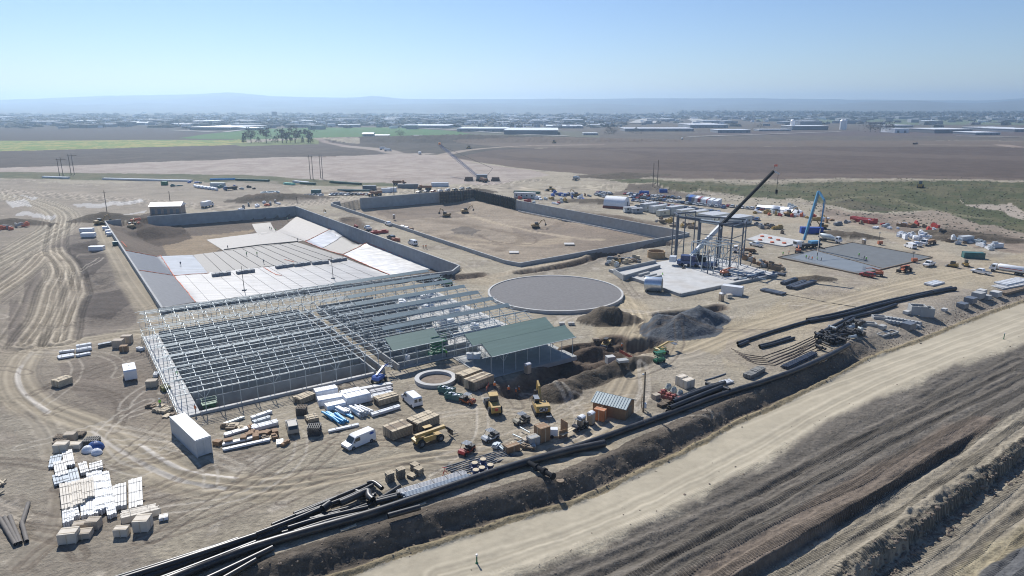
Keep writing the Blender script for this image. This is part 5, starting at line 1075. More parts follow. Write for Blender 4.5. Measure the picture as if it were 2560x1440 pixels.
for px,py,top,l in [(268,533,476,'left of the white shed'),(425,502,478,'behind the white shed'),(985,488,450,'left pole beside the parked cars'),(1036,482,460,'right pole beside the parked cars'),(743,508,492,'at the back corner of the left basin')]:
    x_,y_,z_=at(px,py); h_=ray(px,top,y_)[2]-z_; t=thing('utility_pole','thin dark utility pole standing '+l,'pole',(x_,y_,z_),0,'thin utility poles'); M().tube([(0,0,0),(0,0,h_)],[.2,.13],6).obj('shaft',PWD,t); M().box(0,0,h_*.9,1.6,.12,.12).obj('crossarm',PWD,t)
x_,y_,z_=at(1608,1030); t=thing('utility_pole','weathered wooden pole with small lamp and electric boards right of the brown shed','pole',(x_,y_,z_)); M().tube([(0,0,0),(0,0,8.0)],[.2,.14],8).obj('shaft',WDK,t); M().blob(-.35,0,7.5,.22,.22,.2).obj('lamp',WHT,t); M().box(0,.8,1.6,.12,2.2,.2).box(0,.8,2.4,.12,2.2,.2).box(0,-.2,0,.12,.15,2.8).box(0,1.8,0,.12,.15,2.8).obj('board_rack',WDK,t); M().box(.3,0,.9,.4,.6,.9).obj('meter_box',WHT,t)
for i,(px,py,tp_) in enumerate([(1372,1092,1042),(2281,656,630),(2196,612,582)]):
    x_,y_,z_=at(px,py); h_=ray(px,tp_,y_)[2]-z_; t=thing('light_tower','portable light tower with raised mast '+['between the brown crate and the leaning board','at the right edge of the poured slab','behind the poured slab'][i],'light tower',(x_,y_,z_),0,'portable light towers'); M().box(.6,0,.4,1.8,1.1,1.2).obj('generator',WHT if i==0 else ORG,t); M().tube([(0,0,.2),(0,0,h_)],[.09,.06],6).obj('mast',BLM,t); M().box(0,0,h_-.2,.9,.3,.3).obj('lamp_head',GALD,t); wheels4(t,(.5,),.6,.3,.18,False)
# ---------------------------------------------------------------- people, small in the view
def mk_person(top,walk=0.0):
    "one continuous skinned figure with clothes, helmet and face"
    me_=bpy.data.meshes.new('person'); s=walk
    V=[(0,0,.95),(0,0,1.18),(0,0,1.40),(0,0,1.50),(0.02,0,1.62),(0.02,0,1.74),(0,.10,.92),(.12+s*.1,.11,.50),(s*.22,.12,.08),(.14+s*.22,.13,.04),(0,-.10,.92),(.05-s*.06,-.11,.50),(-.05-s*.2,-.12,.08),(.10-s*.2,-.13,.04),(0,.19,1.40),(.06,.26,1.15),(.2,.24,.98),(.26,.23,.92),(0,-.19,1.40),(.04,-.27,1.14),(.16,-.26,.96),(.2,-.25,.9)]
    E=[(0,1),(1,2),(2,3),(3,4),(4,5),(0,6),(6,7),(7,8),(8,9),(0,10),(10,11),(11,12),(12,13),(2,14),(14,15),(15,16),(16,17),(2,18),(18,19),(19,20),(20,21)]
    Rd=[.15,.145,.165,.065,.10,.075,.10,.07,.05,.045,.10,.07,.05,.045,.07,.05,.04,.045,.07,.05,.04,.045]
    me_.from_pydata(V,E,[]); o=bpy.data.objects.new('tmp',me_); COL.objects.link(o); md=o.modifiers.new('s','SKIN'); o.modifiers.new('u','SUBSURF').levels=1
    for v,r in zip(me_.skin_vertices[0].data,Rd): v.radius=(r,r)
    me_.skin_vertices[0].data[0].use_root=True
    dg=bpy.context.evaluated_depsgraph_get(); m2=bpy.data.meshes.new_from_object(o.evaluated_get(dg)); bpy.data.objects.remove(o)
    m2.materials.clear(); m2.materials.append(SKIN); m2.materials.append(top); m2.materials.append(JEAN)
    for p in m2.polygons: z=p.center.z; p.material_index=0 if z>1.49 or (abs(p.center.y)>.17 and z<1.02) else (1 if z>.93 else 2)
    m2.shade_smooth(); t=link('person',m2); KIDS[t.name]=[]
    M().blob(.01,0,1.70,.135,.12,.13,10,5,half=True).lathe([(.16,1.70),(.15,1.715)],.02,0,10).obj('helmet',WHT,t,smooth=True); M().box(.1,.04,1.655,.02,.025,.015).box(.1,-.04,1.655,.02,.025,.015).box(.115,0,1.61,.03,.025,.04).obj('face',JEAN,t); return t
PG,PO,PD=None,None,None
def person(px,py,kind,label,rz=0.0,loc=None):
    k='pr'+kind; tp={'g':HIV,'o':HIO,'d':m_('grey_jacket',(.12,.13,.15),.8)}[kind]; return put(lambda:mk_person(tp,{'g':.6,'o':.2,'d':1.0}[kind]),px,py,rz,label,'person','site workers',key=k,loc=loc)
rp=random.Random(5); RA=lambda:rp.uniform(-3,3)
for a in [((1058,622),'o','worker in orange standing right of the white van, left one'),((1065,622),'o','worker in orange standing right of the white van, right one'),((1957,640),'g','worker in green at the left corner of the poured slab'),((1972,636),'o','worker in orange left of the poured slab'),((2015,648),'g','green worker at the hose, leftmost of the group'),((2022,650),'o','orange worker at the hose, second of the group'),((2030,652),'o','orange worker at the hose, third of the group'),((2042,652),'g','green worker at the hose, fourth of the group'),((2053,654),'d','dark worker at the right end of the hose group'),
 ((2147,643),'g','green worker kneeling line, left one on the slab joint'),((2160,650),'d','dark worker, middle one on the slab joint'),((2165,653),'g','green worker, right one on the slab joint'),((1554,875),'o','worker in red orange standing behind the skid steer'),((1660,893),'g','worker in green beside the green lift'),((1656,693),'g','worker in green at the left edge of the pale slab'),
 ((1297,985),'o','worker in orange at the edge of the shaded cut, right one'),((1290,990),'o','worker in orange at the edge of the shaded cut, middle one'),((1272,985),'o','worker in orange at the shaded cut, left one'),((1237,975),'o','worker in orange beside the timber stacks'),((401,1018),'g','worker in green bending over the timber scraps'),((1793,772),'o','worker in orange near the white container box')]: person(*a[0],a[1],a[2],RA())
for i,(a,k,l) in enumerate([((680,577),'g','beside the small far sheet'),((675,575),'d','left of the far sheet corner'),((690,580),'g','on the far slope foot'),((745,548),'g','on the top of the pale slope'),((757,556),'d','half way up the pale slope'),((720,558),'g','on the ridge of the pale slope'),((643,640),'g','on the dark felt strips'),((617,640),'g','at the near felt strips'),((660,660),'d','near the orange line on the floor'),((570,623),'d','by the rolled sheet edge'),((452,665),'d','on the silvery sheet'),((745,605),'d','at the right end of the dark strips')]): person(*a,k,'worker in %s clothes %s'%({'g':'green','d':'dark'}[k],l),RA(),loc=(*P(*a,-6),gz(*P(*a,-6))+.12))
person(442,945,'g','worker in green walking on the pale side slab of the frame',2.0,loc=(*P(443,945,.35),.36)); person(489,1030,'o','worker in brown orange crouching at the near left corner of the frame',1.0,loc=(*P(489,1033,.35),.36)); person(1129,890,'g','worker in bright green on the slab beside the green lift',1.0,loc=(*UV(54,-.2),.12))
# ---------------------------------------------------------------- yard goods
def onum(n):
    if n<=20: return ORDN[n-1]
    t_=['','','twenty','thirty','forty','fifty','sixty','seventy','eighty','ninety']; T=['','','twentieth','thirtieth','fortieth','fiftieth','sixtieth','seventieth','eightieth','ninetieth']; h='hundred ' if n>=100 else ''; n_=n%100
    if n_==0: return 'hundredth'
    if n_<=20: return h+ORDN[n_-1]
    return h+(T[n_//10] if n_%10==0 else t_[n_//10]+' '+ORDN[n_%10-1])
def mk_toilet():
    t=thing('portable_toilet',None,None); M().box(0,0,.12,1.1,1.1,2.0).obj('cabin',TAN,t); M().box(0,0,0,1.2,1.2,.12).obj('base',BLM,t)
    M().prof([(-.58,2.12),(.58,2.12),(.5,2.3),(.2,2.42),(-.2,2.42),(-.5,2.3)],-.58,.58).obj('roof',WHT,t); M().box(.56,0,.2,.04,.8,1.8).obj('door',m_('tan_door',(.42,.35,.27),.6),t); M().box(0,-.56,1.8,.5,.03,.2).box(0,.56,1.8,.5,.03,.2).obj('vent',WHT,t); return t
put(mk_toilet,1453,1070,R(-40),'tan portable toilet with white roof, left of its pair by the brown shed','portable toilet','portable toilets'); put(mk_toilet,1477,1060,R(-40),'tan portable toilet with white roof, right of its pair, nearer the brown shed','portable toilet','portable toilets')
t=put(mk_toilet,1319,935,R(-50),'brown portable toilet in the shade under the green roof','portable toilet','portable toilets',loc=(*P(1319,934,.11),.12))
put(mk_toilet,1803,752,.3,'tan portable toilet beside the white container box','portable toilet','portable toilets'); put(mk_toilet,2159,612,.3,'tan portable toilet behind the poured slab','portable toilet','portable toilets'); put(mk_toilet,985,547,.3,'tan portable toilet in the far left corner of the right basin','portable toilet','portable toilets',loc=(*P(985,546,-5),-5.2) )
t=thing('brown_shed','small brown wooden shed with grey metal gable roof beside the wooden pole','shed',at(1533,1032),R(-31)); L_,W_,H_=6.4,4.2,2.5
M().box(0,0,0,L_,W_,H_).obj('wall',PLY,t); M().prof([(-W_/2,0),(W_/2,0),(0,1.0)],-L_/2,-L_/2+.01).obj('gable',PLY,t); g=t.children[-1] if t.children else None
for o in [c for c in t.children if c.name.startswith('gable')]: o.rotation_euler=(0,0,R(90)); o.location=(0,0,H_)
m=M()
for sd in (-1,1): m.add([(-L_/2-.3,sd*(W_/2+.35),H_-.12),(L_/2+.3,sd*(W_/2+.35),H_-.12),(L_/2+.3,0,H_+1.08),(-L_/2-.3,0,H_+1.08),(-L_/2-.3,sd*(W_/2+.35),H_-.2),(L_/2+.3,sd*(W_/2+.35),H_-.2),(L_/2+.3,0,H_+1.0),(-L_/2-.3,0,H_+1.0)],[(0,1,2,3),(7,6,5,4),(0,4,5,1),(1,5,6,2),(0,3,7,4)])
for k in range(14):
    x_=-L_/2-.2+k*(L_+.4)/13
    for sd in (-1,1): m.bar((x_,sd*(W_/2+.35),H_-.08),(x_,0,H_+1.12),.06)
m.obj('roof',m_('roof_sheet_grey',(.26,.31,.33),.45,metal=.3),t); M().box(L_/2+.03,0,0,.06,1.6,2.0).obj('door',WDK,t)
def crate(px,py,sx,sy,sz,rz,mt,label,cat='crate',group=None,slats=True,name='wooden_crate',dz=0):
    if px<450 and py>1290: sx*=.86; sy*=.86; sz*=.9
    t=thing(name,label,cat,at(px,py,dz),rz,group); M().box(0,0,.1,sx,sy,sz-.1).obj('box',mt,t); m=M()
    for k in (-1,0,1): m.box(k*(sx/2-.08),0,0,.12,sy+.04,.1)
    if slats:
        for a in (-1,1): m.box(a*(sx/2),0,.1,.05,.12,sz-.12).box(0,a*(sy/2),.1,.12,.05,sz-.12).box(0,a*sy*.33,sz,sx,.1,.03)
    m.obj('battens',WOOD,t); return t
def pallets(px,py,n,rz,label,mt=WOOD,sx=1.2,sy=1.1,group='pallet stacks',dz=0):
    "a pile of empty pallets: every pallet is a thing"
    x_,y_,z_=at(px,py,dz); k_='pallet'+mt.name
    for i in range(n):
        def mk():
            m=M()
            for k in range(7): m.box(-sx/2+.08+k*(sx-.16)/6,0,.11,.12,sy,.03)
            m.k=1  # bearers coloured dark to stand for shade in the gaps between decks
            for k in (-1,0,1): m.box(0,k*(sy/2-.06),0,sx*.94,.09,.11)
            o=link('pallet',m.mesh('pallet',[mt,RCK])); KIDS[o.name]=[]; return o
        put(mk,0,0,rz+random.uniform(-.06,.06),'%s pallet %s, %s up'%({'raw_timber':'light wooden','weathered_timber':'brown wooden','dark_rack_and_gap_shade':'black'}.get(mt.name,'white'),label,ORDN[i]),'pallet',group,key=k_+str(sx),loc=(x_+random.uniform(-.04,.04),y_+random.uniform(-.04,.04),z_+i*.17))
RCK=m_('dark_rack_and_gap_shade',(.05,.05,.055),.6)
for a in [(975,1203,9,AU,'leftmost by the light pipe bundle'),(1002,1195,10,AU,'second from left by the light pipe bundle'),(1030,1193,3,R(-40),'low in the row by the light pipe bundle'),(1047,1186,7,R(-40),'rightmost by the light pipe bundle'),(1038,1176,7,R(-40),'behind the rightmost one')]: pallets(*a)
for a in [(151,1100,5,.1,'at the top of the left storage row'),(152,1120,8,.1,'second in the left storage row'),(200,1090,4,.1,'beside the dark rack, left yard')]: pallets(*a,mt=WDK,sx=1.7,sy=1.5)
pallets(755,1035,9,.1,'left of the tan station car',mt=WDK,sx=1.9,sy=1.7); pallets(787,1085,10,.1,'right of the tan station car',mt=RCK,sx=2.2,sy=1.9); pallets(230,1110,6,.1,'behind the blue tarp',mt=RCK,sx=2.3,sy=1.8); pallets(1655,1016,4,AU,'beside the red valves',mt=WDK,sx=1.6,sy=1.2); pallets(1664,1008,3,AU,'right of the red valves stack',mt=WDK,sx=1.6,sy=1.2)
CRD=m_('crate_grey_brown',(.42,.36,.29),.8,noise=.1); CRW=m_('crate_pale',(.60,.54,.45),.8,noise=.1)
for a in [((156,1128),2.0,1.6,1.5,.15,CRW,'pale wooden crate at the foot of the left pallet stacks'),((187,1120),2.1,1.5,.9,.15,CRW,'flat pale crate right of the left crate'),((178,1100),1.7,1.5,1.3,.15,CRD,'light crate in the middle of the upper left stacks'),
 ((175,1352),2.5,2.0,1.7,.2,CRW,'large pale crate at the near left corner of the white bundles'),((211,1342),2.2,1.7,1.0,.2,CRD,'tan crate second in the front crate row'),((205,1322),2.2,1.4,1.1,.3,CRD,'tan crate behind the second front crate'),((236,1320),1.9,1.6,1.5,.1,CRD,'grey brown crate stack at the end of the white bundles'),
 ((306,1338),2.0,1.3,1.3,.1,CRW,'pale crate left of the big cube crate'),((359,1322),2.2,2.2,1.9,.1,CRW,'big cube crate in front of the pale timbers'),((410,1298),1.3,1.2,.6,.4,WRAP,'small white box right of the big cube crate'),
 ((298,868),2.2,2.0,1.9,.15,CRD,'larger left box of the pair on the dirt left of the frame'),((319,858),2.2,1.6,2.0,.15,CRD,'right box of the pair on the dirt left of the frame'),((311,878),1.6,1.3,1.4,.2,PLY,'small brown box in front of the pair of boxes'),((381,966),2.0,1.6,1.4,.2,CRD,'brown box with a white panel right of the cargo trailer'),
 ((1355,1100),2.0,2.0,2.7,AU,PLY,'tall brown plywood box left of the light tower'),((1333,1112),1.9,1.4,1.6,AU,CONC,'grey cube left of the tall plywood box'),((1703,962),2.0,1.5,2.0,AU,CRW,'left pale crate of the pair above the red valves'),((1718,968),2.4,1.7,1.8,AU,CRW,'right pale crate of the pair above the red valves'),
 ((1500,1050),2.0,1.3,2.2,R(-31),m_('orange_panel',(.45,.16,.06),.7),'orange brown box between the toilets and the brown shed'),((1280,1128),2.4,1.2,1.2,AU,PLY,'long brown box on the thin pipes right of the blue valves'),((1318,1108),1.8,1.2,1.0,AU,CRD,'low brown box left of the grey cube'),((1525,908),1.9,1.5,1.7,.3,CONL,'pale concrete manhole box at the cut'),((1556,905),2.3,1.5,.6,.3,CONC,'low grey concrete frame right of the manhole box'),
 ((1640,997),1.4,1.2,1.0,AU,CRD,'small crate left of the red valves'),((1404,812),1.4,1.4,.7,.1,CONL,'left pale block behind the green roofs'),((1428,812),1.6,1.2,.7,.1,CONL,'right pale block behind the green roofs'),((1822,745),1.6,1.2,1.2,.2,CRW,'small crate left of the white container box'),((1490,852),1.5,1,.6,.2,SOILM,'low soil block by the skid steer')]:
    crate(*a[0],*a[1:6],a[6],slats='oncrete' not in a[6])
# leaning boards: L shaped plywood stand
x_,y_,z_=at(1410,1086); t=thing('plywood_screen','L shaped brown plywood screen right of the light tower','screen',(x_,y_,z_),AU); M().box(0,0,0,.08,1.9,2.6).obj('panel',PLY,t); M().box(-.9,-.9,0,1.7,.08,1.5).obj('panel',PLY,t)
t=thing('plywood_screen','brown plywood wall leaning against the shed','screen',at(1513,1040),R(40)); M().box(0,0,0,2.4,.08,2.2).obj('panel',PLY,t); M().box(0,.4,0,.1,.8,1.6).obj('prop',WDK,t)
for (a,b,n,l) in [((1460,1108),(1494,1092),4,'boards lying by the black main beside the light tower'),((1398,1098),(1430,1080),2,'orange planks on trestles below the plywood screen')]:
    for k in range(n):
        p,q=at(*a),at(*b); o=(k-.5*n)*.55; r=math.atan2(q[1]-p[1],q[0]-p[0]); L_=math.dist(p[:2],q[:2])
        M().box(0,0,.05,L_,.42,.06).solo('plank',WOOD,'pale plank, %s of the %s'%(ORDN[k],l),'plank','loose planks in the yard',((p[0]+q[0])/2-math.sin(r)*o,(p[1]+q[1])/2+math.cos(r)*o,p[2]+(0 if n==4 else .8)),r)
# long goods: bundles of sheets, pipes and timber, drawn between two ends
def bundle(a,b,wd,ht,mt,label,cat='bundle',n=5,round_=False,group=None,name='material_bundle',lift=.12,band=True):
    if a[0]<450 and a[1]>1120: wd*=.82
    p,q=at(*a),at(*b); r=math.atan2(q[1]-p[1],q[0]-p[0]); L_=math.dist(p[:2],q[:2]); z_=(p[2]+q[2])/2
    t=thing(name,label,cat,((p[0]+q[0])/2,(p[1]+q[1])/2,z_+lift),r,group); m=M(); rows=max(1,int(round(ht/(wd/n))))if round_ else 1
    if round_:
        rad=wd/n/2
        for j in range(rows):
            for i in range(n-(j%2)): m.tube([(-L_/2+random.uniform(-.15,.15),-wd/2+rad*(1+j%2)+2*rad*i,rad+j*rad*1.75),(L_/2+random.uniform(-.15,.15),-wd/2+rad*(1+j%2)+2*rad*i,rad+j*rad*1.75)],rad*.97,8)
        m.obj('pipes',mt,t,smooth=True)
    else:
        for i in range(n):
            w_=wd/n; m.box(random.uniform(-.12,.12),-wd/2+w_*(i+.5),0,L_-random.uniform(0,.3),w_*.86,ht*random.uniform(.86,1))
        m.obj('stock',mt,t)
    s=M()
    for k in range(max(2,int(L_/3))): s.box(-L_/2+L_*(k+.5)/max(2,int(L_/3)),0,-.11,.12,wd+.5,.11)
    s.obj('bearers',WDK,t)
    if band:
        s=M()
        for k in range(max(2,int(L_/2.2))): s.box(-L_/2+L_*(k+.5)/max(2,int(L_/2.2)),0,ht*(1 if not round_ else 1.0)+.01,.07,wd,.03)
        s.obj('straps',RCK,t)
    return t
PAN=m_('pale_sheet_stock',(.52,.52,.51),.45,noise=.1,stretch=(.2,3,1)); PAB=m_('blue_grey_sheet_stock',(.28,.34,.40),.45); PAT=m_('pale_timber_stock',(.60,.55,.47),.7)
BD=[((137,1172),(142,1142),2.0,.35,PAB,'blue grey sheet bundle, upper one at the left end'),((156,1195),(149,1160),2.0,.5,PAN,'pale sheet bundle below the upper blue grey one'),((170,1172),(162,1136),.9,.5,PAN,'first of three narrow pale channels, upper left'),((178,1170),(170,1134),.7,.5,PAN,'second of three narrow pale channels, upper left'),((184,1170),(176,1130),.7,.5,PAN,'third of three narrow pale channels, upper left'),
 ((156,1214),(150,1190),2.4,.4,PAB,'blue grey sheet bundle, lower one at the left end'),((184,1216),(176,1180),2.4,.4,PAB,'blue grey sheet bundle, right one near the white bundles'),((214,1190),(207,1165),1.4,.6,PAN,'short white bundle above the big white group'),((242,1181),(240,1162),2.2,.5,PAN,'short pale sheet bundle at the top right of the white group'),
 ((176,1285),(168,1220),2.2,.9,PAT,'white wrapped bundle, first from the left'),((189,1302),(182,1216),1.1,.7,PVC,'white bundle, second from the left'),((201,1275),(194,1216),1.8,1.0,PAT,'cream bundle, third from the left'),((215,1300),(208,1208),1.2,.7,PVC,'white bundle, fourth from the left'),((225,1262),(221,1212),1.9,1.2,PAT,'cream bundle, fifth from the left, on top'),((235,1298),(229,1190),1.5,.7,PVC,'white bundle, sixth from the left'),
 ((250,1290),(244,1190),1.6,.9,PVC,'white bundle, seventh from the left'),((262,1286),(256,1208),1.4,.9,PVC,'white bundle, eighth from the left'),((282,1298),(263,1188),1.4,.7,PVC,'long white bundle at the right edge of the group'),((300,1278),(300,1220),2.2,.7,PAN,'pale sheet bundle, left of the two standing apart'),((341,1275),(339,1204),2.2,.5,PAN,'pale sheet bundle, right of the two standing apart'),((174,1320),(172,1290),1.6,1.0,PVC,'white bundle end behind the front crates'),((190,1305),(186,1285),1.4,.8,PVC,'short white bundle behind the front crates'),
 ((302,1292),(392,1272),1.0,.6,PAT,'pale timber bundle, farther of the two lying crosswise'),((304,1308),(402,1285),1.3,1.0,PAT,'pale timber bundle, nearer of the two lying crosswise'),
 ((144,897),(186,890),2.0,.4,PVC,'wide white sheet bundle, lower left by the dirt track'),((148,884),(188,879),.8,.5,PVC,'narrow white bundle above the wide one'),((190,872),(228,864),1.1,.7,PVC,'white bundle, top one of the right column'),((190,882),(230,874),1.1,.7,PVC,'white bundle, middle one of the right column'),((190,893),(228,886),1.1,.5,PVC,'white bundle, bottom one of the right column'),((246,867),(286,860),.9,.6,GALD,'dark steel beam bundle left of the boxes'),((345,878),(357,874),1.8,.7,PVC,'small stack of white rolls left of the frame'),
 ((138,968),(176,955),2.6,1.4,WOOD,'timber stack alone at the left of the cargo trailer'),((388,946),(393,936),.8,.7,PVC,'white panel leaning on the brown box'),((403,1034),(428,1022),1.6,.5,WOOD,'scrap pallet wood by the near corner of the frame'),((386,1032),(398,1026),1.4,.5,WOOD,'small scrap timber bundle left of the bending worker'),((404,978),(424,972),2.0,.9,m_('olive_box',(.15,.15,.04),.7),'olive wrapped pallet left of the frame wall'),
 ((560,1065),(610,1046),.5,.4,GALV,'thin steel channel bundle nearest the frame corner'),((628,1050),(680,1032),.9,.5,PVC,'white channel bundle, farthest of the middle group'),((560,1092),(640,1068),1.0,.4,PVC,'white channel bundle, upper left of the middle group'),((630,1078),(696,1060),1.4,.7,PVC,'white channel bundle behind the brown boxes'),((632,1062),(676,1048),1.0,.6,PAB,'grey channel bundle in the middle group'),((555,1115),(672,1088),.8,.35,PVC,'long white channel bundle, middle of the front rows'),((557,1128),(676,1102),.7,.35,PVC,'long cream channel bundle, nearest of the front rows'),((600,1100),(660,1085),.8,.35,PVC,'short white channel bundle above the front rows'),
 ((820,1083),(898,1063),.7,.35,PVC,'lone white channel bundle in front of the blue rolls'),((928,1042),(1000,1020),1.0,.5,PVC,'pair of white channels right of the rolls'),((915,1002),(980,986),1.5,.7,PVC,'long white wrapped channels behind the packs'),((850,985),(980,962),1.2,.4,PAN,'long thin channels beside the concrete kerb'),((925,990),(980,978),1.6,.9,m_('grey_wrapping',(.35,.35,.37),.5),'grey wrapped pack behind the long channels'),
 ((2320,715),(2350,707),3.0,.6,PVC,'white sheet stack, first at the far right edge'),((2500,712),(2560,700),4,.5,PVC,'wide white sheet stack at the right edge, farther'),((2490,720),(2560,712),4,.6,PAN,'wide grey sheet stack at the right edge, nearer'),((2500,734),(2560,722),3,.7,WDK,'dark beam stack at the right edge'),
 ((1866,947),(1890,935),1.8,.9,m_('grey_beam_pack',(.20,.20,.19),.8),'grey beam pack left end behind the black main'),((1882,938),(1905,926),1.8,.9,m_('grey_beam_pack',(.2,.2,.19),.8),'grey beam pack right end behind the black main'),((1800,962),(1828,955),1.4,.4,PVC,'small white pack at the black pipe pile')]
for a in BD: bundle(*a[:5],a[5],n=5 if a[2]>1.2 else 3)
for a,b,w_,h_,l in [((970,1095),(1020,1078),3.2,1.8,'long timber pack, left one behind the telehandler'),((1030,1075),(1085,1052),3.2,1.7,'long timber pack, right one behind the telehandler'),((1148,958),(1196,940),2.6,1.9,'timber pack, left one beside the shaded building'),((1172,975),(1222,955),3.0,2.0,'timber pack, right one beside the shaded building'),((940,1012),(990,998),2.4,1.3,'timber crate pack left of the first white van'),((742,1010),(780,995),2.2,1.2,'timber pack behind the tall dark racks'),((765,1055),(795,1048),2.0,.8,'low timber pack behind the black rack stack')]:
    t=bundle(a,b,w_,h_,WOOD,l,n=4,name='timber_pack',cat='timber pack'); L_=math.dist(at(*a)[:2],at(*b)[:2]); m=M()
    for k in range(int(h_/.22)): m.box(0,0,.05+k*.22,L_*1.003,w_*1.01,.07)
    m.obj('spacer_boards',WDK,t)
def pack(a,b,wd,ht,label,mt=WRAP):
    p,q=at(*a),at(*b); r=math.atan2(q[1]-p[1],q[0]-p[0]); L_=math.dist(p[:2],q[:2]); t=thing('wrapped_pack',label,'pack',((p[0]+q[0])/2,(p[1]+q[1])/2,p[2]),r,'white wrapped packs'); m=M()
    m.prof([(-wd/2,.1),(wd/2,.1),(wd/2+.04,ht*.9),(wd/2-.15,ht),(-wd/2+.15,ht*1.02),(-wd/2,ht*.88)],-L_/2,L_/2); o=m.obj('wrapping',mt,t); o.rotation_euler=(0,0,R(90)); M().box(-L_*.3,0,0,.15,wd,.1).box(L_*.3,0,0,.15,wd,.1).obj('bearers',WDK,t)
    m=M()
    for k in range(-2,3): m.box(k*L_/5.5,0,ht*1.02,.06,wd*.96,.02)
    m.obj('straps',SEAL,t)
for a in [((788,996),(842,985),2.3,1.7,'white wrapped pack, farthest left one'),((795,1012),(860,1000),2.4,1.3,'white wrapped pack, below the farthest left'),((862,1012),(922,998),2.6,1.7,'white wrapped pack, right one behind the rolls'),((855,992),(900,982),2.0,1.0,'low white wrapped pack behind the right one'),((815,1025),(862,1014),2.0,1.0,'low white wrapped pack nearest the blue rolls')]: pack(*a)
k=0
for (px,py),n,mt,nm in [((902,1033),16,PVC,'white'),((862,1028),9,PVC,'white'),((852,1050),8,PVB,'blue'),((835,1040),5,PVB,'blue'),((880,1036),2,PVB,'blue')]:
    x_,y_,z_=at(px,py)
    for i in range(n):
        lay=i//6 if n>8 else i//4; j=i%(6 if n>8 else 4); w_=.42; r=AU+R(100)+random.uniform(-.15,.15)
        def mk(): 
            m=M(); m.pipe([(-1.9,0,0),(1.9,0,0)],.21,.12,10); o=link('plastic_roll',m.mesh('plastic_roll',mt,True)); KIDS[o.name]=[]; return o
        put(mk,0,0,r,'%s plastic roll, %s in the %s heap of rolls'%(nm,ORDN[i],['wide white','upper white','front blue','left blue','small'][k]),'plastic roll','heap of white and blue plastic rolls',key='roll'+nm,loc=(x_+(j-2.5)*w_*CU*1.02,y_+(j-2.5)*w_*SU+random.uniform(-.3,.3),z_+.22+lay*.38))
    k+=1
# brown cardboard scrap, dumpsters, tarps
for i,(px,py) in enumerate([(610,1100),(625,1092),(640,1097),(655,1090),(668,1088),(545,1112),(688,1085),(572,1108)]): crate(px,py,1.3,1.0,.8,random.uniform(0,3),PLY,'brown cardboard box, %s in the scrap between the white channels'%ORDN[i],'box',slats=False,name='cardboard_box')
def mk_dump():
    t=thing('dumpster',None,None); m=M(); m.prof([(-1.9,.15),(1.9,.15),(2.2,1.5),(-2.2,1.5)],-.95,-.88).prof([(-1.9,.15),(1.9,.15),(2.2,1.5),(-2.2,1.5)],.88,.95).box(0,0,.15,3.8,1.8,.08).box(-2.05,0,.2,.15,1.8,1.3).box(2.05,0,.2,.15,1.8,1.3); m.obj('bin',TEAL,t)
    m=M()
    for k in range(12): m.box(random.uniform(-1.4,1.4),random.uniform(-.5,.5),random.uniform(.9,1.5),random.uniform(.4,1.3),random.uniform(.2,.6),.15,rz=random.uniform(0,3),tilt=(random.uniform(-.3,.3),0))
    m.obj('rubbish',WRAP,t); return t
put(mk_dump,1134,998,R(-24),'teal dumpster full of scrap, the nearer one','dumpster',scale=.78); put(mk_dump,1117,982,R(-24),'teal dumpster full of scrap, the farther one','dumpster',scale=.78)
for px,py,mt,l,s in [(240,1122,m_('blue_tarp',(.02,.07,.24),.5,noise=.3,scale=3,bump=.5),'blue tarp over a pile beside the dark rack',1.5),(220,1128,WRAP,'white wrapped cube left of the blue tarp',1.1),(242,1134,WRAP,'small white wrapped heap below the blue tarp',1.0)]:
    x_,y_,z_=at(px,py); M().blob(0,0,0,s*.9,s*.8,s*.9,16,6,.04,True).solo('tarped_pile',mt,l,'tarped pile',None,(x_,y_,z_),0,True)
# rusty trestle, valves, flange fittings
t=thing('pipe_stand','small red pipe stand left of the thin steel pipes','pipe stand',at(1112,1186)); m=M()
for g in (0,2.1,4.2): m.bar((.0,0,.7),(.6*math.cos(g),.6*math.sin(g),0),.07)
m.bar((0,0,.6),(0,0,1.2),.08).bar((-.4,0,1.2),(.4,0,1.2),.08); m.obj('tripod',REDM,t)
VB=m_('valve_blue',(.02,.05,.16),.45); VR=m_('valve_red',(.30,.09,.07),.5)
def mk_valve(c,cap):
    t=thing('large_valve',None,None); M().lathe([(.55,.1),(.55,.3),(.4,.35),(.42,.75),(.55,.8),(.55,1.0)],0,0,14).obj('body',c,t); M().lathe([(.5,1.0),(.5,1.12),(.01,1.15)],0,0,14).obj('wooden_cap',cap,t); m=M()
    for k in range(10): m.tube([(.75+0*.1,.45*math.cos(k*.628),.55+.45*math.sin(k*.628)),(.75,.45*math.cos((k+1)*.628),.55+.45*math.sin((k+1)*.628))],.035,5)
    m.bar((.4,0,.55),(.8,0,.55),.1).obj('handwheel',c,t); return t
for i,(px,py) in enumerate([(1187,1172),(1208,1163),(1226,1177),(1205,1184),(1190,1190)]): put(lambda:mk_valve(VB,WOOD),px,py,random.uniform(2,4),'dark blue valve with round wooden cap, %s of five beside the black main'%ORDN[i],'valve','dark blue valves',key='vb')
def mk_rv():
    t=thing('red_fitting',None,None); M().tube([(-1.3,0,.6),(-1.1,0,.6),(-1.0,0,.6),(.9,0,.6),(1.0,0,.6),(1.2,0,.6)],[.6,.6,.42,.42,.6,.6],14).obj('pipe_body',VR,t,smooth=False); M().tube([(0,0,.9),(0,0,1.35)],[.3,.4],10).obj('branch',VR,t); return t
for i,(px,py) in enumerate([(1655,988),(1668,996),(1681,1000),(1697,1006)]): put(mk_rv,px,py,AU+.2,'red flanged fitting, %s from the left in the red row'%ORDN[i],'fitting','red fittings',scale=.85)
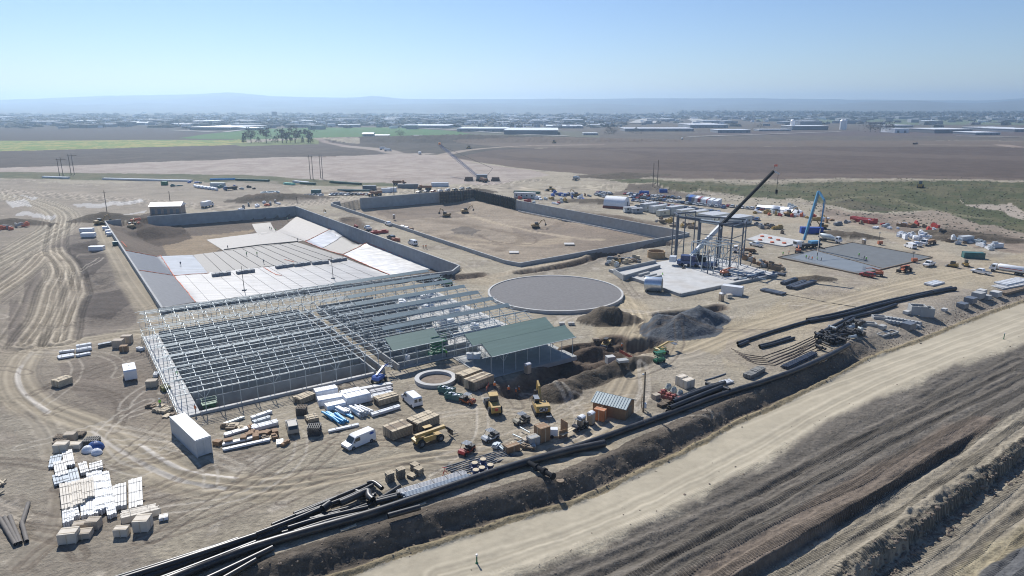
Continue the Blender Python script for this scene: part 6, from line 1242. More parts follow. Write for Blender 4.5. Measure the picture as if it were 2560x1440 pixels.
def mk_wv():
    t=thing('wrapped_valve',None,None); M().blob(0,0,.15,.75,.7,1.15,10,6,.12,True).obj('plastic_wrap',m_('clear_wrap',(.35,.38,.36),.3,noise=.4,scale=4,bump=.8),t,smooth=True); M().box(0,0,0,1.8,1.5,.14).obj('pallet',WOOD,t); return t
for i,(px,py) in enumerate([(1671,974),(1684,982),(1700,990),(1722,998)]): put(mk_wv,px,py,AU,'plastic wrapped valve on a pallet, %s from the left behind the red row'%ORDN[i],'wrapped valve','wrapped valves')
# ---------------------------------------------------------------- black pipes
def pipe(px_pts,r,label,mt=BLK,z=None,group='black plastic pipes',name='black_pipe',lift=0,k=5,cat='pipe',wave=0):
    q=[]
    for i,(a,b) in enumerate(px_pts):
        if z is None: l=at(a,b); 
        else: l=(*P(a,b,z),z)
        q.append((l[0],l[1],l[2]+r+lift if z is None else z))
    if len(q)>2:
        xy=spline([(a[0],a[1]) for a in q],k); zz=np.interp(np.linspace(0,len(q)-1,len(xy)),range(len(q)),[a[2] for a in q]); q=[(a[0],a[1],float(c)) for a,c in zip(xy,zz)]
    q=[Vector(a) for a in q]; m=M().pipe([tuple(a) for a in q],r,.14,14)
    if math.dist(q[0],q[-1])>20 and r>.3:
        acc=0
        for a,b in zip(q[:-1],q[1:]):
            acc+=(b-a).length
            if acc>12: d=(b-a).normalized(); m.tube([a-d*.12,a+d*.12],r*1.045,14); acc=0
    o=m.solo(name,mt,label,cat,group,smooth=True); return o
pipe([(300,1500),(445,1440),(640,1366),(915,1287),(1050,1243),(1190,1195),(1280,1166),(1405,1131),(1512,1108)],.62,'thick black main running up from the bottom edge to its cut end on the bank',z=.62)
pipe([(1330,1150),(1455,1112),(1560,1075),(1680,1032),(1800,988),(1920,950),(2010,917),(2080,885),(2122,862)],.55,'second thick black main on the bank, ending at the pile of black fittings',z=.55)
for i,(a,b) in enumerate([((230,1492),(620,1349)),((270,1496),(640,1357)),((180,1490),(596,1349)),((400,1500),(682,1370)),((200,1480),(640,1338)),((440,1510),(640,1400)),((140,1490),(560,1360)),((250,1470),(700,1322))]): pipe([a,((a[0]+b[0])/2,(a[1]+b[1])/2+2),b],.40 if i<5 else .34,'grey topped black pipe, %s of the bottom left bundle'%ORDN[i],z=.4+(.5 if i in(1,4) else 0))
PX=[((560,1380),(800,1290),(930,1255),(1000,1215)),((735,1285),(850,1240),(935,1205)),((740,1290),(860,1247),(932,1213)),((690,1310),(780,1285),(825,1258)),((680,1313),(760,1280),(842,1244)),((640,1335),(740,1297),(822,1262)),((748,1302),(850,1281),(935,1252)),((770,1306),(860,1282),(930,1258)),((720,1320),(800,1296),(920,1268)),((705,1333),(790,1310),(925,1275)),((735,1330),(830,1300),(925,1279)),((775,1298),(810,1292)),((825,1262),(860,1250)),((900,1247),(940,1236)),((890,1228),(935,1240)),((945,1250),(1000,1236)),((940,1256),(992,1243)),((970,1290),(1050,1268))]
for i,p_ in enumerate(PX): pipe(list(p_),.30 if i not in (15,16,17) else .42,'black pipe, %s piece in the loose heap beside the thick main'%ORDN[i],z=.3+.28*(i%3))
pipe([(850,1258),(885,1243),(918,1228),(922,1240),(932,1250)],.5,'fat black bent pipe lying across the loose heap',z=1.5,k=4); pipe([(806,1272),(825,1258)],.5,'short fat black pipe with open end in the loose heap',z=1.0); pipe([(918,1208),(935,1206),(955,1221)],.34,'short black elbow pipe at the top of the loose heap',z=.9,k=4)
for i,(a,b,w_,h_) in enumerate([((995,1238),(1165,1188),1.6,.5),((1010,1246),(1178,1197),1.6,.4)]): bundle(a,b,w_,h_,PAN if i==0 else PAB,['pale','blue white'][i]+' long pipe bundle strapped along the thick main',n=6,round_=True)
for i in range(7): 
    a=(1108+i*6,1170+i*3.4); b=(1255+i*6,1126+i*2) ; pipe([a,b],.09,'thin steel pipe, %s in the fan left of the blue valves'%ORDN[i],mt=GALD,group='thin steel pipes',name='steel_pipe')
for i,(a,b) in enumerate([((1258,1130),(1330,1098)),((1264,1134),(1332,1104)),((1300,1076),(1325,1090)),((1282,1094),(1322,1112))]): pipe([a,b],.12,'thin steel pipe, %s beside the long brown box'%ORDN[i],mt=GALV,group='thin steel pipes',name='steel_pipe',lift=.5)
# dark valve assembly over the bank, on a riser
a,b=at(1322,1168),at(1368,1198); t=thing('pipe_assembly','dark pipe outlet with flanges pointing over the bank towards the haul road','pipe assembly'); a0=(a[0],a[1],.7); a1=(a[0]+3.6,a[1]-4.6,1.0)
v=Vector(a1)-Vector(a0); ptt=[tuple(Vector(a0)+v*k) for k in (0,.3,.31,.36,.37,.6,.61,.68,.69,.95,.96,1)]; M().tube(ptt,[.42,.42,.6,.6,.42,.42,.6,.6,.38,.38,.55,.55],14).obj('pipe_body',DKB,t); M().lathe([(.6,0),(.6,.12),(.01,.13)],a1[0]+1.1,a1[1]+.9,16).obj('blind_flange',WDK,t)
for o in [c for c in t.children if c.name.startswith('blind')]: o.location=(0,0,gz(a1[0]+1.1,a1[1]+.9)+.1)
for i,(px,py,z_) in enumerate([(862,1325,-.3),(880,1318,-.3),(1055,1262,0),(1345,1152,.2)]): M().box(0,0,0,1.2,.4,.12).solo('timber_block',WOOD,'small pale timber block under the thick main, %s from the left'%ORDN[i],'block','timber blocks under the main',at(px,py,.05),AU)
# stored black mains around the right yard
RP=[([(2017,803),(2100,786),(2200,760),(2300,738),(2378,722)],.45),([(2022,808),(2110,790),(2200,766),(2300,742),(2372,728)],.45),([(2110,802),(2180,785),(2240,765)],.45),([(1844,862),(1920,836),(2000,812),(2044,800)],.42),([(1846,868),(1870,858)],.4),([(1900,872),(1940,862),(1985,848)],.35),([(1898,868),(1930,860),(1975,846)],.35),([(2040,843),(2080,820),(2130,795)],.42),([(2048,850),(2090,825),(2135,800)],.42),([(2055,856),(2100,842),(2160,836)],.4),([(2330,736),(2355,730),(2388,726)],.6),([(1965,736),(2060,755),(2140,768)],.08)]
for i,(q_,r_) in enumerate(RP): pipe(q_,r_,['long black main, upper of the pair crossing the right yard','long black main, lower of the pair crossing the right yard','black main beside the parked white machine','single black main above the pipe grids','short black pipe at the left end of the single main','black pipe, upper of the bent pair over the grids','black pipe, lower of the bent pair over the grids','black pipe entering the fittings pile, farthest','black pipe entering the fittings pile, middle','black pipe entering the fittings pile, nearest','fat black bent main end in the right yard','thin black cable across the dirt from the steel stacks'][i])
FP=sorted(2045+rp.random()*105 for _ in range(46))
for i in range(46):
    px=FP[i]; py=852-(px-2045)*.28+rp.uniform(-22,24); x_,y_,z_=at(px,py); kx=rp.random(); r_=rp.uniform(.22,.5); L_=rp.uniform(.8,3.2); g=rp.choice((AU,AU+R(90)))+rp.uniform(-.3,.3)
    m=M(); m.tube([(-L_/2,0,r_),(-L_/2+.12,0,r_),(-L_/2+.13,0,r_),(L_/2-.13,0,r_),(L_/2-.12,0,r_),(L_/2,0,r_)],[r_*1.35,r_*1.35,r_,r_,r_*1.35,r_*1.35],10)
    if kx<.4: m.tube([(0,0,r_),(0,0,r_*2.4),(0,0,r_*2.4+.1)],[r_*.8,r_*.8,r_*1.1],10)
    m.solo('pipe_fitting',GALV if kx>.9 else BLM,'%s %s %s flanged fitting, %s from left in the pipe pile'%(['small','wide'][r_>.36],'shiny' if kx>.9 else 'black',['branched','straight'][kx>=.4],onum(i+1)),'fitting','pile of flanged black fittings',(x_,y_,z_+rp.uniform(0,.8)),g)
RSTP=m_('rusty_pipe',(.06,.04,.035),.7)
for i in range(9): pipe([(1828+i*9,872+i*7),(1905+i*8,893+i*5.2),(2032+i*4,842+i*3.4)] if i<5 else [(1860+i*12,905+(i-5)*3),(2040+(i-5)*6,856+(i-5)*5)],.075,'thin rust brown pipe, %s of the pipe grid laid on the dirt'%ORDN[i],mt=RSTP,group='rusty pipe grid',name='rusty_pipe',k=2)
for i,(a,b,w_,h_,l) in enumerate([((1960,922),(2035,886),1.8,.6,'dark pipe bundle with pale straps behind the second main'),((1905,725),(1960,738),3,.5,'dark blue steel stock stack left of the beam packs'),((1955,712),(1990,700),1.4,.8,'dark beam pack, first right of the slab'),((1970,722),(2012,706),1.4,.8,'dark beam pack, second right of the slab'),((1983,724),(2036,706),1.5,.8,'dark beam pack, third right of the slab'),((1928,683),(1962,690),2,.6,'steel stock at the corner of the slab')]): bundle(a,b,w_,h_,STL,l,n=6,round_=(i==0))
# big black pipe stock beside the red fittings
for i in range(7): pipe([(1668+i*3,1030-i*5),(1735+i*3,1003-i*5),(1800+i*2,974-i*3)],.45,'black pipe, %s in the pile below the wrapped valves'%ORDN[i],z=.5+.35*(i%3))
for i,(a,b,z_) in enumerate([((1752,975),(1788,962),1.2),((1786,962),(1824,975),1.0),((1765,958),(1795,968),.6)]): pipe([a,b],.42,'short fat black pipe, %s on top of the pile below the white pack'%ORDN[i],z=z_)
for i in range(8): pipe([(1762+i*3,952-i*.8),(1790+i*3.4,944-i*1.2)],.13,'thin grey tube, %s in the small bunch right of the pale crates'%ORDN[i],mt=GALD,group='small grey tube bunch',name='grey_tube')
# culvert tubes at the far left
for i,(a,b) in enumerate([((72,1262),(55,1315)),((55,1310),(68,1358)),((25,1295),(52,1362)),((12,1298),(46,1364)),((0,1300),(40,1366))]): pipe([a,b],.28,'old grey tube, %s of the crossed ones at the left edge'%ORDN[i],mt=m_('weathered_tube',(.15,.135,.12),.8),group='old grey tubes',name='old_tube')
for i,(a,b) in enumerate([((-10,1225),(16,1205)),((-5,1240),(12,1232)),((-20,1190),(10,1215))]): M().bar(at(*a,.2),at(*b,.4),.25).solo('timber_beam',WOOD,'pale timber beam, %s at the left edge'%ORDN[i],'timber','pale timbers at the left edge')
# precast concrete pieces in the right yard
def boxframe(px,py,sx,sy,sz,rz,label):
    m=M(); w_=.3; m.box(0,-sy/2+w_/2,0,sx,w_,sz).box(0,sy/2-w_/2,0,sx,w_,sz).box(-sx/2+w_/2,0,0,w_,sy-2*w_,sz).box(sx/2-w_/2,0,0,w_,sy-2*w_,sz); m.solo('precast_frame',CONC,label,'precast frame','precast concrete frames',at(px,py),rz)
boxframe(2292,784,4,3,2.4,R(-12),'tall grey open concrete box, left half of the twin'); boxframe(2312,789,3.6,3,2.4,R(-12),'tall grey open concrete box, right half of the twin'); boxframe(2198,796,3.4,2.2,.7,R(-12),'pale flat concrete frame left of the block rows'); boxframe(2172,812,3.6,2.2,.6,R(-12),'flat concrete frame beside the fittings pile'); boxframe(2207,838,3.4,2,.5,AU,'flat concrete frame, left of the pair near the bank'); boxframe(2228,833,3.4,2,.5,AU,'flat concrete frame, right of the pair near the bank')
for i in range(18):
    x_=2222+(i%9)*9+(i//9)*-2; y_=798+(i%9)*1.5+(i//9)*8; M().prof([(-1,0),(1,0),(.7,.7),(-.7,.7)],-.5,.5).solo('concrete_block',CONC,'grey concrete block, %s from the left in the %s row by the haul road'%(ORDN[i%9],['back','front'][i//9]),'block','rows of concrete blocks',at(x_,y_),AU+R(90))
for i,(px,py,s,mt) in enumerate([(2266,785,1.3,CONL),(2445,745,2.6,CONC),(2466,748,1.8,CONC),(2453,735,2,CONL),(2488,741,2.3,CONL),(2150,812,1.6,BLM),(2205,822,1.4,CONC),(2270,822,2.4,GALD),(2405,770,2.2,GALD),(2360,778,1.2,CONL),(2425,757,2.4,GALD)]): crate(px,py,s*1.3,s,s*.7,AU,mt,'%s block stack, %s of those along the right yard edge'%('dark' if mt in (BLM,GALD) else 'grey',ORDN[i]),'block stack',slats=False,name='block_pile')
# storage clutter behind, right and far right
rq=random.Random(11)
for nm,(x0,y0),(x1,y1),n_,cols in [('by the dirt bank right of the pump boom',(2060,555),(2360,575),26,[WDK,GALV,REDM,PLY,WRAP,GALD]),('in the white heap by the flatbed truck',(2245,592),(2320,596),16,[WRAP,PAN,WRAP]),('along the right bank foot',(2370,600),(2500,625),16,[PAB,PVC,GALV,WDK]),('by the white tarps near the car park',(1880,530),(2075,552),22,[WRAP,YEL,WHM,ORT,P_BK,REDM]),('behind the tall frame',(1850,640),(1960,680),18,[WDK,GALV,PLY,CONC]),('behind the formwork wall',(1300,500),(1420,508),18,[ORT,WRAP,GALV,YEL,REDM]),('in front of the office cabins',(1640,552),(1740,570),14,[CRW,WDK,YEL]),('on the ground left of the car park',(1380,488),(1480,495),12,[GALD,WRAP,PLY,BLU]),('behind the left basin',(600,523),(700,505),10,[WRAP,ORT,GALD]),('far left beyond the basin',(420,462),(650,470),12,[GRM,GALV,BLM,BLU,TEAL]),('at the left edge loop',(0,575),(70,568),8,[CONC,ORT,GALD]),('inside the far corner of the basin',(320,560),(370,552),5,[ORT,WRAP,BLM]),('left of the tank base',(1510,665),(1600,650),14,[WDK,GALV,WOOD,GALD]),('beside the right car rows',(1930,530),(1990,520),8,[WRAP,GALV,P_BK]),('by the front row of white channels',(560,1060),(720,1110),14,[WDK,PLY,WOOD,GALV]),('between the plywood box and the pipes',(1230,1122),(1345,1120),8,[WDK,GALV,WOOD]),('beside the timber scraps at left',(370,1015),(440,1040),6,[WOOD,WDK]),('between the two basins',(880,560),(1000,600),5,[REDM,P_BK,ORG]),('on the dirt behind the office blocks',(1885,560),(1960,580),10,[GALD,WDK,YEL])]:
    for i in range(n_):
        t_=(i+.5)/n_; px=x0+(x1-x0)*t_+rq.uniform(-6,6); py=y0+(y1-y0)*t_+rq.uniform(-7,7); mt=rq.choice(cols); L_=rq.uniform(1.2,5); h_=rq.uniform(.5,1.6); m=M()
        if 'channels' in nm or 'plywood' in nm or 'scraps' in nm: L_=rq.uniform(.6,1.8); h_=rq.uniform(.1,.5)
        m.box(0,0,.12,L_,rq.uniform(.8,1.8),h_).box(rq.uniform(-.3,.3)*L_,.1,h_+.12,L_*.5,.7,h_*.4).box(-L_*.3,0,0,.15,1.4,.12).box(L_*.3,0,0,.15,1.4,.12)
        m.solo('stacked_goods',mt,'%s goods stack, %s from left %s'%(mt.name.replace('car_paint_','').split('_')[0],ORDN[i%28],nm),'goods stack','stored goods '+nm,at(px,py),rq.uniform(0,3))
for i,(a,b,l) in enumerate([((1895,520),(1975,530),'long white tarped row'),((1962,534),(2002,538),'white tarped heap by the yellow machine')]):
    p,q_=at(*a),at(*b); m=M(); pts=[tuple(Vector(p)+(Vector(q_)-Vector(p))*k/8+Vector((0,rq.uniform(-.8,.8),.3))) for k in range(9)]; m.tube(pts,[rq.uniform(1.6,2.6) for _ in pts],8); m.solo('tarped_row',WRAP,l,'tarped row','white tarped rows',smooth=True)
for i,(a,b) in enumerate([((2128,548),(2178,556)),((2132,552),(2180,560))]): bundle(a,b,2.4,1.6,REDM,['dark red rebar bundle, farther one by the bank','dark red rebar bundle, nearer one by the bank'][i])
# far white and green pipes beyond the basins
GPI=m_('far_green_pipe',(.02,.10,.07),.5)
for i,(a,b,mt,l) in enumerate([((108,444),(172,447),PVC,'white pipe line left of the pole group'),((258,449),(480,454),PVC,'longest white pipe line along the green strip'),((526,451),(588,450),PVB,'blue pipe line beside the green strip'),((590,451),(672,454),GPI,'dark green pipe stack right of the blue pipes'),((735,456),(770,459),PVC,'short white pipe line in front of the four poles'),((752,460),(788,462),GPI,'short dark green pipe stack in front of the four poles'),((826,457),(902,462),GPI,'long dark green pipe stack right of the four poles'),((845,480),(925,478),TEAL,'teal pipe row behind the brown dump truck'),((712,461),(735,463),m_('mint_sheet',(.2,.55,.42),.5),'mint green sheets near the four poles'),((1285,482),(1350,485),GPI,'dark pipe stack beyond the formwork'),((1390,487),(1435,490),GALD,'grey beam stack beyond the formwork')]): bundle(a,b,3,1.2,mt,l,n=4,round_=mt is not PVC,band=False)
for i in range(6): x_,y_,z_=at(492+i*9,469+i*1.2); M().tube([(-5,0,.9),(5,0,.9)],.9,10).solo('half_pipe',WHM,'white rib pipe, %s of the fanned row far left'%ORDN[i],'pipe','fanned white pipes',(x_,y_,z_),R(-50),True)
for px,py,r_,h_,l in [(671,490,4.5,2.6,'low round grey tank, left of the pair beyond the left basin'),(683,489,4,2.6,'low round grey tank, right of the pair beyond the left basin'),(1640,643,3.3,2.4,'brown round timber form by the tall frame')]: M().lathe([(r_,0),(r_,h_),(r_-.3,h_),(r_-.3,.4),(.01,.4)],0,0,24).solo('round_tank',GALV if r_>3.4 else m_('tan_form',(.36,.25,.14),.8),l,'tank',None,at(px,py))
# white wrapped rolls beside the basin road
for i,(px,py,l) in enumerate([(218,582,'upper one'),(222,594,'middle one'),(243,628,'lower one')]): t=thing('sheet_roll_crate','white crate on the dark eroded bank, '+l,'crate',at(px,py),.1,'white crates on the bank'); M().box(0,0,.5,5.5,2.2,1.6).obj('box',WHM,t); M().box(0,0,0,5,2,.5).obj('skid',GALD,t)
for i,(px,py) in enumerate([(263,575),(270,584),(274,590),(289,614)]): M().tube([(-1,0,.9),(1,0,.9)],.9,12).solo('wrapped_roll',WRAP if i!=3 else TEAL,'wrapped roll, %s along the outside of the left wall'%ORDN[i],'roll','wrapped rolls beside the left wall',at(px,py),.6,True)
for i,(px,py) in enumerate([(1007,571),(1017,574),(1028,577)]): M().tube([(-1,0,.8),(1,0,.8)],.8,12).solo('wrapped_roll',WRAP if i<2 else PLY,'wrapped roll, %s beside the low wall of the right basin'%ORDN[i],'roll','wrapped rolls between the basins',at(px,py),-.6,True)
for i,(px,py,h_) in enumerate([(1192,1408,1.1),(2509,848,1.4)]):
    t=thing('survey_marker','green survey marker with white top on the haul road, '+['near the bottom edge','in the distance at right'][i],'survey marker',at(px,py),0,'survey markers'); M().lathe([(.22,0),(.18,.1),(.1,.15),(.09,h_),(.01,h_)],0,0,8).obj('post',GRM,t); M().lathe([(.14,h_),(.14,h_+.25),(.01,h_+.27)],0,0,8).obj('cap',WHT,t)
t=thing('square_pad','pale square footing on the floor of the right basin','footing',(*P(1423,612,-6),-5.8)); M().box(0,0,0,4.5,4,.4).obj('pad',CONL,t)
x_,y_=P(1285,633,-6); M().box(0,0,0,4,4,.4).solo('square_pad',CONL,'pale footing near the front wall of the right basin','footing',None,(x_,y_,-5.8))
for i,(a,b) in enumerate([((1230,950),(1215,980)),((1548,882),(1605,890)),((1290,508),(1340,512))]): 
    p,q_=at(*a),at(*b); t=thing('orange_fence','red orange mesh fence '+['by the timber packs','behind the soil cut','beyond the formwork wall'][i],'fence'); M().prof([(0,.1),(1,.1),(1,1.1),(0,1.1)],0,.04); r=math.atan2(q_[1]-p[1],q_[0]-p[0]); L_=math.dist(p[:2],q_[:2]); t.location=p; t.rotation_euler=(0,0,r); M().box(L_/2,0,.15,L_,.04,.75).obj('mesh_panel',m_('orange_mesh',(.6,.15,.1),.8,noise=.4,scale=6),t)
    for k in range(5): M().box(L_*k/4,0,0,.06,.06,1.1).obj('post',WOOD,t)
# ---------------------------------------------------------------- trees, farm and town far off
LEAF=m_('bare_crown_twigs',(.085,.07,.06),.9,noise=.35,scale=.3); EVG=m_('evergreen_needles',(.018,.035,.022),.9,noise=.3,scale=.3); TRK=m_('tree_bark',(.07,.055,.045),.9)
def tree(px,py,h_,w_,ev,label,grp,seed,n=420):
    rt=random.Random(seed); t=thing('tree',label,'tree',at(px,py),0,grp); tr=M(); tr.tube([(0,0,0),(.1,0,h_*.35),(0,.1,h_*.7)],[h_*.03,h_*.022,h_*.008],6)
    for k in range(7):
        g=rt.uniform(0,6.3); z_=h_*rt.uniform(.22,.5); tr.tube([(0,0,z_),(w_*.3*math.cos(g),w_*.3*math.sin(g),z_+h_*.25)],[h_*.012,h_*.004],4)
    tr.obj('trunk',TRK,t); cr=M(); cl=[(rt.gauss(0,.24)*w_,rt.gauss(0,.24)*w_,h_*rt.uniform(.38,.9),rt.uniform(.12,.26)*w_) for _ in range(14)]
    for k in range(n):
        if ev: z_=h_*rt.uniform(.08,1); rr_=w_*.5*(1-z_/h_)**.8*rt.uniform(.5,1.05); g=rt.uniform(0,6.3); x_,y_=rr_*math.cos(g),rr_*math.sin(g)
        else: c=rt.choice(cl); x_,y_,z_=c[0]+rt.gauss(0,c[3]*.6),c[1]+rt.gauss(0,c[3]*.6),c[2]+rt.gauss(0,c[3]*.5)
        s=h_*rt.uniform(.02,.05); a=Vector((rt.uniform(-1,1),rt.uniform(-1,1),rt.uniform(-1,1))).normalized(); b=a.orthogonal().normalized(); c_=a.cross(b); p=Vector((x_,y_,z_))
        cr.add([tuple(p+b*s),tuple(p+c_*s),tuple(p-b*s),tuple(p-c_*s)],[(0,1,2,3)])
    cr.obj('crown',EVG if ev else LEAF,t); return t
G_='trees of the farm grove'
for i,(px,h_,w_,ev,l) in enumerate([(610,14,9,True,'dark evergreen alone at the left end of the grove'),(628,21,18,False,'bare tree, second from the left in the grove'),(646,9,12,True,'low dark bush between bare trees on the left'),(666,22,19,False,'wide bare tree, left of the middle of the grove'),(688,10,14,True,'low dark bush in the middle of the grove'),(706,22,17,False,'bare tree in the middle of the grove'),(716,18,13,False,'small bare tree right of the middle'),(727,10,8,False,'thin bare tree before the tall right one'),(738,24,18,False,'tall round bare tree, third from the right'),(757,9,7,True,'small dark bush between the two right trees'),(772,22,19,False,'round bare tree, second from the right end'),(776,13,13,True,'dark evergreen at the foot of the right end tree')]): tree(px,357,h_,w_,ev,l,G_,i)
for i,(px,py,h_,w_,ev,l) in enumerate([(1002,343,12,16,False,'bare tree beside the farm sheds'),(1522,336,16,26,True,'dark bush group left of the long grey warehouse'),(1535,337,13,18,False,'bare tree right of the dark bush group'),(1590,334,12,34,True,'dark hedge before the grey warehouse'),(2175,331,22,40,False,'left part of the leafless row before the industrial plant'),(2200,331,22,40,False,'middle part of the leafless row before the plant'),(2220,331,20,30,False,'right part of the leafless row before the plant'),(1900,322,12,36,True,'dark trees by the road at right of centre'),(2277,467,3,6,True,'small dark bush on the green slope'),(2230,330,16,18,True,'dark round tree right of the plant')]): tree(px,py,h_,w_,ev,l,None,50+i,300)
def house(px,py,w_,d_,h_,mt,rm,label,rz=0.0,cat='building',gable=True,group=None):
    t=thing('house' if gable else 'warehouse',label,cat,at(px,py),rz,group); M().box(0,0,0,w_,d_,h_).obj('wall',mt,t); m=M()
    if gable: m.add([(-w_/2-1,-d_/2-1,h_),(w_/2+1,-d_/2-1,h_),(w_/2+1,0,h_+d_*.16),(-w_/2-1,0,h_+d_*.16),(w_/2+1,d_/2+1,h_),(-w_/2-1,d_/2+1,h_)],[(0,1,2,3),(3,2,4,5),(0,3,5),(1,4,2),(0,5,4,1)])
    else: m.box(0,0,h_,w_+1,d_+1,.8)
    m.obj('roof',rm,t); m=M()
    n_=max(2,min(6,int(w_/12)))
    for k in range(n_): M().box(-w_/2+w_*(k+.5)/n_,-d_/2-.15,0,w_/n_*.3,.25,min(5,h_*.6)).obj('door',GALD,t)
    return t
ROW=m_('glaring_white_roof',(.80,.80,.80),.35,noise=.03,scale=.02); WLB=m_('distant_wall',(.25,.27,.30),.8,scale=.05); WLD=m_('distant_dark_wall',(.16,.17,.19),.8,scale=.05)  # roof white carries the sun's glare in its colour
WH_='warehouses on the plain'
for a in [((922,345),18,14,7,WLB,WHT,'white farm building with hipped roof beside the bare tree'),((955,344),26,10,4,WLD,GALD,'long dark farm shed right of the white farm building'),((1044,344),14,9,3,WLB,ROFG,'small grey shed beyond the farm')]: house(*a[0],*a[1:6],a[6],0,'farm building')
for i,(px,py,w_,d_,h_,wl,l) in enumerate([(575,322,230,170,9,WLD,'very large white roofed warehouse left of the grove'),(633,324,90,70,7,WLB,'white warehouse left of the grove, the smaller one'),(340,310,130,80,9,WLB,'white warehouse at the left, alone'),(215,306,120,60,8,WLB,'low white warehouse in the left town'),(470,313,120,80,8,WLB,'white warehouse at centre left'),(1073,319,250,120,10,WLB,'long white roofed warehouse beyond the green field'),(1210,327,230,110,10,WLB,'white roofed warehouse beyond the centre'),(1330,333,230,150,13,WLD,'large bright warehouse with dark side wall near the centre'),(1410,319,200,120,8,WLB,'white roofed warehouse right of the dark walled one'),(1490,316,90,60,8,WLB,'small white warehouse right of the centre'),(1475,337,60,26,5,WLB,'low pale farm hall before the centre warehouses'),(1640,327,330,70,9,WLB,'very long grey warehouse before the airfield'),(1756,318,210,120,12,WLB,'white roofed hangar right of the airfield'),(1825,331,150,50,9,WLB,'long grey building right of the very long one'),(2010,324,190,60,14,WLD,'dark fronted plant with a white tower'),(1930,327,160,30,5,WLB,'long low pale building at right of centre'),(2230,318,170,60,8,WLB,'long white roof behind the leafless row'),(2235,331,70,50,13,WHM,'white block in the middle of the right plant'),(2345,331,190,90,12,WLD,'large white roofed shed with open front on the right'),(2440,336,120,60,7,WLB,'low mint roofed shed on the right'),(2470,324,180,70,8,WLB,'long white roof at the far right'),(2530,328,170,90,9,WLB,'wide white roof at the right edge'),(770,308,120,60,8,WLB,'long pale hall at left of centre'),(860,303,110,60,8,WLB,'white hall beyond the green field, left'),(960,302,100,60,8,WLB,'white hall beyond the green field, middle'),(1110,304,120,60,9,WLB,'white hall beyond the green field, right'),(1190,307,110,50,12,WLB,'pale stepped block in the centre town'),(115,300,170,60,7,WLB,'long white roof at the far left')]): house(px,py,w_*.45,d_*.9,h_*.6,wl,ROW,l,0.02*i-.2,'warehouse',False,WH_)
for i,(px,py) in enumerate([(2104,324),(2110,324),(1980,324)]): M().lathe([(5,0),(5,20),(3,22),(.1,23)],0,0,12).solo('silo',ROW,['left white silo of the pair on the right plain','right white silo of the pair on the right plain','white tower of the dark fronted plant'][i],'silo',None,at(px,py),0)
x_,y_,z_=at(687,296); M().box(0,0,0,18,16,28).box(60,0,0,90,30,10).solo('tall_building',WLB,'tallest building of the distant town, left of centre','building',None,(x_,y_,z_))
# small houses of the town: the larger ones each a thing
rt=random.Random(21); cnt=0
HM=[M() for _ in range(3)]
TB=sorted((rt.uniform(-60,2620),rt.triangular(286,326,300)) for _ in range(130)); TB=[q for q in TB if not (q[0]>1500 and q[1]>312)]
for i,(px,py) in enumerate(TB):
    x_,y_,z_=at(px,py); w_=rt.uniform(20,70); d_=rt.uniform(18,60); h_=rt.uniform(5,10); k=rt.choice((0,0,1,2)); t=thing('town_building','%s roofed %s building of the distant town, %s from the left'%(['white','grey','dark'][k],'wide' if w_>45 else 'small',onum(i+1)),'building',(x_,y_,z_),rt.uniform(-.3,.3),'small buildings of the distant town')
    M().box(0,0,0,w_,d_,h_).obj('wall',WLB if k<2 else WLD,t); M().box(0,0,h_,w_+1,d_+1,.7).obj('roof',[ROW,ROFG,WLD][k],t)
# the town's countless houses and trees reading as one mass
m=M(); m2=M(); c=0
for i in range(5200):
    px=rt.uniform(-150,2700); py=rt.triangular(283,322,294)
    if (px>1560 and py>298 and rt.random()<.9): continue
    x_,y_=P(px,py); s=rt.uniform(4,11)*(1+(y_/6000)); g=rt.uniform(0,1.5)
    if rt.random()<.30: m.k=0 if rt.random()<.45 else 1; m.box(x_,y_,-2,s*1.6,s,5+rt.uniform(2,6),rz=g)
    else: m2.blob(x_,y_,0,s*1.5,s*1.2,rt.uniform(4,9),5,2,.3,True)
tag(m.obj('town_houses',[ROW,WLB]),'countless small houses of the distant town','town houses',kind='stuff'); TRM=m_('distant_tree_mass',(.085,.09,.085),.95,noise=.4,scale=.02); tag(m2.obj('town_trees',TRM),'dark mass of trees spread through the distant town','trees',kind='stuff')
m=M()
for i in range(2600):
    px=rt.uniform(1700,2800); py=rt.uniform(281,293)+(0 if px>2050 else -5); x_,y_=P(px,py); s=rt.uniform(8,20); m.blob(x_,y_,0,s*1.4,s,rt.uniform(8,16),5,2,.3,True)
tag(m.obj('wooded_hills',TRM),'dark wooded band on the right below the blue hills','trees',kind='stuff')
# runway and roads
RWY=m_('pale_runway',(.33,.32,.30),.9,scale=.01)
def strip(pts,w_,name,mt,dz=.6):
    q=[P(a,b) for a,b in pts]; L_=[];m=M()
    for i,(x_,y_) in enumerate(q):
        a=q[max(0,i-1)]; b=q[min(len(q)-1,i+1)]; d=Vector((b[0]-a[0],b[1]-a[1])).normalized(); nn=Vector((-d.y,d.x))*w_/2
        L_+=[(x_+nn.x,y_+nn.y,gz(x_,y_)+dz),(x_-nn.x,y_-nn.y,gz(x_,y_)+dz)]
    m.add(L_,[(2*i,2*i+1,2*i+3,2*i+2) for i in range(len(q)-1)]); struct(m.obj(name,mt))
strip([(1716,294),(1735,300),(1752,306),(1765,311)],50,'runway',RWY,2); strip([(1610,309),(1622,302),(1640,296)],90,'runway',RWY,2)
strip([(985,318),(1130,325),(1300,337),(1420,341)],14,'road',RWY,1); strip([(1720,343),(1900,337),(2100,330)],10,'road',RWY,1); strip([(2390,341),(2560,344),(2700,346)],12,'road',RWY,1); strip([(1380,302),(1700,300),(1900,300)],20,'road',RWY,2); strip([(430,326),(520,330),(560,331),(640,322)],14,'road',RWY,1)
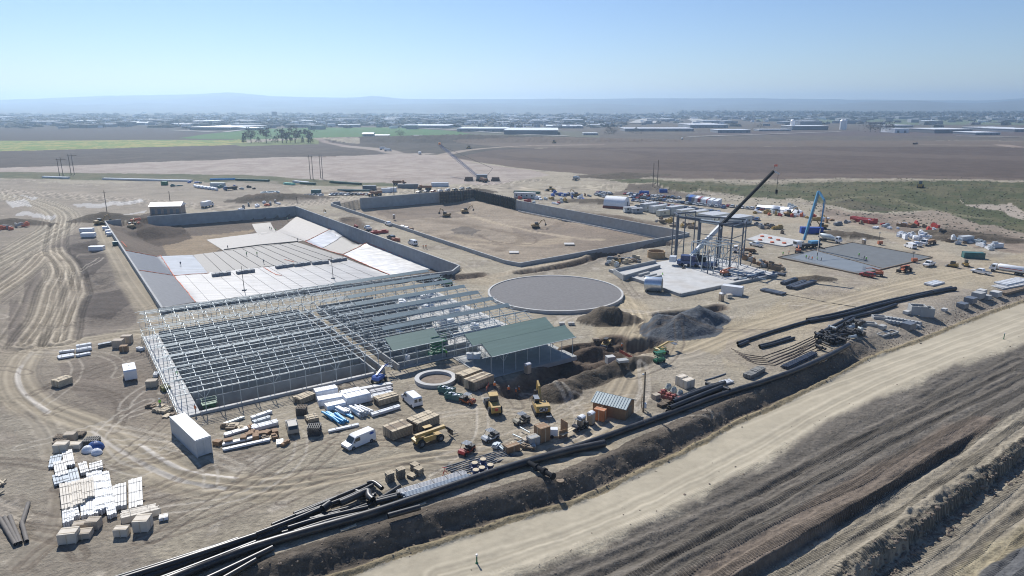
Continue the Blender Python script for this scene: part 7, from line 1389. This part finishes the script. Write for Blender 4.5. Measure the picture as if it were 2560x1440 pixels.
# field machines and field edge rocks
for i,(px,py,l) in enumerate([(970,378,'white truck raising dust on the far track'),(1049,386,'pale truck at the edge of the bare field'),(958,374,'small truck on the far bend of the track'),(1705,349,'teal truck on the field road'),(2288,361,'teal tractor with trailer in the right brown field')]): put(lambda:0,px,py,rt.uniform(0,3),l,'truck',key='bx' if i!=4 else 'dp')
for i,(px,py) in enumerate([(1385,358),(1172,372),(2300,469)]): put(lambda:0,px,py,1,'dark tractor '+['on the far brown field','on the curved track','on the green slope'][i],'tractor',key='sk',scale=2)
# dry weeds over the green slope: shrubs too many to count
m=M()
for i in range(3000):
    px=rt.uniform(1560,2700); py=rt.uniform(452,600); 
    if py>470+(px-1560)*.13+rt.uniform(-6,8): continue
    x_,y_,z_=at(px,py) if i%4==0 else (*P(px+rt.uniform(-3,3),py+rt.uniform(-2,2)),None)
    if z_ is None: z_=gz(x_,y_)
    s=rt.uniform(.3,.8); m.blob(x_,y_,z_-.1,s,s*.8,s*.6,5,2,.35,True)
tag(m.obj('sagebrush',m_('sagebrush',(.105,.105,.07),.95,noise=.4,scale=.05)),'low sage shrubs over the green slope','shrubs',kind='stuff')
# clods and stones on the banks and scarps
m=M()
def scat(pl,n_,off,spread,s0,s1,zz=None):
    segs=[(a,b) for a,b in zip(pl[:-1],pl[1:])]; Ls=[math.dist(a,b) for a,b in segs]
    for i in range(n_):
        a,b=rt.choices(segs,Ls)[0]; t_=rt.random(); dx,dy=b[0]-a[0],b[1]-a[1]; L_=math.hypot(dx,dy); o=off+rt.gauss(0,spread); x_=a[0]+dx*t_+dy/L_*o; y_=a[1]+dy*t_-dx/L_*o
        if y_>230 or y_<60 or abs(x_)>170: continue
        yield x_,y_,rt.uniform(s0,s1)*(1 if rt.random()<.9 else 1.8)
PTS=[q for pl,n_,off,sp_,s0,s1 in ((ROAD_EDGE,3600,2.0,1.3,.05,.20),(SCARP2,1500,.8,1.0,.08,.34),(SCARP1,500,.4,.5,.05,.16),(DARK_EDGE,700,1,2.5,.04,.14)) for q in scat(pl,n_,off,sp_,s0,s1)]
ZZ=g_height(np.array([q[0] for q in PTS]),np.array([q[1] for q in PTS]))
for (x_,y_,s),z_ in zip(PTS,ZZ): m.blob(x_,y_,float(z_),s,s*.8,s*.7,5,3,.3)
tag(m.obj('soil_clods',SOILM),'loose soil clods on the bank and the cut edges','soil clods',kind='stuff')
# ---------------------------------------------------------------- the air
hz=M().box(0,5900,-10,34000,12000,235); 
hmat=bpy.data.materials.new('air'); hmat.use_nodes=True; n=hmat.node_tree; n.nodes.remove(n.nodes['Principled BSDF'])
pv=n.nodes.new('ShaderNodeVolumePrincipled'); pv.inputs['Color'].default_value=(0.60,0.80,1.0,1); pv.inputs['Density'].default_value=HAZE; pv.inputs['Anisotropy'].default_value=0.65
n.links.new(pv.outputs[0],n.nodes['Material Output'].inputs['Volume'])
ho=hz.obj('haze',hmat); tag(ho,kind='stuff')
